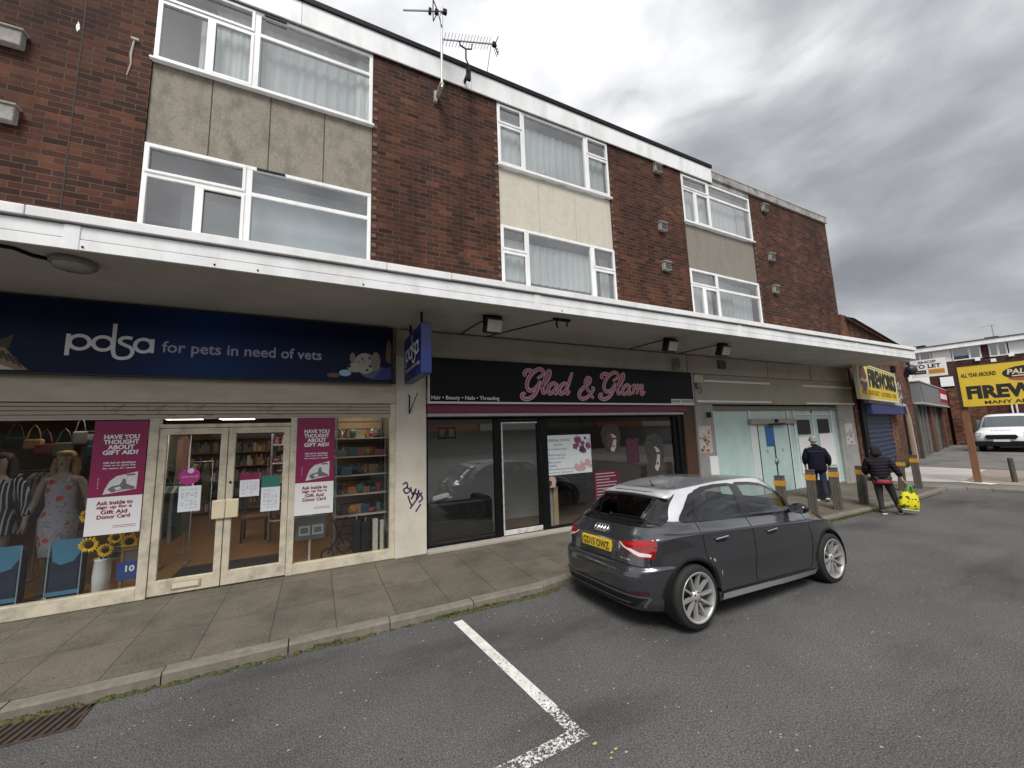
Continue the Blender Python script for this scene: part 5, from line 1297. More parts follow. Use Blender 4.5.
clothes_rail(-3.55, -2.55, 1.75, 1.55, 'clothes rail packed with dark jackets behind the two mannequins', 14, 1)
clothes_rail(-5.0, -3.7, 1.3, 1.5, 'clothes rail of mixed coats at the far left behind the striped mannequin', 15, 2)
clothes_rail(-2.3, -1.75, 1.5, 1.25, 'short clothes rail of black tops seen through the left door', 8, 3)
clothes_rail(-3.4, -1.9, 3.6, 1.5, 'clothes rail of pale tops in the middle of the charity shop', 16, 4)
clothes_rail(-3.3, -2.0, 2.3, 2.05, 'high clothes rail of hanging dresses at the back of the left window', 22, 6)
clothes_rail(-3.0, -2.05, 1.3, 2.08, 'high clothes rail of dark coats just behind the magenta poster and mannequin', 15, 9)
clothes_rail(-1.0, .1, 4.4, 1.5, 'clothes rail of shirts far behind the right door', 15, 7)
clothes_rail(-5.0, -3.6, 3.2, 1.5, 'clothes rail standing deep at the left of the charity shop', 14, 5)

ITEM = [(.32, .06, .045), (.50, .22, .05), (.04, .07, .15), (.62, .58, .52), (.06, .12, .06), (.24, .13, .07), (.55, .48, .38), (.08, .055, .04), (.38, .28, .08), (.20, .20, .205), (.34, .11, .17), (.08, .17, .18)]
INAME = ['red', 'orange', 'navy', 'white', 'green', 'brown', 'cream', 'dark brown', 'mustard', 'grey', 'pink', 'teal']
M_ITEM = [M('goods_%s' % n.replace(' ', '_'), c, .5, var=.15, vscale=20) for n, c in zip(INAME, ITEM)]
# back wall bookcases
ORD = ['lowest', 'second', 'third', 'fourth', 'top']
def bookcase(x0, x1, y, label, seed, side='y'):
    R_ = random.Random(seed)
    r = thing('bookcase', label, 'bookcase', ((x0 + x1) / 2, y, 0), 'bookcases along the charity shop back wall')
    f = MB().box(x0, x0 + .03, y - .3, y, 0, 2.1).box(x1 - .03, x1, y - .3, y, 0, 2.1).box(x0 + .03, x1 - .03, y - .02, y, .02, 2.1)
    for k in range(6): f.box(x0 + .03, x1 - .03, y - .3, y - .02, .08 + .38 * k, .105 + .38 * k)
    f.build('frame', M('case_wood', (.20, .12, .065), .6, var=.2), r)
    for k in range(5):
        x = x0 + .05; b = MB()
        while x < x1 - .1:
            w = R_.uniform(.025, .07); h = R_.uniform(.12, .31)
            b.box(x, x + w - .003, y - .24, y - .05, .106 + .38 * k, .106 + .38 * k + h, R_.randrange(len(M_ITEM))); x += w
        b.build('book_row', M_ITEM, r)
for i, (a, b, l) in enumerate(((-3.4, -2.2, 'bookcase on the back wall behind the clothes rails'), (-2.15, -1.1, 'bookcase on the back wall seen through the left door'), (-1.05, .0, 'bookcase on the back wall seen through the right door'), (.05, 1.08, 'bookcase on the back wall at its right end'))):
    bookcase(a, b, 6.88, l, 20 + i)
ch = thing('wooden_chair', 'dark wooden chair standing on the shop floor behind the right door', 'chair', (-1.0, 2.7, .012))
c = MB()
M_CHW = M('chair_wood', (.06, .03, .02), .5)
MB().box(-1.22, -.80, 2.5, 2.9, .42, .46, 0, .01).build('seat', M('seat_red', (.16, .06, .04), .7), ch)
for x, y, h in ((-1.2, 2.52, .42), (-.82, 2.52, .42), (-1.2, 2.88, .9), (-.82, 2.88, .9)): MB().box(x - .018, x + .018, y - .018, y + .018, .012, h).build('leg', M_CHW, ch)
MB().box(-1.18, -.84, 2.87, 2.89, .62, .70).box(-1.18, -.84, 2.87, 2.89, .78, .88).build('backrest', M_CHW, ch)

# display shelving by the right window
sh = thing('display_shelving', 'white five tier shelving unit behind the right charity shop window', 'shelving', (.70, .9, 0))
uz = (.62, .95, 1.26, 1.56, 1.86)
f = MB()
for x in (.30, 1.07): 
    for y in (.62, 1.12): f.box(x - .012, x + .012, y - .012, y + .012, .012, 2.2)
f.build('upright', M_RAIL, sh)
for z in uz: MB().box(.28, 1.09, .55, 1.15, z - .022, z, 0, .003).build('shelf', M('shelf_white', (.55, .52, .47), .5), sh)
MB().box(.26, 1.10, 1.16, 1.19, .02, 2.55).build('back_panel', M('slat_board', (.36, .25, .15), .6, var=.1), sh)
sn_ = MB()
for k in range(18): sn_.box(.26, 1.098, 1.152, 1.1595, .20 + .13 * k, .215 + .13 * k)
sn_.build('slat_groove', M_DARKW, sh)
def goods(kind, x, y, z, ci, R_):
    mb = MB()
    if kind == 'vase': h = R_.uniform(.10, .20); mb.lathe([(.02, 0), (.05, h * .25), (.055, h * .45), (.02, h * .8), (.03, h)], (x, y, z), 12)
    elif kind == 'box': w, d, h = R_.uniform(.05, .09), .06, R_.uniform(.08, .17); mb.box(x - w, x + w, y - d, y + d, z, z + h, 0, .004)
    elif kind == 'bowl': mb.lathe([(.03, 0), (.07, .04), (.085, .075), (.078, .075), (.06, .04), (.0, .012)], (x, y, z), 14)
    elif kind == 'figurine': mb.lathe([(.035, 0), (.04, .03), (.025, .08), (.032, .11)], (x, y, z), 10).ball((x, y, z + .135), .03, 8)
    elif kind == 'clock': mb.lathe([(.0, -.02), (.075, -.02), (.075, .02), (.0, .02)], (x, y, z + .076), 16, axis='y')
    elif kind == 'jug': mb.lathe([(.035, 0), (.055, .06), (.035, .12), (.045, .15)], (x, y, z), 12).tube([(x + .045, y, z + .13), (x + .085, y, z + .09), (x + .05, y, z + .04)], .008, 6)
    else: mb.box(x - .075, x + .075, y - .02, y + .0, z, z + .15, 0, .003).box(x - .06, x + .06, y - .022, y - .0202, z + .015, z + .135, 0)
    return mb
R_ = random.Random(5)
KN = {'vase': 'vase', 'box': 'box', 'bowl': 'bowl', 'figurine': 'figurine', 'clock': 'round clock', 'jug': 'jug', 'frame': 'picture frame'}
SEEN = {}
for k, z in enumerate(uz):
    n = 7
    for j in range(n):
        kind = R_.choice(list(KN)); ci = R_.randrange(len(ITEM)); x = .35 + .105 * j
        for row, y in enumerate((.66, .92)):
            if row == 1: kind = R_.choice(list(KN)); ci = R_.randrange(len(ITEM))
            if k == 4 and j == 4 and row == 0: kind, ci = 'vase', 1
            base = '%s %s on the %s display shelf%s' % (INAME[ci], KN[kind], ORD[k], ', back row' if row else ', front row')
            SEEN[base] = SEEN.get(base, 0) + 1
            lab = base if SEEN[base] == 1 else base + ', %s one along' % ['', '', 'second', 'third', 'fourth'][SEEN[base]]
            o = goods(kind, x + R_.uniform(-.02, .02), y + R_.uniform(-.03, .05), z + .001, ci, R_).build('ornament' if kind not in ('box', 'frame') else kind if kind == 'box' else 'picture_frame', M_ITEM[ci])
            tag(o, lab, KN[kind].split()[-1], 'bric a brac on the display shelves')
for i, (x, h, c, l) in enumerate(((.62, .50, 8, 'black suitcase standing under the display shelves, left one'), (.76, .46, 8, 'black suitcase standing under the display shelves, right one'))):
    r = thing('suitcase', l, 'suitcase', (x, .6, .012), 'suitcases under the display shelves')
    MB().box(x - .062, x + .062, .48, .78, .04, .04 + h, 0, .03).build('shell', M_CLOTH[8], r)
    MB().tube([(x, .55, .03 + h), (x, .55, .10 + h), (x, .70, .10 + h), (x, .70, .03 + h)], .008, 6).build('handle', M_RAIL, r)
    for y in (.52, .74): MB().lathe([(.0, -.02), (.025, -.02), (.025, .02), (.0, .02)], (x, y, .028), 10, axis='x').build('wheel', M_BLACK, r)
tag(MB().box(.87, .95, .50, .62, .012, .52, 0, .006).build('white_box', M_ITEM[3]), 'tall white box on the floor beside the suitcases', 'box')
tag(MB().box(.985, 1.04, .50, .60, .012, .49, 0, .006).build('white_box', M_ITEM[3]), 'narrow white box on the floor next to the right window post', 'box')
# doll's pushchair wheels and card spinner
pcx = thing('toy_pushchair', "folded toy pushchair with two thin wheels low in the right window", 'toy pushchair', (.35, .5, .012))
for x, z, rr in ((.20, .10, .085), (.44, .19, .095)):
    w = MB().tube([(x + rr * math.cos(a), .42, z + rr * math.sin(a)) for a in [2 * math.pi * i / 24 for i in range(25)]], .009, 6, cap=False).build('wheel', M_BLACK, pcx)
    s_ = MB()
    for k in range(8): a = math.pi * k / 4; s_.tube([(x, .42, z), (x + rr * math.cos(a), .42, z + rr * math.sin(a))], .003, 4)
    s_.build('spoke', M_RAIL, w)
MB().tube([(.20, .42, .10), (.36, .45, .36), (.46, .5, .62)], .010, 6).tube([(.44, .42, .19), (.36, .45, .36), (.28, .5, .58)], .010, 6).build('frame', M_BLACK, pcx)
cs = thing('card_stand', 'card display stand on a white pole below the right gift aid poster', 'card stand', (-.05, .42, .012))
MB().tube([(-.05, .42, .03), (-.05, .42, .50)], .016, 8).lathe([(.12, .0), (.12, .014), (.02, .03)], (-.05, .42, .013), 18).build('pole', M_WHT, cs)
MB().box(-.24, .16, .38, .46, .36, .70, 0, .006).build('rack', M('rack_clear', (.22, .22, .22), .3), cs)
for x, l in ((-.125, 'a'), (.055, 'b')): MB().box(x - .075, x + .075, .372, .379, .43, .57, 0).box(x - .05, x + .05, .3705, .3718, .46, .54, 1).build('card', [M_PAPER, M('card_grey', (.25, .25, .26), .6, var=.6, vscale=60)], cs)

# handbags and hats hanging high in the left window, and a second set of shelves deep in the shop
BAGC = ['black', 'tan', 'wine red', 'olive', 'grey', 'dark blue', 'brown', 'cream', 'plum', 'mustard']
BAGM = [M('bag_%s' % c.replace(' ', '_'), v, .6, var=.15, vscale=12) for c, v in zip(BAGC, [(.015, .015, .015), (.28, .16, .07), (.14, .02, .03), (.09, .09, .04), (.16, .16, .16), (.02, .035, .09), (.11, .06, .03), (.45, .40, .31), (.10, .03, .07), (.34, .22, .04)])]
RB = random.Random(17)
for i, c in enumerate(BAGC):
    x, z = -3.55 + .155 * i + RB.uniform(-.03, .03), 1.86 + RB.uniform(-.10, .12); w, h = RB.uniform(.07, .11), RB.uniform(.06, .10)
    r = thing('handbag', c + ' handbag hanging high behind the mannequins in the left window', 'handbag', (x, 1.05, z), 'handbags hanging in the charity shop window')
    MB().box(x - w, x + w, 1.02, 1.09, z - h, z + h, 0, .02).build('body', BAGM[i], r)
    MB().tube([(x - w * .7, 1.05, z + h), (x - w * .4, 1.05, z + h + .13), (x, 1.05, z + h + .19), (x + w * .4, 1.05, z + h + .13), (x + w * .7, 1.05, z + h)], .006, 5, cap=False).build('strap', BAGM[i], r)
s2 = thing('display_shelving', 'dark shelving stacked with crockery standing deep behind the card stand', 'shelving', (-.2, 2.4, 0))
f = MB()
for x in (-.75, .24): f.box(x - .015, x + .015, 2.2, 2.6, .012, 2.0)
f.build('upright', M_RAIL, s2)
for k, z in enumerate((.4, .75, 1.1, 1.45, 1.8)):
    MB().box(-.75, .24, 2.2, 2.6, z - .02, z).build('shelf', M('shelf_white', (.55, .52, .47), .5), s2)
    for j in range(8):
        kind = R_.choice(list(KN)); ci = R_.randrange(len(ITEM)); base = '%s %s on the %s shelf of the dark shelving' % (INAME[ci], KN[kind], ORD[k])
        SEEN[base] = SEEN.get(base, 0) + 1; lab = base if SEEN[base] == 1 else base + ', %s along' % ['', '', 'second', 'third', 'fourth'][SEEN[base]]
        tag(goods(kind, -.68 + .12 * j, 2.3, z + .001, ci, R_).build('ornament', M_ITEM[ci]), lab, KN[kind].split()[-1], 'bric a brac on the dark shelving')

# left window display ------------------------------------------------
sf = thing('sunflower_bunch', 'bunch of yellow sunflowers in a tall white vase', 'flowers', (-2.28, .40, .012))
MB().lathe([(.06, 0), (.075, .02), (.085, .25), (.075, .42), (.085, .45), (.078, .45), (.065, .40)], (-2.36, .42, .012), 20).build('vase', M('vase_white', (.62, .63, .62), .3), sf)
M_PET = M('petal_yellow', (.88, .52, .015), .6, var=.15, vscale=30); M_SEED = M('seed_brown', (.05, .025, .012), .9); M_LEAF = M('leaf_green', (.03, .07, .02), .6, var=.3)
stems = MB(); RF = random.Random(3)
for x, y, z, rr in ((-2.45, .28, .665, .10), (-2.29, .26, .585, .085), (-2.07, .26, .655, .10), (-2.50, .32, 1.0, .085), (-2.24, .38, .70, .08), (-2.13, .40, .72, .07)):
    h = MB(); 
    for ring, (n, ro, ri) in enumerate(((17, 1.0, .42), (15, .86, .4))):
        for k in range(n):
            a = 2 * math.pi * (k + .5 * ring) / n + RF.uniform(-.06, .06); r2 = rr * ro * RF.uniform(.9, 1.08); da = .15
            h.add([(x + ri * rr * math.cos(a - da), y - .004 * ring, z + ri * rr * math.sin(a - da)), (x + .75 * r2 * math.cos(a - da), y - .022, z + .75 * r2 * math.sin(a - da)), (x + r2 * math.cos(a), y - .012, z + r2 * math.sin(a)), (x + .75 * r2 * math.cos(a + da), y - .022, z + .75 * r2 * math.sin(a + da)), (x + ri * rr * math.cos(a + da), y - .004 * ring, z + ri * rr * math.sin(a + da))], [(0, 1, 2, 3, 4)], 0)
    hd = h.build('flower_head', M_PET, sf, recalc=False)
    MB().ball((x, y - .004, z), (.46 * rr, .022, .46 * rr), 12).build('seed_disc', M_SEED, hd)
    stems.tube([(-2.36, .42, .40), ((x - 2.36) / 2, .40, (z + .42) / 2 + .03), (x, y + .015, z)], .009, 6)
    for q in range(3):
        lx, lz = x + RF.uniform(-.1, .1), z - RF.uniform(.06, .16)
        stems.add([(lx, y + .04, lz), (lx + .05, y, lz + .03), (lx + RF.uniform(.08, .12), y + .02, lz - .03), (lx + .04, y + .02, lz - .04)], [(0, 1, 2, 3)])
stems.build('stem', M_LEAF, sf)
ns = thing('number_card', 'blue card with a white 10 propped on a small wooden frame', 'card', (-2.0, .2, .15))
MB().box(-2.11, -2.085, .16, .19, .03, .60).box(-1.945, -1.92, .16, .19, .03, .60).box(-2.085, -1.945, .16, .19, .56, .60).box(-2.085, -1.945, .17, .185, .40, .555, 1).build('frame', [M('frame_wood', (.20, .10, .045), .6), M_DARKW], ns)
MB().box(-2.135, -1.945, .150, .157, .225, .435).build('card', M('card_blue', (.02, .055, .22), .5), ns)
put_text(MB(), '10', (-2.055, .1495, .315), UX, UZ, .085, .075, 0, .03).build('lettering', M_WHT, ns)
def navy_bag(x, w, z1, y, label):
    r = thing('shopping_bag', label, 'bag', (x, y, .05), 'navy bags in the charity shop window')
    MB().box(x - w, x + w, y - .01, y + .16, .06, z1 - .04, 0, .03).build('body', M('bag_navy', (.018, .028, .060), .8, var=.15), r)
    pts = [(x - w * .92, z1), (x + w * .95, z1 + .005), (x + w * .92, z1 - .15), (x + w * .55, z1 - .25), (x - w * .25, z1 - .285), (x - w * .75, z1 - .23)]
    MB().plate([(p[0], y - .014, p[1]) for p in pts], (0, .03, 0)).build('flap', M('bag_sky', (.07, .21, .33), .8, var=.12), r)
    MB().box(x - w, x + w, y - .016, y - .008, .10, .145).build('trim', M('bag_sky', (.07, .21, .33), .8), r)
    MB().tube([(x - w, y - .015, .07), (x - w, y - .015, z1 - .04), (x - w * .9, y - .016, z1)], .007, 5).tube([(x + w, y - .015, .07), (x + w, y - .015, z1)], .007, 5).build('piping', M('bag_pipe', (.28, .36, .42), .7), r)
navy_bag(-3.22, .155, .72, .40, 'navy bag with sky blue flap under the striped mannequin')
navy_bag(-2.69, .145, .73, .40, 'navy bag with sky blue flap beside the floral mannequin')

# ------------------------------------------------------------------ figures (bodies grown from a skeleton)
def grow(name, joints, edges, mats, parent, sub=2, root=0, smooth_it=0):
    me = bpy.data.meshes.new(name + '_cage'); me.from_pydata([j[:3] for j in joints], edges, [])
    o = bpy.data.objects.new(name + '_cage', me); COL.objects.link(o)
    md = o.modifiers.new('skin', 'SKIN'); md.use_smooth_shade = True
    for i, (v, j) in enumerate(zip(me.skin_vertices[0].data, joints)):
        rr = j[3]; v.radius = rr if isinstance(rr, (tuple, list)) else (rr, rr); v.use_root = (i == root)
    sb = o.modifiers.new('sub', 'SUBSURF'); sb.levels = sub; sb.render_levels = sub
    vs, fs = from_mods(o); bpy.data.objects.remove(o); bpy.data.meshes.remove(me)
    return MB().add(vs, fs, 0, True).build(name, mats, parent, smooth=True)
def hand_joints(J, E, wrist_i, wrist, d, side, s=1.0, curl=.5):
    """palm, four fingers and a thumb continuing the arm's skin chain"""
    d = Vector(d).normalized(); side = Vector(side); side = (side - d * side.dot(d)).normalized(); nrm = d.cross(side)
    w = Vector(wrist); pi = len(J); J.append((*(w + d * .045 * s), (.030 * s, .017 * s))); E.append((wrist_i, pi))
    for k, (off, L) in enumerate(((-.028, .068), (-.009, .078), (.010, .074), (.028, .058))):
        a = w + d * .085 * s + side * off * s; i0 = len(J); J.append((*a, .0085 * s)); E.append((pi, i0))
        q = a + (d * math.cos(curl * .5) + nrm * math.sin(curl * .5)) * L * .5 * s; J.append((*q, .008 * s)); E.append((i0, i0 + 1))
        q2 = q + (d * math.cos(curl * 1.4) + nrm * math.sin(curl * 1.4)) * L * .5 * s; J.append((*q2, .0065 * s)); E.append((i0 + 1, i0 + 2))
    a = w + d * .03 * s - side * .034 * s; i0 = len(J); J.append((*a, .010 * s)); E.append((pi, i0))
    J.append((*(a + d * .035 * s - side * .020 * s + nrm * .01 * s), .009 * s)); E.append((i0, i0 + 1)); J.append((*(a + d * .062 * s - side * .022 * s + nrm * .02 * s), .007 * s)); E.append((i0 + 1, i0 + 2))

# shop mannequins
M_MANN = M('mannequin_skin', (.29, .22, .175), .35, var=.05)
t = NT('floral_cloth')
vo = t.n('ShaderNodeTexVoronoi'); vo.inputs['Scale'].default_value = 9; t.l(t.tc.outputs['Object'], vo.inputs[0])
wn = t.n('ShaderNodeTexWhiteNoise'); t.l(vo.outputs['Position'], wn.inputs[0])
bl_ = t.math('MULTIPLY', t.math('LESS_THAN', t.math('ADD', vo.outputs['Distance'], t.math('MULTIPLY', t.noise(40, 2), .35)), .50), t.math('GREATER_THAN', wn.outputs['Value'], .45))
dk = t.math('MULTIPLY', t.math('GREATER_THAN', t.noise(26, 2), .60), .55)
c_ = t.mix(dk, (.30, .29, .33), (.09, .09, .13)); c_ = t.mix(bl_, c_, (.42, .05, .05))
t.bsdf(c_, .85); M_FLORAL = t.mat
t = NT('striped_cloth'); wv = t.n('ShaderNodeTexWave'); wv.bands_direction = 'X'; t.set(wv, Scale=9.); t.l(t.tc.outputs['Object'], wv.inputs[0])
t.bsdf(t.ramp(wv.outputs['Fac'], [(.72, (.018, .019, .028)), (.78, (.42, .42, .44))]), .85); M_STRIPE = t.mat
def mannequin(cx, cy, label, dress, hairm):
    r = thing('mannequin', label, 'mannequin', (cx, cy, .012), 'mannequins in the charity shop window'); X = lambda a: cx + a
    J = [(X(0), cy, .98, (.15, .10)), (X(0), cy, 1.15, (.115, .085)), (X(0), cy, 1.32, (.135, .10)), (X(0), cy, 1.46, (.10, .07)), (X(0), cy - .01, 1.54, (.048, .048)), (X(0), cy - .02, 1.62, (.062, .075)), (X(0), cy - .02, 1.71, (.075, .088)), (X(0), cy, 1.78, (.045, .05))]
    E = [(i, i + 1) for i in range(7)]
    for s in (-1, 1):
        n = len(J); J += [(X(.175 * s), cy, 1.43, .048), (X(.245 * s), cy + .02, 1.17, .036), (X(.29 * s), cy - .05, .95, .024)]; E += [(3, n), (n, n + 1), (n + 1, n + 2)]
        hand_joints(J, E, n + 2, (X(.29 * s), cy - .05, .95), (.1 * s, -.15, -1), (0, -1, 0), .95, .35)
        n = len(J); J += [(X(.085 * s), cy, .88, (.085, .09)), (X(.075 * s), cy - .02, .50, .052), (X(.07 * s), cy + .01, .12, .034), (X(.07 * s), cy - .09, .04, .03)]; E += [(0, n), (n, n + 1), (n + 1, n + 2), (n + 2, n + 3)]
    grow('body', J, E, M_MANN, r)
    f = MB(); f.ball((X(0), cy - .10, 1.66), (.014, .02, .022), 8).build('nose', M_MANN, r)
    prof = dress[1]; n = 28; D_ = MB(); vs = []
    for z, a, b in prof:
        for k in range(n):
            th = 2 * math.pi * k / n; w = 1 + .025 * math.sin(th * 7 + z * 9) * max(0, 1.2 - z)
            vs.append((X(a * w * math.cos(th)), cy + b * w * math.sin(th), z))
    D_.add(vs, [(i * n + k, i * n + (k + 1) % n, (i + 1) * n + (k + 1) % n, (i + 1) * n + k) for i in range(len(prof) - 1) for k in range(n)], 0, True).build(dress[0], dress[2], r)
    if len(dress) > 3:
        for s in (-1, 1): MB().tube([(X(.13 * s), cy, 1.47), (X(.19 * s), cy, 1.40), (X(.25 * s), cy + .02, 1.15), (X(.285 * s), cy - .04, 1.02)], [.06, .064, .05, .044], 12).build('sleeve', dress[2], r)
    else:
        for s in (-1, 1): MB().tube([(X(.085 * s), cy - .10, 1.40), (X(.075 * s), cy - .03, 1.51), (X(.08 * s), cy + .07, 1.42)], .012, 6).build('strap', dress[2], r)
    H = MB(); H.ball((X(0), cy + .035, 1.735), (.095, .090, .088), 14); H.tube([(X(-.085), cy + .03, 1.72), (X(-.10), cy + .03, 1.58), (X(-.11), cy, 1.46)], [.04, .05, .02], 8); H.tube([(X(.085), cy + .03, 1.72), (X(.10), cy + .03, 1.58), (X(.115), cy - .02, 1.44)], [.04, .05, .02], 8); H.tube([(X(0), cy + .07, 1.72), (X(0), cy + .09, 1.55), (X(0), cy + .08, 1.42)], [.08, .09, .04], 10)
    H.ball((X(0), cy - .055, 1.775), (.072, .05, .038), 12); H.build('hair', hairm, r)
    fc = MB()
    for s in (-1, 1): fc.ball((X(.030 * s), cy - .098, 1.70), (.013, .006, .007), 8)
    fc.ball((X(0), cy - .092, 1.632), (.020, .006, .007), 8); fc.build('face', M('mannequin_features', (.12, .05, .045), .6), r)
    MB().lathe([(.16, 0), (.16, .012), (.02, .02)], (cx, cy, .013), 24).build('base', M_RAIL, r)
mannequin(-2.95, .80, 'mannequin with fair hair in a grey dress with red flowers', ('dress', [(.50, .150, .125), (.72, .175, .145), (.95, .188, .145), (1.12, .135, .115), (1.28, .15, .135), (1.40, .14, .12), (1.45, .115, .095)], M_FLORAL), M('hair_fair', (.26, .16, .075), .6, var=.3, vscale=30))
mannequin(-3.52, .80, 'mannequin in a dark striped jacket cut by the left picture edge', ('jacket', [(.82, .20, .16), (.98, .185, .15), (1.14, .145, .125), (1.30, .165, .14), (1.42, .165, .115), (1.48, .10, .085)], M_STRIPE, 1), M('hair_dark', (.04, .025, .02), .6))

# ------------------------------------------------------------------ salon interior
M_SALW = M('salon_wall', (.58, .57, .55), .85, var=.04)
MB().box(1.66, 8.1, 4.6, 4.7, 0, 2.9).box(1.64, 1.70, .36, 4.6, 0, 2.9).box(8.1, 8.16, .36, 4.6, 0, 2.9).box(1.70, 4.72, 1.45, 1.52, 0, 2.6).box(4.62, 4.72, 1.52, 4.6, 0, 2.6).build('salon_room', M_SALW, BLD)
MB().box(1.7, 8.1, .21, 4.6, -.02, .015).build('salon_floor', M('salon_floor', (.17, .11, .075), .4, var=.2, vscale=4, stretch=(1, 7, 1)), BLD)
MB().box(1.64, 8.16, .21, 4.6, 2.62, 2.7).build('salon_ceiling', M_CEIL, BLD)
so = thing('sofa', 'black leather sofa inside the salon window', 'sofa', (2.25, .9, .015))
M_LEA = M('black_leather', (.012, .012, .013), .35, bump=.1)
MB().box(1.74, 2.95, .32, .50, .06, .70, 0, .05).build('backrest', M_LEA, so)
MB().box(1.74, 2.95, .50, 1.1, .06, .42, 0, .05).build('seat', M_LEA, so)
MB().box(2.78, 3.0, .50, 1.12, .06, .70, 0, .05).build('armrest', M_LEA, so); MB().box(1.72, 1.9, .50, 1.12, .06, .62, 0, .05).build('armrest', M_LEA, so)
MB().box(1.76, 2.98, .36, 1.08, .015, .07).build('base', M_BLACK, so)
cu = MB().box(-.17, .17, -.05, .05, -.10, .10, 0, .045); q = cu.build('cushion', M('cushion_white', (.66, .66, .64), .85)); q.location = (1.98, .46, .76); q.rotation_euler = (rad(65), rad(-8), rad(10)); tag(q, 'white cushion lying on the back of the black sofa', 'cushion')
pt = thing('wall_tiles', 'set of black patterned picture tiles on the salon wall', 'picture', (2.08, .30, 1.75))
for i in range(2):
    MB().box(1.86 + i * .17, 2.015 + i * .17, .128, .134, 1.79, 2.0).box(1.89 + i * .17, 1.985 + i * .17, .1262, .1278, 1.83, 1.96, 1).build('tile', [M_BLACK, M('tile_print', (.10, .10, .10), .5, var=.9, vscale=30)], pt)
pc_ = thing('price_poster', 'white handwritten price poster with pink flowers in the salon window', 'poster', (4.5, .1, 1.0))
MB().box(3.975, 5.085, .108, .114, 1.02, 1.79).build('sheet', M('poster_pale', (.72, .76, .77), .6, var=.05), pc_)
w_ = MB()
for i, (tx, x, z, w, h) in enumerate((('OPENING OFFERS', 4.02, 1.665, .55, .05), ('Special', 4.18, 1.575, .22, .05), ('for a limited time', 4.03, 1.50, .46, .045), ('Wash and cut', 4.03, 1.385, .42, .045), ('Colour and dry', 4.03, 1.315, .40, .045), ('Brows', 4.03, 1.245, .30, .042), ('Nails', 4.03, 1.18, .2, .042), ('Threading and tinting', 4.03, 1.105, .62, .045), ('students half price', 4.03, 1.04, .58, .042))):
    put_text(w_, tx, (x, .1075, z), UX, UZ, w, h, 0, .0, .25)
w_.build('lettering', M('ink_blue', (.10, .13, .22), .7), pc_)
fl = MB(); RF = random.Random(9)
for k in range(26):
    x, z = RF.uniform(4.70, 5.06), (RF.uniform(1.06, 1.25) if k % 2 else RF.uniform(1.42, 1.76)); rr = RF.uniform(.03, .09); a0 = RF.random() * 6
    fl.add([(min(5.08, x + rr * (.5 + .5 * abs(math.cos(2.5 * a))) * math.cos(a + a0)), .1072 - .0003 * k, max(1.025, min(1.785, z + rr * (.5 + .5 * abs(math.cos(2.5 * a))) * math.sin(a + a0)))) for a in [2 * math.pi * i / 12 for i in range(12)]], [tuple(range(12))], (0 if k % 2 else RF.choice((1, 1, 2, 3))))
fl.build('flower_print', [M('print_pink', (.58, .36, .36), .6), M('print_plum', (.22, .06, .14), .6), M('print_dark', (.06, .03, .06), .6), M('print_blush', (.60, .50, .50), .6)], pc_)
def portrait(x, z, w, h, label, light, dark, cat='picture'):
    """a printed head: dark hair shape with a pale face"""
    r = thing('window_print', label, cat, (x, .1, z - h / 2))
    a = MB(); P = lambda pts, m, k: a.add([(x + w * u, .117 - .0012 * k, z + h * v) for u, v in pts], [tuple(range(len(pts)))], m)
    P([(-.5, -.1), (-.6, .25), (-.4, .5), (.1, .56), (.5, .45), (.6, .1), (.5, -.25), (.42, -.5), (.2, -.42), (-.3, -.45)], 1, 0)
    P([(.0, .20), (.16, .16), (.30, .08), (.30, -.1), (.24, -.34), (.1, -.48), (-.04, -.42), (-.12, -.2), (-.10, .04)], 0, 1)
    P([(.04, .02), (.22, .05), (.32, .02), (.24, -.03), (.1, -.02)], 1, 2); P([(.04, -.26), (.12, -.22), (.2, -.26), (.12, -.32)], 2, 2)
    P([(-.1, .22), (.05, .12), (.12, -.05), (.0, -.3), (-.2, -.4), (-.3, .1)], 3, 3)
    a.build('print', [light, dark, M('lip_red', (.26, .05, .05), .5), M('print_shade', (.06, .05, .045), .6, var=.6, vscale=40)], r)
portrait(5.64, 1.67, .46, .58, 'cut out print of a woman with dark fringe on the salon window', M('face_tone', (.55, .42, .35), .6), M('hair_print', (.035, .03, .028), .6, var=.7, vscale=25))
portrait(6.88, 1.30, .50, .82, 'tall black and white face print at the right of the salon window', M('face_grey', (.42, .42, .41), .6), M('hair_black', (.05, .05, .05), .6, var=.8, vscale=25))
portrait(4.09, .885, .20, .21, 'small framed face print below the white price poster', M('face_tone', (.55, .42, .35), .6), M('frame_peach', (.50, .38, .32), .6))
pr = thing('price_list', 'crimson price list hanging in the salon window behind the car', 'price list', (5.45, .1, .4))
MB().box(5.12, 5.79, .108, .114, .42, 1.02).build('sheet', M('list_crimson', (.13, .012, .04), .5, var=.1), pr)
l = MB()
for k in range(9): l.box(5.17, 5.17 + RF.uniform(.35, .55), .1065, .1078, .96 - .06 * k, .975 - .06 * k)
l.build('lettering', M('list_white', (.50, .42, .45), .6), pr)
tag(MB().box(6.05, 6.40, .112, .117, 1.14, 1.66).build('plum_print', M('print_plum2', (.07, .02, .035), .5, var=.5, vscale=9)), 'dark plum lettered print on the right salon pane', 'print')
wp = MB().box(4.18, 4.285, .20, .26, .02, .79, 1).box(4.04, 4.17, .22, .26, .02, .78, 0)
tag(wp.build('wood_offcut', [M('board_pale', (.36, .37, .34), .7, var=.1), M('board_pine', (.40, .29, .17), .7, var=.2)]), 'pale boards propped inside the salon window by the door', 'boards')
st = thing('styling_unit', 'black styling unit along the salon back wall', 'counter', (5.8, 4.3, 0))
MB().box(4.4, 7.9, 4.1, 4.58, .02, .85, 0, .02).build('cabinet', M('unit_dark', (.03, .028, .026), .4), st)
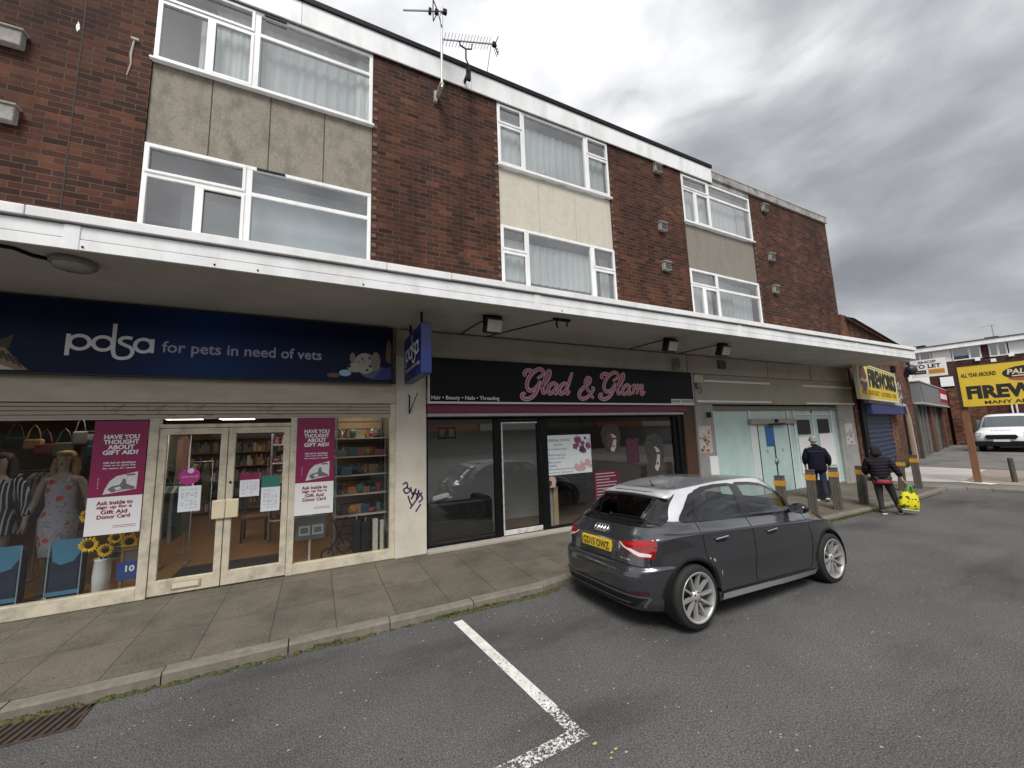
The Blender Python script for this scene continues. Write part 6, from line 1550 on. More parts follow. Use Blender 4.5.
for x in (4.9, 5.9, 6.9): MB().box(x - .35, x + .35, 4.56, 4.59, 1.0, 1.9).build('mirror', M('salon_mirror', (.4, .4, .4), .06, .9), st)
# ------------------------------------------------------------------ bollards along the kerb
M_BOLL = M('bollard_grey', (.088, .080, .066), .8, var=.35, vscale=12, dirt=(.055, .05, .04), dscale=5, damt=.8, bump=.3, stretch=(3, 3, .5))
M_BOLLD = M('bollard_groove', (.022, .02, .018), .9)
M_BAND = M('bollard_band', (.52, .25, .022), .5, var=.15, vscale=9, dirt=(.2, .11, .03), dscale=8, damt=.5)
def make_bollard(label):
    r = thing('bollard', label, 'bollard', (0, 0, 0), 'bollards along the shop kerb')
    b = MB(); w = .078; H = .90
    # four planks side by side with dark grooves between, chamfered corners
    for k in range(3):
        a = -w + k * 2 * w / 3
        b.box(a + .004, a + 2 * w / 3 - .004, -w, w, -.1, H - .02, 0, .006)
    b.box(-w + .012, w - .012, -w + .012, w - .012, -.1, H - .03, 1)
    for k in range(3):
        a = -w + k * 2 * w / 3
        b.box(-w - .004, w + .004, a + .004, a + 2 * w / 3 - .004, -.1, H - .022, 0, .006)
    b.build('post', [M_BOLL, M_BOLLD], r)
    MB().box(-w - .006, w + .006, -w - .006, w + .006, H - .02, H, 0, .008).build('cap', M('bollard_cap', (.05, .046, .04), .8), r)
    c = MB(); z0, z1, o = H - .20, H - .09, .0075
    for a0, a1 in (((-w - o, -w - o), (w + o, -w - o)), ((w + o, -w - o), (w + o, w + o)), ((w + o, w + o), (-w - o, w + o)), ((-w - o, w + o), (-w - o, -w - o))):
        c.bar((a0[0], a0[1], (z0 + z1) / 2), (a1[0], a1[1], (z0 + z1) / 2), .004, z1 - z0)
    c.build('reflective_band', M_BAND, r)
    return r
BL = [(8.28, -1.72, 20, .97, 'grey bollard with amber band half hidden behind the car roof'), (9.33, -1.72, 24, 1.02, 'grey bollard with amber band beside the car bonnet, in front of the walking man'),
      (10.28, -1.74, 18, 1.0, 'grey bollard with amber band between the walking man and the woman, left one'), (11.40, -1.74, 8, .96, 'grey bollard with amber band just left of the woman with the yellow bag'),
      (14.40, -1.40, 22, .95, 'grey bollard with amber band just behind the woman with the yellow bag'), (15.10, -1.50, 14, 1.02, 'last grey bollard with amber band at the street corner')]
b0 = make_bollard(BL[0][4])
for i, (x, y, rz, s, l) in enumerate(BL):
    b = b0 if i == 0 else copy_tree(b0)
    b['label'] = l; b.location = (x, y, -.03); b.rotation_euler = (rad((0, 1.5, -1, 1, 2, -1)[i]), rad((0, -1.5, 2, 1, -2, 1.5)[i]), rad(rz)); b.scale = (1, 1, s)
gp = tag(MB().tube([(0, 0, -.1), (0, 0, .68)], .06, 12).lathe([(.06, .68), (.05, .70), (0, .705)], (0, 0, 0), 12).build('marker_post', M_BOLL), 'short leaning grey post on the tan paving in front of the van', 'post')
gp.location = (18.3, -2.54, -.02); gp.rotation_euler = (0, rad(-6), 0)
ub = MB().box(-.16, .16, -.12, .12, 0, .42, 0, .012).box(-.17, .17, -.13, .13, .42, .45, 0, .005)
ub = tag(ub.build('utility_box', M('utility_grey', (.085, .083, .08), .8, var=.2)), 'low dark grey utility box on the pavement behind a bollard', 'utility box'); ub.location = (11.55, -.95, -.015)

# ------------------------------------------------------------------ the row beyond, turned a few degrees
ROW_A = math.atan2(.19, .982); ROW_O = Vector((15.75, -.05, 0))
def in_row(r):
    r.location = ROW_O; r.rotation_euler = (0, 0, ROW_A); return r
M_TILE = M('red_roof_tile', (.13, .062, .048), .85, var=.3, vscale=9, dirt=(.05, .045, .04), dscale=2, damt=.7)
cs_ = thing('corner_shop', 'small orange brick corner shop with a red tiled roof and blue shutter', 'building')
w = MB()
w.box(-.05, .85, 0, .3, -.2, 5.5).box(.85, 5.3, 0, .3, 2.55, 5.5).box(5.3, 11.2, 0, .3, -.2, 5.5).box(10.9, 11.2, .3, 6.8, -.2, 5.5).box(-.05, 11.2, 6.8, 7.1, -.2, 5.5)
w.add([(10.9, .0, 5.5), (11.2, .0, 5.5), (11.2, 7.1, 5.5), (10.9, 7.1, 5.5), (10.9, 3.55, 7.70), (11.2, 3.55, 7.70)], [(0, 1, 5, 4), (1, 2, 5), (0, 4, 3), (2, 3, 4, 5)])
w.build('wall', M_BRICK2, cs_)
rf = MB(); n = 16
for k in range(n):
    u0, u1 = k / n, (k + 1) / n
    rf.add([(.4, -.25 + 3.8 * u0, 5.34 + 2.42 * u0 + .035), (11.4, -.25 + 3.8 * u0, 5.34 + 2.42 * u0 + .035), (11.4, -.25 + 3.8 * u1, 5.34 + 2.42 * u1), (.4, -.25 + 3.8 * u1, 5.34 + 2.42 * u1)], [(0, 1, 2, 3)])
    rf.add([(.4, 7.35 - 3.8 * u0, 5.34 + 2.42 * u0 + .035), (11.4, 7.35 - 3.8 * u0, 5.34 + 2.42 * u0 + .035), (11.4, 7.35 - 3.8 * u1, 5.34 + 2.42 * u1), (.4, 7.35 - 3.8 * u1, 5.34 + 2.42 * u1)], [(0, 3, 2, 1)])
rf.box(.4, 11.4, 3.45, 3.65, 7.73, 7.80)
rf.build('roof', M_TILE, cs_, recalc=False)
sl = MB()
for k in range(26): sl.box(.9, 5.25, .0 + .035 * (k % 2), .06, .0 + .083 * k, .083 * (k + 1), 0, .004)
sl.build('shutter', M('shutter_blue', (.026, .042, .088), .5, var=.2, vscale=6), cs_)
MB().box(.85, 6.5, -.28, -.002, 2.14, 2.48, 0, .02).build('shutter_box', M('box_blue', (.030, .042, .15), .5, var=.12, vscale=3), cs_)
MB().box(.75, 6.5, -.24, -.002, 2.50, 2.62, 0, .01).build('ledge', M('ledge_grey', (.36, .36, .36), .6, var=.15), cs_)
MB().box(.35, .84, -.10, -.002, -.1, 3.2).build('gap_shade', M_BLACK, cs_)  # black box painting in the shaded gap between pillar and shutter
MB().tube([(9.5, -.06, .1), (9.1, -.07, 2.0), (8.5, -.06, 2.6)], .05, 8).build('pipe', M('pipe_pale', (.42, .41, .39), .6), cs_)
MB().box(8.55, 8.95, -.10, -.004, -.1, 2.2).build('timber_post', M('post_tan', (.27, .17, .10), .85, var=.25, vscale=8, stretch=(4, 4, .5)), cs_)
MB().box(8.1, 8.45, -.05, -.003, -.1, 2.3).build('dark_gap', M_BLACK, cs_)
for k, x in enumerate((7.0, 10.2)): MB().box(x - .1, x + .1, -.16, -.002, 4.0, 4.3, 0, .02).build('wall_lamp', M_BLACK, cs_)
in_row(cs_)
gf_ = MB(); pl = lambda x, z, t: (x, -.004 - t, z); RF = random.Random(4)
for k in range(9):
    x0, z0 = 7.75 + .35 * (k % 3), 3.45 - .36 * (k // 3)
    ribbon(gf_, smooth_line([(x0 + RF.uniform(-.15, .3), z0 + RF.uniform(-.2, .2)) for _ in range(6)]), .045, pl, 0, .001 * k)
in_row(tag(gf_.build('graffiti', M('white_spray', (.55, .54, .53), .8)), 'white graffiti scrawl on the orange brick pier past the fireworks sign', 'graffiti'))

M_YEL = M('sign_yellow', (.68, .47, .035), .45, var=.05, vscale=3)
M_YELP = M('sign_pale_yellow', (.70, .60, .18), .45)
M_SBLK = M('sign_black', (.012, .012, .012), .5)
fs = thing('fireworks_sign', 'yellow boxed fireworks sign above the blue shutter', 'sign')
MB().box(-.95, 4.95, -.36, -.29, 2.62, 3.72, 0, .01).box(.4, .5, -.29, 0, 2.8, 2.9).box(4.4, 4.5, -.29, 0, 2.8, 2.9).build('box', M_YELP, fs)
MB().box(-.97, 4.97, -.375, -.28, 2.58, 2.64).box(-.97, 4.97, -.375, -.28, 3.70, 3.745).box(-.98, -.92, -.375, -.28, 2.6, 3.74).box(4.92, 4.98, -.375, -.28, 2.6, 3.74).build('sign_frame', M('frame_pale', (.60, .58, .45), .5), fs)
MB().box(-.91, 4.9, -.366, -.3605, 2.66, 3.02).build('yellow_band', M_YEL, fs)
put_text(MB(), 'FIREWORKS', (.42, -.362, 3.0), UX, UZ, 4.4, .64, 0, .05, 0, 1, t=.012).build('lettering', M_SBLK, fs)
put_text(MB(), 'ALL  BUDGET  CATERED  FOR', (-.65, -.368, 2.74), UX, UZ, 5.3, .16, 0, .02).build('small_lettering', M('sign_olive', (.16, .11, .02), .5), fs)
lo = MB()
lo.add([(x - .22, -.363, z) for x, z in arc(-.04, 3.22, .50, .46, 0, 360)][:-1], [tuple(range(22))], 0)
lo.add([(x - .22, -.366, z) for x, z in arc(-.08, 3.40, .34, .18, 0, 360)][:-1], [tuple(range(22))], 1)
lo.add([(x - .22, -.369, z) for x, z in [(-.48, 3.20), (-.2, 3.28), (.1, 3.22), (.42, 3.30), (.38, 3.18), (.05, 3.12), (-.25, 3.17), (-.45, 3.12)]], [tuple(range(8))], 2)
lo.add([(x - .22, -.367, z) for x, z in arc(-.02, 2.99, .30, .15, 0, 360)][:-1], [tuple(range(22))], 3)
lo.build('logo', [M('logo_plum', (.13, .05, .09), .5), M('logo_rust', (.30, .10, .05), .5), M('logo_cream', (.62, .55, .35), .5), M('logo_violet', (.10, .06, .16), .5)], fs)
in_row(fs)

tl = thing('to_let_board', 'white shop to let board sticking out above the grey signboard', 'sign')
MB().box(11.2, 11.26, -1.36, -.14, 4.0, 4.86, 0, .004).build('board', M('board_white', (.74, .74, .74), .5), tl)
b = MB(); xf = 11.197
put_text(b, 'SHOP', (xf, -.42, 4.66), (0, -1, 0), UZ, .62, .14, 0, .03); put_text(b, 'TO LET', (xf, -.24, 4.42), (0, -1, 0), UZ, .94, .20, 0, .035)
b.box(11.192, 11.1985, -.66, -.24, 4.16, 4.34, 0); b.box(11.192, 11.1985, -1.28, -.74, 4.13, 4.36, 1)
for k in range(4): b.box(11.189, 11.1915, -.60 + .08 * k, -.55 + .08 * k, 4.22, 4.27, 2)
for k in range(5): b.box(11.189, 11.1915, -1.22 + .09 * k, -1.16 + .09 * k, 4.21, 4.27, 3)
b.build('lettering', [M_SBLK, M('board_orange', (.55, .26, .03), .5), M('board_grey', (.3, .3, .3), .5), M('board_brown', (.34, .13, .02), .5)], tl)
MB().bar((11.23, .0, 4.2), (11.23, -.2, 4.2), .05, .05).bar((11.23, .0, 4.7), (11.23, -.2, 4.7), .05, .05).build('bracket', M_BLACK, tl)
in_row(tl)
tb_ = MB().ball((0, 0, 0), (.28, .22, .26), 12); tb_ = tag(tb_.build('wall_lantern', M('lantern_dark', (.02, .022, .035), .5)), 'dark round lantern on the brick corner left of the to let board', 'lantern')
tb_.location = ROW_O + Vector((.982, .19, 0)) * 10.4 + Vector((.19, -.982, 0)) * .25 + Vector((0, 0, 4.35))

gs = thing('timber_shop', 'low shop with rough dark timber doors under a grey signboard', 'building')
w = MB().box(11.25, 24, .12, .4, -.2, 3.9).box(11.25, 24, .4, 7, 3.7, 3.9).box(23.7, 34, -.05, .4, -.2, 3.0).box(33.7, 34, .4, 7, -.2, 3.9)
w.build('wall', M_BRICK2, gs)
d = MB(); x = 11.3
M_TIMB = [M('timber_dark', (.055, .050, .045), .9, var=.5, vscale=6, stretch=(3, 3, .4)), M('timber_grey', (.15, .14, .13), .9, var=.4, vscale=6, stretch=(3, 3, .4)), M('timber_red', (.10, .045, .032), .9, var=.4, vscale=6), M_BLACK]
for wd, mi, dy in ((.9, 0, 0), (.25, 1, -.08), (1.1, 3, .04), (.2, 1, -.06), (1.0, 0, 0), (.25, 1, -.08), (1.2, 3, .05), (1.1, 2, -.10), (1.3, 3, .05), (.25, 1, -.07), (.9, 1, 0), (.25, 0, -.06), (1.4, 3, .04), (1.0, 2, -.08), (1.1, 0, 0)):
    if x + wd > 23.6: break
    d.box(x, x + wd - .03, .03 + dy, .118, -.15, 2.72, mi); d.box(x, x + wd - .03, .02 + dy, .117, -.15, .55 if mi == 3 else -.1, 0); x += wd
d.build('timber_door', M_TIMB, gs)
MB().box(11.05, 11.25, -.12, .0, -.15, 2.72).build('timber_pier', M_TIMB[0], gs)
in_row(gs)
gsn = thing('grey_signboard', 'plain grey shop signboard with a red and white end panel', 'sign')
MB().box(11.25, 22.5, -.32, .1, 2.78, 3.82, 0, .01).build('box', M('signboard_grey', (.17, .175, .18), .6, var=.08, vscale=1.5), gsn)
MB().box(18.6, 22.45, -.335, -.321, 2.98, 3.80).build('red_panel', M('signboard_red', (.36, .02, .03), .5), gsn)
MB().box(18.9, 21.9, -.35, -.336, 3.18, 3.50).build('white_strip', M('board_white', (.74, .74, .74), .5), gsn)
MB().box(11.2, 22.55, -.36, -.02, 2.70, 2.78).box(11.2, 22.55, -.36, .1, 3.82, 3.87).build('sign_trim', M('trim_grey', (.44, .44, .43), .5), gsn)
in_row(gsn)

# ------------------------------------------------------------------ brick block closing the view
FB = thing('brick_block', 'two storey dark brick block with a white window band behind the van', 'building')
# local: x runs to the right along its front, y is depth
M_BRICK3 = brick_mat('plum_brick', (.095, .032, .028), (.045, .022, .02), (.075, .05, .042))
M_FGL = glass('far_glass', (.5, .58, .62), 2.0)
w = MB()
w.box(-9, 20, 0, .3, -.3, 6.0).box(-9, 20, .3, 8, 6.85, 6.95).box(-9, -8.7, .3, 8, -.3, 6.9).box(19.7, 20, .3, 8, -.3, 6.9)
for a, b in ((-2.60, -2.42), (1.2, 1.4), (5.2, 5.4), (9.2, 9.4)): w.box(a - .05, b + .05, -.05, .3, 6.0, 6.85)
w.build('wall', M_BRICK3, FB)
MB().box(-9.2, 20.2, -.45, .3, 6.86, 7.16, 0, .01).build('roof_fascia', M_FASC, FB)
MB().box(-9.3, 20.3, -.5, 8, 7.165, 7.23).build('roof', M_ROOF, FB)
pn = [(-8.6, -6.9), (-4.98, -4.06), (-1.5, 1.1), (2.9, 5.1), (6.9, 9.1)]
for a, b in pn: MB().box(a, b, -.02, .02, 6.02, 6.85).build('white_panel', M('panel_white', (.78, .79, .80), .5), FB)
for a, b, m in ((-6.85, -5.02, (-5.6,)), (-4.02, -2.68, (-3.2,)), (-2.34, -1.56, (-1.95,)), (1.5, 2.85, (2.1,)), (5.5, 6.85, (6.1,))):
    f = MB().box(a, b, -.04, .02, 6.0, 6.08).box(a, b, -.04, .02, 6.79, 6.86).box(a, a + .07, -.039, .02, 6.08, 6.79).box(b - .07, b, -.039, .02, 6.08, 6.79)
    for q in m: f.box(q - .05, q + .05, -.039, .02, 6.08, 6.79)
    wn_ = f.build('window', M_UPVC, FB)
    MB().quad((a + .07, .0, 6.08), (b - .07, .0, 6.08), (b - .07, .0, 6.79), (a + .07, .0, 6.79)).build('pane', M_FGL, wn_, recalc=False)
    MB().box(a, b, .12, .2, 6.0, 6.85).build('blind', M('blind_blue', (.30, .36, .42), .9), wn_)
for x, z in ((-2.89, 5.92), (-2.22, 5.73), (-1.45, 5.97)): MB().box(x - .12, x + .12, -.2, -.002, z - .11, z + .11, 0, .02).build('wall_lamp', M_UPVC, FB)
MB().box(-6.6, -5.3, -.15, -.002, 4.5, 5.6).build('white_panel', M('panel_white', (.78, .79, .80), .5), FB)
MB().box(-4.78, -4.15, -.15, -.002, 4.25, 4.92).build('white_panel', M('panel_white', (.78, .79, .80), .5), FB)
MB().box(-4.5, -2.9, -.45, -.002, -.3, 4.1).build('brick_pier', M_BRICK2, FB)
for x in (-1.85, -1.66): MB().tube([(x, -.08, -.2), (x, -.08, 2.75)], .045, 8).build('downpipe', M_UPVC, FB)
c = MB().box(-2.5, -1.85, 2.0, 2.6, 7.2, 7.62).build('chimney', M_BLACK, FB)
MB().tube([(-2.07, 2.2, 7.6), (-2.07, 2.2, 8.5)], .03, 6).bar((-2.6, 2.2, 8.42), (-1.9, 2.2, 8.45), .03, .03).build('aerial', M_ALU, c)
MB().box(-6.2, -5.3, .6, 1.3, 7.2, 7.5).build('chimney', M_BLACK, FB)
FB.location = (41.0, 0, 0); FB.rotation_euler = (0, 0, math.atan2(-.98, .18))

# ------------------------------------------------------------------ big yellow board on its post
yb = thing('advert_board', 'large yellow fireworks advertising board with black letters on a timber post', 'sign')
L = 4.4; z0, z1 = 2.21, 3.42      # local x along the board, y towards the back
MB().box(.0, L, -.02, .03, z0, z1, 0, .004).build('board', M_YEL, yb)
MB().box(-.06, -.005, -.05, .05, z0 - .03, z1 + .05).box(.0, L, -.03, .04, z1 + .002, z1 + .03).box(0, L, .031, .08, 2.5, 2.6).build('edge_batten', M('batten_dark', (.03, .02, .016), .8), yb)
put_text(MB(), 'FIREWORKS', (.11, -.0205, 2.42), UX, UZ, 2.34, .40, 0, .055, t=.003).build('headline', M_SBLK, yb)
put_text(MB(), 'ALL YEAR AROUND', (.05, -.0205, 3.08), UX, UZ, .68, .125, 0, .03, t=.003).build('lettering', M_SBLK, yb)
put_text(MB(), 'MANY AMAZING OFFERS', (.42, -.0205, 2.26), UX, UZ, 2.0, .10, 0, .02, t=.003).build('small_lettering', M_SBLK, yb)
lo = MB()
lo.add([(x, -.0225, z) for x, z in arc(1.27, 3.10, .44, .19, 0, 360)][:-1], [tuple(range(22))], 0)
lo.add([(x, -.0245, z) for x, z in arc(1.27, 2.965, .34, .10, 180, 360)], [tuple(range(23))], 2)
put_text(lo, 'PALACE', (.92, -.024, 3.06), UX, UZ, .68, .15, 1, .03, .15, t=.004); lo.box(1.0, 1.5, -.0265, -.0245, 3.0, 3.03, 1)
lo.build('logo', [M_SBLK, M('logo_ivory', (.70, .62, .40), .5), M('logo_red', (.35, .09, .06), .5)], yb)
M_POST = M('timber_orange', (.19, .085, .042), .8, var=.3, vscale=8, stretch=(5, 5, .5))
MB().box(-.075, .075, .05, .20, -.3, 3.35, 0, .006).build('post', M_POST, yb)
MB().box(3.9, 4.05, .05, .20, -.3, 3.35, 0, .006).build('post', M_POST, yb)
yb.location = (17.41, -2.03, 0); yb.rotation_euler = (0, 0, math.atan2(-.98, .18))
tag(MB().quad((17.15, -2.35, -.0155), (17.5, -2.42, -.0155), (17.72, -1.75, -.0135), (17.3, -1.68, -.0155)).build('post_footing', M('footing_white', (.62, .61, .58), .8)), 'white patch of mortar around the foot of the timber post', kind='structure')

# ------------------------------------------------------------------ white van facing the camera
def make_van():
    r = thing('white_van', 'white panel van facing the street in front of the brick block', 'van')
    prof = [(.02, .34, 1), (.06, .55, 1), (.05, .80, 1), (-.02, .98, .98), (-.10, 1.07, .965), (-.45, 1.20, .95), (-.85, 1.29, .93), (-1.25, 1.66, .875), (-1.55, 1.92, .83), (-1.80, 2.02, .80), (-2.4, 2.06, .80), (-4.7, 2.05, .80), (-4.92, 1.95, .82), (-4.98, 1.2, .97), (-4.98, .34, 1)]
    n = 17; b = MB(); vs = []
    for x, z, wf in prof:
        for k in range(n):
            u = -1 + 2 * k / (n - 1); y = .985 * wf * math.copysign(abs(u) ** .8, u); bx = x - (.24 * abs(u) ** 3.2 if x > -1.9 else -.04 * abs(u) ** 4 if x < -4.6 else 0)
            vs.append((bx, y, z - (.05 * abs(u) ** 4 if z > 1.1 else 0)))
    m = len(prof); fs = [(i * n + k, i * n + k + 1, (i + 1) * n + k + 1, (i + 1) * n + k) for i in range(m - 1) for k in range(n - 1)]
    fs += [tuple(i * n for i in range(m)), tuple((i + 1) * n - 1 for i in range(m - 1, -1, -1))]
    W = M('van_white', (.72, .73, .74), .3, coat=.6, dirt=(.4, .4, .39), dscale=2, damt=.2)
    b.add(vs, fs, 0, True).build('body', W, r)
    def on(u, i, f, off=.012):
        a, c = prof[i], prof[i + 1]; x = a[0] + (c[0] - a[0]) * f; z = a[1] + (c[1] - a[1]) * f; wf = a[2] + (c[2] - a[2]) * f
        return (x - .24 * abs(u) ** 3.2 + off, .985 * wf * math.copysign(abs(u) ** .8, u), z - (.05 * abs(u) ** 4 if z > 1.1 else 0) + off)
    g = MB(); rows = [(6, .12), (6, .55), (7, .0), (7, .5), (7, .95)]; vs = [on(u * (.94 - .0 * j), i, f) for j, (i, f) in enumerate(rows) for u in [-.92 + 1.84 * k / 12 for k in range(13)]]
    g.add(vs, [(j * 13 + k, j * 13 + k + 1, j * 13 + 14 + k, j * 13 + 13 + k) for j in range(4) for k in range(12)], 0, True).build('windscreen', M('van_glass', (.08, .095, .10), .08), r)
    MB().plate([(.085, y, z) for y, z in ((-.58, .82), (-.50, .93), (.50, .93), (.58, .82), (.48, .70), (-.48, .70))], (.02, 0, 0)).build('grille', M_CARBLK, r)
    MB().box(.07, .11, -.96 + .05, .91, .34, .60, 0, .03).box(-.25, .06, -.97, .97, .30, .58, 0, .05).build('bumper', M_CARBLK, r)
    MB().box(.108, .118, -.28, .28, .57, .68).build('number_plate', M('plate_white', (.7, .7, .7), .5), r)
    MB().box(.09, .10, -.12, .12, .84, .89).build('emblem', M_CHROME, r)
    lt = MB()
    for k in range(9): lt.box(-.21, -.20, -.36 + .08 * k, -.31 + .08 * k, 1.13, 1.165)
    lt.build('bonnet_lettering', M('letter_grey', (.35, .36, .37), .5), r)
    for s in (-1, 1):
        h = MB(); h.add([on(s * u, i, f, .014) for u, i, f in ((.70, 2, .1), (.93, 1, .9), (.96, 3, .2), (.90, 4, .3), (.68, 3, .4))], [(0, 1, 2, 3, 4)]); h.build('headlight', M('van_lamp', (.35, .36, .37), .15, coat=1), r)
        MB().box(-.72, -.55, s * 1.0, s * 1.24, 1.05, 1.33, 0, .04).box(-.68, -.62, s * .93, s * 1.01, 1.08, 1.14).build('mirror', M_CARBLK, r)
        for x in (-.90, -4.0):
            wm = MB().lathe([(.2, -.1), (.31, -.11), (.335, -.07), (.335, .07), (.31, .11), (.2, .1)], (0, 0, 0), 28, 0, 'y'); o = wm.build('wheel', M_TYRE, r); o.location = (x, s * .86, .335)
            h = MB().lathe([(.0, s * .09), (.2, s * .105), (.2, s * .06)], (0, 0, 0), 20, 0, 'y', cap=False).build('hub', M('hub_grey', (.2, .2, .2), .5, .5)); h.parent = o
        MB().box(-1.9, -1.0, s * .93, s * .955, 1.22, 1.75).build('side_window', M('van_glass', (.08, .095, .10), .08), r)
    r.location = (32.6, .72, .06); r.rotation_euler = (0, 0, rad(184)); return r
make_van()

# ------------------------------------------------------------------ drain grate, weeds and litter by the kerb
dg = thing('drain_grate', 'rusty slotted drain grate set in the road against the kerb', 'drain', (-1.8, -2.24, ZR))
f = MB().box(-2.10, -1.46, -2.105, -2.085, ZR - .02, ZR + .008).box(-2.10, -1.46, -2.40, -2.38, ZR - .02, ZR + .008).box(-2.10, -2.08, -2.38, -2.105, ZR - .02, ZR + .008).box(-1.48, -1.46, -2.38, -2.105, ZR - .02, ZR + .008)
M_IRON = M('rusty_iron', (.062, .048, .038), .75, .3, var=.4, vscale=40, dirt=(.14, .06, .03), dscale=9, damt=.6)
f.build('frame', M_IRON, dg)
MB().quad((-2.08, -2.38, ZR + .002), (-1.48, -2.38, ZR + .002), (-1.48, -2.105, ZR + .002), (-2.08, -2.105, ZR + .002)).build('pit', M('pit_black', (.004, .004, .004), 1.), dg)
for k in range(11):
    x = -2.06 + .056 * k; MB().bar((x - .03, -2.38, ZR + .005), (x + .03, -2.105, ZR + .005), .026, .006).build('bar', M_IRON, dg)
we = MB(); RF = random.Random(12)
def tuft(x, y, z, n, h):
    for _ in range(n):
        a = RF.random() * 6.28; l = h * RF.uniform(.4, 1.1); dx, dy = math.cos(a) * l * .7, math.sin(a) * l * .7; bx, by = x + RF.uniform(-.03, .03), y + RF.uniform(-.012, .012); w_ = .004
        we.add([(bx - w_, by, z), (bx + w_, by, z), (bx + dx * .5 + w_, by + dy * .5, z + l * .75), (bx + dx, by + dy, z + l * RF.uniform(.6, 1)), (bx + dx * .5 - w_, by + dy * .5, z + l * .75)], [(0, 1, 2, 3, 4)], RF.choice((0, 0, 1, 2)))
def kerb_y(x): return interp(KL, x)
for x0, x1, n, h in ((-2.1, -1.4, 16, .03), (.05, .32, 14, .05), (.4, 1.2, 14, .025), (1.2, 1.9, 46, .05), (1.9, 2.8, 40, .035), (2.8, 9, 60, .03), (9.0, 12.4, 260, .055), (12.4, 15.2, 70, .03)):
    for _ in range(n): x = RF.uniform(x0, x1); tuft(x, kerb_y(x) - .012, ZR, 7, h)
for _ in range(70): x = RF.uniform(19.0, 22.2); tuft(x, .25 + .2 * (x - 16.0) * .95 - .35 + RF.uniform(-.1, .15), .0, 16, .30)
tag(we.build('weeds', [M('weed_green', (.055, .075, .018), .8, var=.3), M('weed_moss', (.075, .075, .022), .9, var=.3), M('weed_straw', (.16, .13, .055), .9)]), 'moss and weeds growing in the gutter', kind='stuff')
ms = MB()
for _ in range(520):   # crumbs of moss packed in the gutter joint
    x = RF.choice((RF.uniform(9.1, 12.3), RF.uniform(1.25, 2.8), RF.uniform(-2.1, .6))); r0 = RF.uniform(.010, .030)
    ms.ball((x, kerb_y(x) - RF.uniform(0, .05), ZR + .002), (r0 * 1.5, r0, r0 * .7), 6)
tag(ms.build('moss', M('moss_clump', (.060, .062, .020), .95, var=.5, vscale=30)), 'cushions of moss along the foot of the kerb', kind='stuff')
lt = MB()
for _ in range(560):
    x, y = RF.uniform(-3, 9), -2.1 - abs(RF.gauss(0, 1.6)); s = RF.uniform(.003, .011); a = RF.random() * 3
    lt.add([(x + s * math.cos(a + q) * (1.6 if q % 3.14 < .1 else 1), y + s * math.sin(a + q), ZR + .003 + .003 * (i % 2)) for i, q in enumerate((0, 1.4, 3.1, 4.6))], [(0, 1, 2, 3)], RF.choice((0, 0, 1, 2)))
tag(lt.build('grit', [M('grit_pale', (.30, .295, .28), .8), M('grit_leaf', (.13, .095, .06), .9), M('grit_dark', (.03, .03, .028), .9)]), 'scattered grit and leaf scraps on the asphalt', kind='stuff')
# ------------------------------------------------------------------ two people walking
M_SKIN = M('skin_tone', (.42, .26, .19), .6)
M_NAVYJ = M('navy_jacket', (.006, .007, .014), .85, bump=.15, bscale=40, spec=.15)
M_JEANS = M('dark_jeans', (.010, .014, .030), .85, var=.2, vscale=20)
M_SHOE = M('shoe_dark', (.03, .03, .032), .7); M_SOLE = M('shoe_sole', (.62, .61, .58), .6)
def shoe(parent, x, y, z, d, s=1.0):
    m = MB(); d = Vector(d).normalized(); side = Vector((-d.y, d.x, 0)).normalized(); up = Vector((0, 0, 1))
    rot = Matrix((d, side, d.cross(side))).transposed()
    m.obox(Vector((x, y, z)) + rot @ Vector((.055, 0, .012)), (.275 * s, .095 * s, .026), rot, 1, .01)
    m.obox(Vector((x, y, z)) + rot @ Vector((.05, 0, .052)), (.25 * s, .085 * s, .06), rot, 0, .028)
    return m.build('shoe', [M_SHOE, M_SOLE], parent)
def face(parent, c, f, hs=1.0):
    """eyes, nose, mouth and ears on a head at c looking along f"""
    f = Vector(f).normalized(); s = Vector((-f.y, f.x, 0)).normalized(); u = Vector((0, 0, 1)); c = Vector(c)
    m = MB(); m.ball(c + f * .098 * hs - u * .015, (.014, .014, .022), 8, 0)
    for k in (-1, 1): m.ball(c + f * .083 * hs + s * .032 * k + u * .018, (.010, .010, .008), 8, 1); m.ball(c + s * .080 * k - u * .01, (.016, .016, .03), 8, 0)
    m.ball(c + f * .084 * hs - u * .055, (.012, .020, .006), 8, 2)
    return m.build('face', [M_SKIN, M('eye_dark', (.03, .02, .02), .3), M('lip', (.35, .14, .12), .5)], parent)

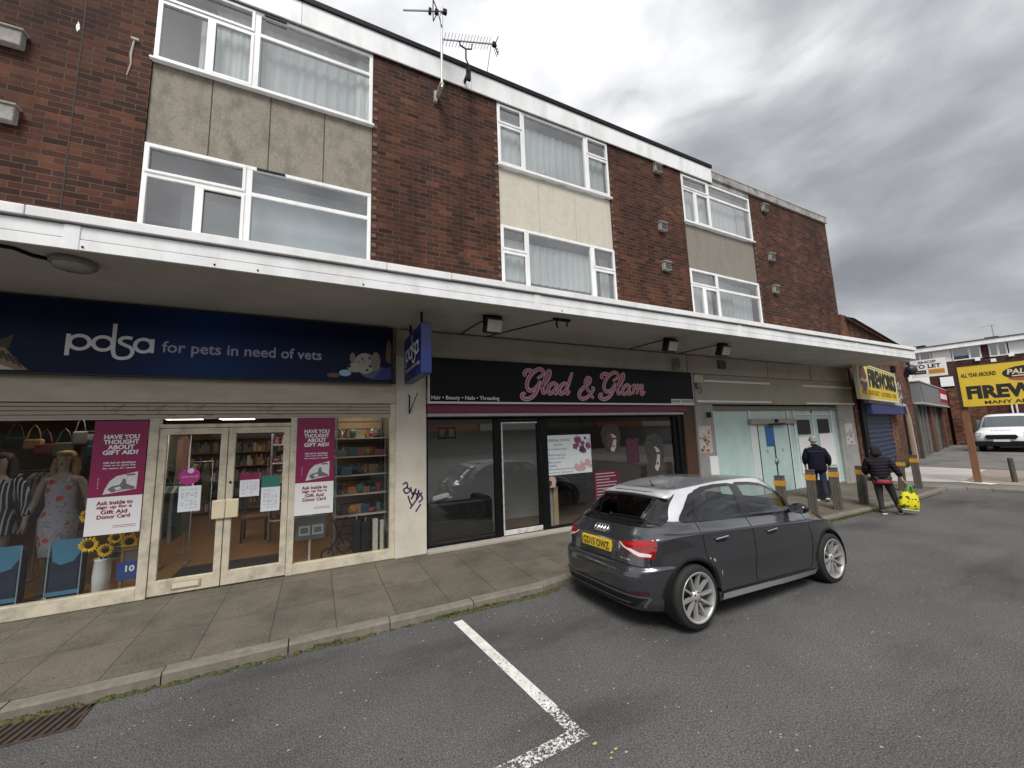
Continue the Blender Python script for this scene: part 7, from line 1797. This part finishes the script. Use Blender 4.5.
# man: back to the camera, walking away along the shops
def man():
    r = thing('person', 'man with grey hair in a navy jacket and jeans walking past the mint shop front', 'person')
    # local metres, facing +y; head at 1.6
    J = [(0, 0, .90, (.14, .10)), (0, .0, 1.08, (.135, .10)), (0, .01, 1.26, (.15, .11)), (0, .02, 1.40, (.085, .07)), (0, .045, 1.46, (.05, .05)), (0, .07, 1.53, (.066, .078)), (0, .085, 1.61, (.072, .085)), (0, .075, 1.67, (.045, .055))]
    E = [(i, i + 1) for i in range(7)]
    arms = {-1: [(-.185, .0, 1.34), (-.27, -.02, 1.10), (-.24, .10, .88)], 1: [(.185, .0, 1.34), (.265, -.06, 1.10), (.255, .02, .86)]}
    for s, A in arms.items():
        n = len(J); J += [(*A[0], .055), (*A[1], .042), (*A[2], .027)]; E += [(3, n), (n, n + 1), (n + 1, n + 2)]
        hand_joints(J, E, n + 2, A[2], Vector(A[2]) - Vector(A[1]), (0, 1, 0), 1.0, .7)
    legs = {-1: [(-.085, 0, .82), (-.09, .12, .47), (-.09, .06, .10), (-.09, .15, .05)], 1: [(.085, 0, .82), (.085, -.03, .46), (.08, -.14, .12), (.08, -.06, .05)]}
    for s, Lg in legs.items():
        n = len(J); J += [(*Lg[0], (.09, .095)), (*Lg[1], .056), (*Lg[2], .036), (*Lg[3], .032)]; E += [(0, n), (n, n + 1), (n + 1, n + 2), (n + 2, n + 3)]
    grow('body', J, E, M_SKIN, r)
    J = [(0, .0, .68, (.24, .19)), (0, .0, .90, (.225, .18)), (0, .005, 1.13, (.215, .17)), (0, .01, 1.29, (.175, .14)), (0, .04, 1.43, (.088, .09)), (0, .05, 1.49, (.075, .08))]; E = [(i, i + 1) for i in range(5)]
    for s, A in arms.items():
        n = len(J); J += [(A[0][0] * 1.0, A[0][1], A[0][2] - .04, .080), (A[1][0] * .96, A[1][1], A[1][2], .075), (A[2][0], A[2][1] - .02, A[2][2] + .05, .055)]; E += [(3, n), (n, n + 1), (n + 1, n + 2)]
    grow('jacket', J, E, M_NAVYJ, r)
    MB().tube([(-.17, -.135, 1.265), (0, -.165, 1.275), (.17, -.135, 1.265)], .006, 6).build('seam', M('seam_blue', (.03, .035, .06), .7), r)
    J = [(0, 0, .84, (.12, .10))]; E = []
    for s, Lg in legs.items():
        n = len(J); J += [(*Lg[0], (.095, .10)), (*Lg[1], .075), (Lg[2][0], Lg[2][1], Lg[2][2] - .03, .062)]; E += [(0, n), (n, n + 1), (n + 1, n + 2)]
    grow('trousers', J, E, M_JEANS, r)
    shoe(r, -.09, .06, .0, (0, 1, 0)); shoe(r, .08, -.16, .03, (0, .9, -.35))
    h = MB().ball((0, .062, 1.62), (.088, .098, .085), 14).ball((0, .03, 1.565), (.08, .07, .075), 12); h.build('hair', M('hair_grey', (.24, .235, .225), .8, var=.3, vscale=60), r)
    face(r, (0, .085, 1.59), (0, 1, 0))
    return r
PM = man(); PM.scale = (.93, .93, .93); PM.location = (11.12, -1.03, -.02); PM.rotation_euler = (rad(-4), 0, rad(-52))
pb_ = thing('paper_bag', "white paper carrier bag in the walking man's right hand", 'bag')
MB().plate([(-.11, -.04, -.34), (.11, -.04, -.34), (.12, -.03, .0), (-.12, -.03, .0)], (0, .08, 0)).build('body', M_PAPER, pb_)
MB().tube([(-.06, 0, 0), (-.04, 0, .10), (.04, 0, .10), (.06, 0, 0)], .005, 5, cap=False).build('handle', M_PAPER, pb_)
hp = Matrix.Rotation(rad(-52), 3, 'Z') @ Vector((.262, .06, .78)) * .93 + Vector((11.12, -1.03, -.02))
pb_.location = hp - Vector((0, 0, .10)); pb_.rotation_euler = (0, 0, rad(30))

def woman():
    r = thing('person', 'person in a dark quilted hooded coat and leggings at the kerb with a yellow bag', 'person')
    J = [(0, 0, .84, (.14, .11)), (0, .0, 1.0, (.13, .10)), (0, .01, 1.18, (.145, .11)), (0, .03, 1.31, (.085, .07)), (0, .05, 1.37, (.048, .05)), (0, .08, 1.44, (.066, .078)), (0, .09, 1.51, (.072, .085)), (0, .08, 1.565, (.045, .055))]
    E = [(i, i + 1) for i in range(7)]
    arms = {-1: [(-.18, .0, 1.25), (-.26, .06, 1.02), (-.22, .24, .90)], 1: [(.18, .0, 1.25), (.29, -.04, 1.02), (.36, -.02, .80)]}
    for s, A in arms.items():
        n = len(J); J += [(*A[0], .052), (*A[1], .040), (*A[2], .026)]; E += [(3, n), (n, n + 1), (n + 1, n + 2)]
        hand_joints(J, E, n + 2, A[2], Vector(A[2]) - Vector(A[1]), (0, 1, 0), .95, 1.1)
    legs = {-1: [(-.085, 0, .78), (-.10, .03, .43), (-.12, -.02, .10), (-.12, .07, .05)], 1: [(.09, 0, .78), (.16, .10, .44), (.22, .12, .10), (.22, .21, .05)]}
    for s, Lg in legs.items():
        n = len(J); J += [(*Lg[0], (.092, .10)), (*Lg[1], .058), (*Lg[2], .037), (*Lg[3], .032)]; E += [(0, n), (n, n + 1), (n + 1, n + 2), (n + 2, n + 3)]
    grow('body', J, E, M_SKIN, r)
    t = NT('quilted_coat'); wv = t.n('ShaderNodeTexWave'); wv.bands_direction = 'Z'; t.set(wv, Scale=4.2, Distortion=1.2); t.l(t.tc.outputs['Object'], wv.inputs[0])
    t.bsdf((.010, .008, .013), .75, spec=.2, bump=wv.outputs['Fac'], bstr=.35, bdist=.03)
    J = [(0, .0, .76, (.20, .165)), (0, .0, .90, (.205, .165)), (0, .005, 1.08, (.205, .165)), (0, .01, 1.22, (.195, .145)), (0, .03, 1.33, (.10, .095))]; E = [(i, i + 1) for i in range(4)]
    for s, A in arms.items():
        n = len(J); J += [(A[0][0] * 1.05, A[0][1], A[0][2], .085), (*A[1], .077), (A[2][0] * .98, A[2][1] - .01 * s, A[2][2] + .05, .058)]; E += [(3, n), (n, n + 1), (n + 1, n + 2)]
    grow('coat', J, E, t.mat, r)
    J = [(0, -.06, 1.34, (.13, .085)), (0, -.05, 1.45, (.115, .10)), (0, -.01, 1.55, (.095, .10)), (0, .03, 1.59, (.055, .06))]; grow('hood', J, [(0, 1), (1, 2), (2, 3)], M('hood_grey', (.022, .021, .024), .9, spec=.1), r)
    MB().lathe([(.165, .70), (.188, .71), (.185, .785), (.15, .79)], (0, .0, .0), 24).build('top_hem', M('hem_crimson', (.24, .022, .045), .8), r)
    J = [(0, 0, .80, (.145, .12))]; E = []
    for s, Lg in legs.items():
        n = len(J); J += [(*Lg[0], (.104, .11)), (*Lg[1], .068), (Lg[2][0], Lg[2][1], Lg[2][2] - .01, .046)]; E += [(0, n), (n, n + 1), (n + 1, n + 2)]
    grow('leggings', J, E, M('leggings_black', (.014, .015, .017), .75), r)
    shoe(r, -.12, -.03, .0, (-.25, 1, 0), .95); shoe(r, .22, .11, .0, (.2, 1, 0), .95)
    face(r, (0, .085, 1.485), (0, 1, 0))
    return r
PW = woman(); PW.scale = (.90, .90, .90); PW.location = (11.0, -2.33, ZR); PW.rotation_euler = (rad(-5), rad(-3), rad(-58))
RW_ = Matrix.Rotation(rad(-58), 3, 'Z')
t = NT('bag_print'); vo = t.n('ShaderNodeTexNoise'); vo.inputs['Scale'].default_value = 9; t.l(t.tc.outputs['Object'], vo.inputs[0])
t.bsdf(t.ramp(vo.outputs['Fac'], [(.55, (.66, .60, .02)), (.57, (.05, .06, .01))]), .45); M_BAGY = t.mat
yb_ = thing('carrier_bag', 'bright yellow patterned carrier bag with green handles held by the hooded person', 'bag')
b = MB(); n = 9; vs = []
for j, (z, w, d) in enumerate(((-.44, .20, .10), (-.40, .23, .12), (-.25, .225, .115), (-.10, .19, .085), (.0, .17, .05))):
    for k in range(16):
        a = 2 * math.pi * k / 16; vs.append((w * math.copysign(abs(math.cos(a)) ** .5, math.cos(a)), d * math.copysign(abs(math.sin(a)) ** .5, math.sin(a)) + .01 * math.sin(3 * a + j), z + .012 * math.sin(2 * a + j)))
b.add(vs, [(j * 16 + k, j * 16 + (k + 1) % 16, (j + 1) * 16 + (k + 1) % 16, (j + 1) * 16 + k) for j in range(4) for k in range(16)] + [tuple(range(15, -1, -1))], 0, True).build('body', M_BAGY, yb_)
MB().box(-.20, .20, -.105, .105, -.455, -.44).build('base', M('bag_white', (.68, .70, .62), .5), yb_)
h = MB()
for s in (-1, 1): h.tube([(-.09, .04 * s, -.02), (-.03, .02 * s, .14), (0, 0, .17), (.03, .02 * s, .14), (.09, .04 * s, -.02)], .016, 6, cap=False)
h.build('handle', M('bag_green', (.10, .34, .04), .5), yb_)
hp = RW_ @ (Vector((.395, .0, .70)) * .90) + Vector((11.0, -2.33, ZR))
yb_.location = hp - Vector((0, 0, .15)); yb_.rotation_euler = (rad(4), rad(8), rad(-38)); yb_.scale = (.74, .74, .80)
pp_ = tag(MB().plate([(-.10, -.08, 0), (.10, -.07, .01), (.11, .08, 0), (-.09, .08, -.01)], (0, 0, .012)).build('paper', M_PAPER), "white paper in the hooded person's left hand", 'paper')
hp = RW_ @ (Vector((-.235, .33, .86)) * .90) + Vector((11.0, -2.33, ZR)); pp_.location = hp; pp_.rotation_euler = (rad(25), rad(15), rad(-50))

# ------------------------------------------------------------------ across the street: seen in the shop windows
OB = thing('opposite_parade', 'brick parade across the street, reflected in the shop windows', 'building', (4, -34, 0))
MB().box(-40, 60, -34.3, -34, -.2, 8.5).build('wall', M_BRICK, OB); MB().box(-40.3, 60.3, -34.3, -33.6, 8.5, 8.8).build('roof_fascia', M_UPVC, OB)
for k in range(12):
    x = -36 + 8 * k
    f = MB()
    for z in (3.9, 6.3): f.box(x - 1.5, x + 1.5, -33.99, -33.94, z, z + 1.3)
    f.build('window', M('opp_glass', (.10, .12, .13), .1), OB)
    MB().box(x - 3.6, x + 3.6, -33.98, -33.9, .3, 2.4).build('shop_window', M('opp_shop', (.05, .055, .06), .15), OB)
    MB().box(x - 3.8, x + 3.8, -33.99, -33.7, 2.5, 3.2).build('sign_panel', M(('opp_red', 'opp_white', 'opp_green')[k % 3], ((.35, .05, .03), (.5, .5, .5), (.04, .12, .07))[k % 3], .5), OB)
for i, (x, y, c, l) in enumerate(((.2, -12.5, (.03, .10, .22), 'blue hatchback parked across the lane, reflected in the salon window'), (-5.2, -12.6, (.30, .30, .31), 'silver hatchback parked across the lane, reflected in the charity shop window'))):
    cr, _, _ = make_hatchback(l, car_paint('reflected_paint_%s' % ('blue', 'silver')[i], c), car_paint('reflected_arch_%s' % ('blue', 'silver')[i], c), car_paint('reflected_roof_%s' % ('blue', 'silver')[i], c), None, None)
    cr.location = (x, y, ZR)
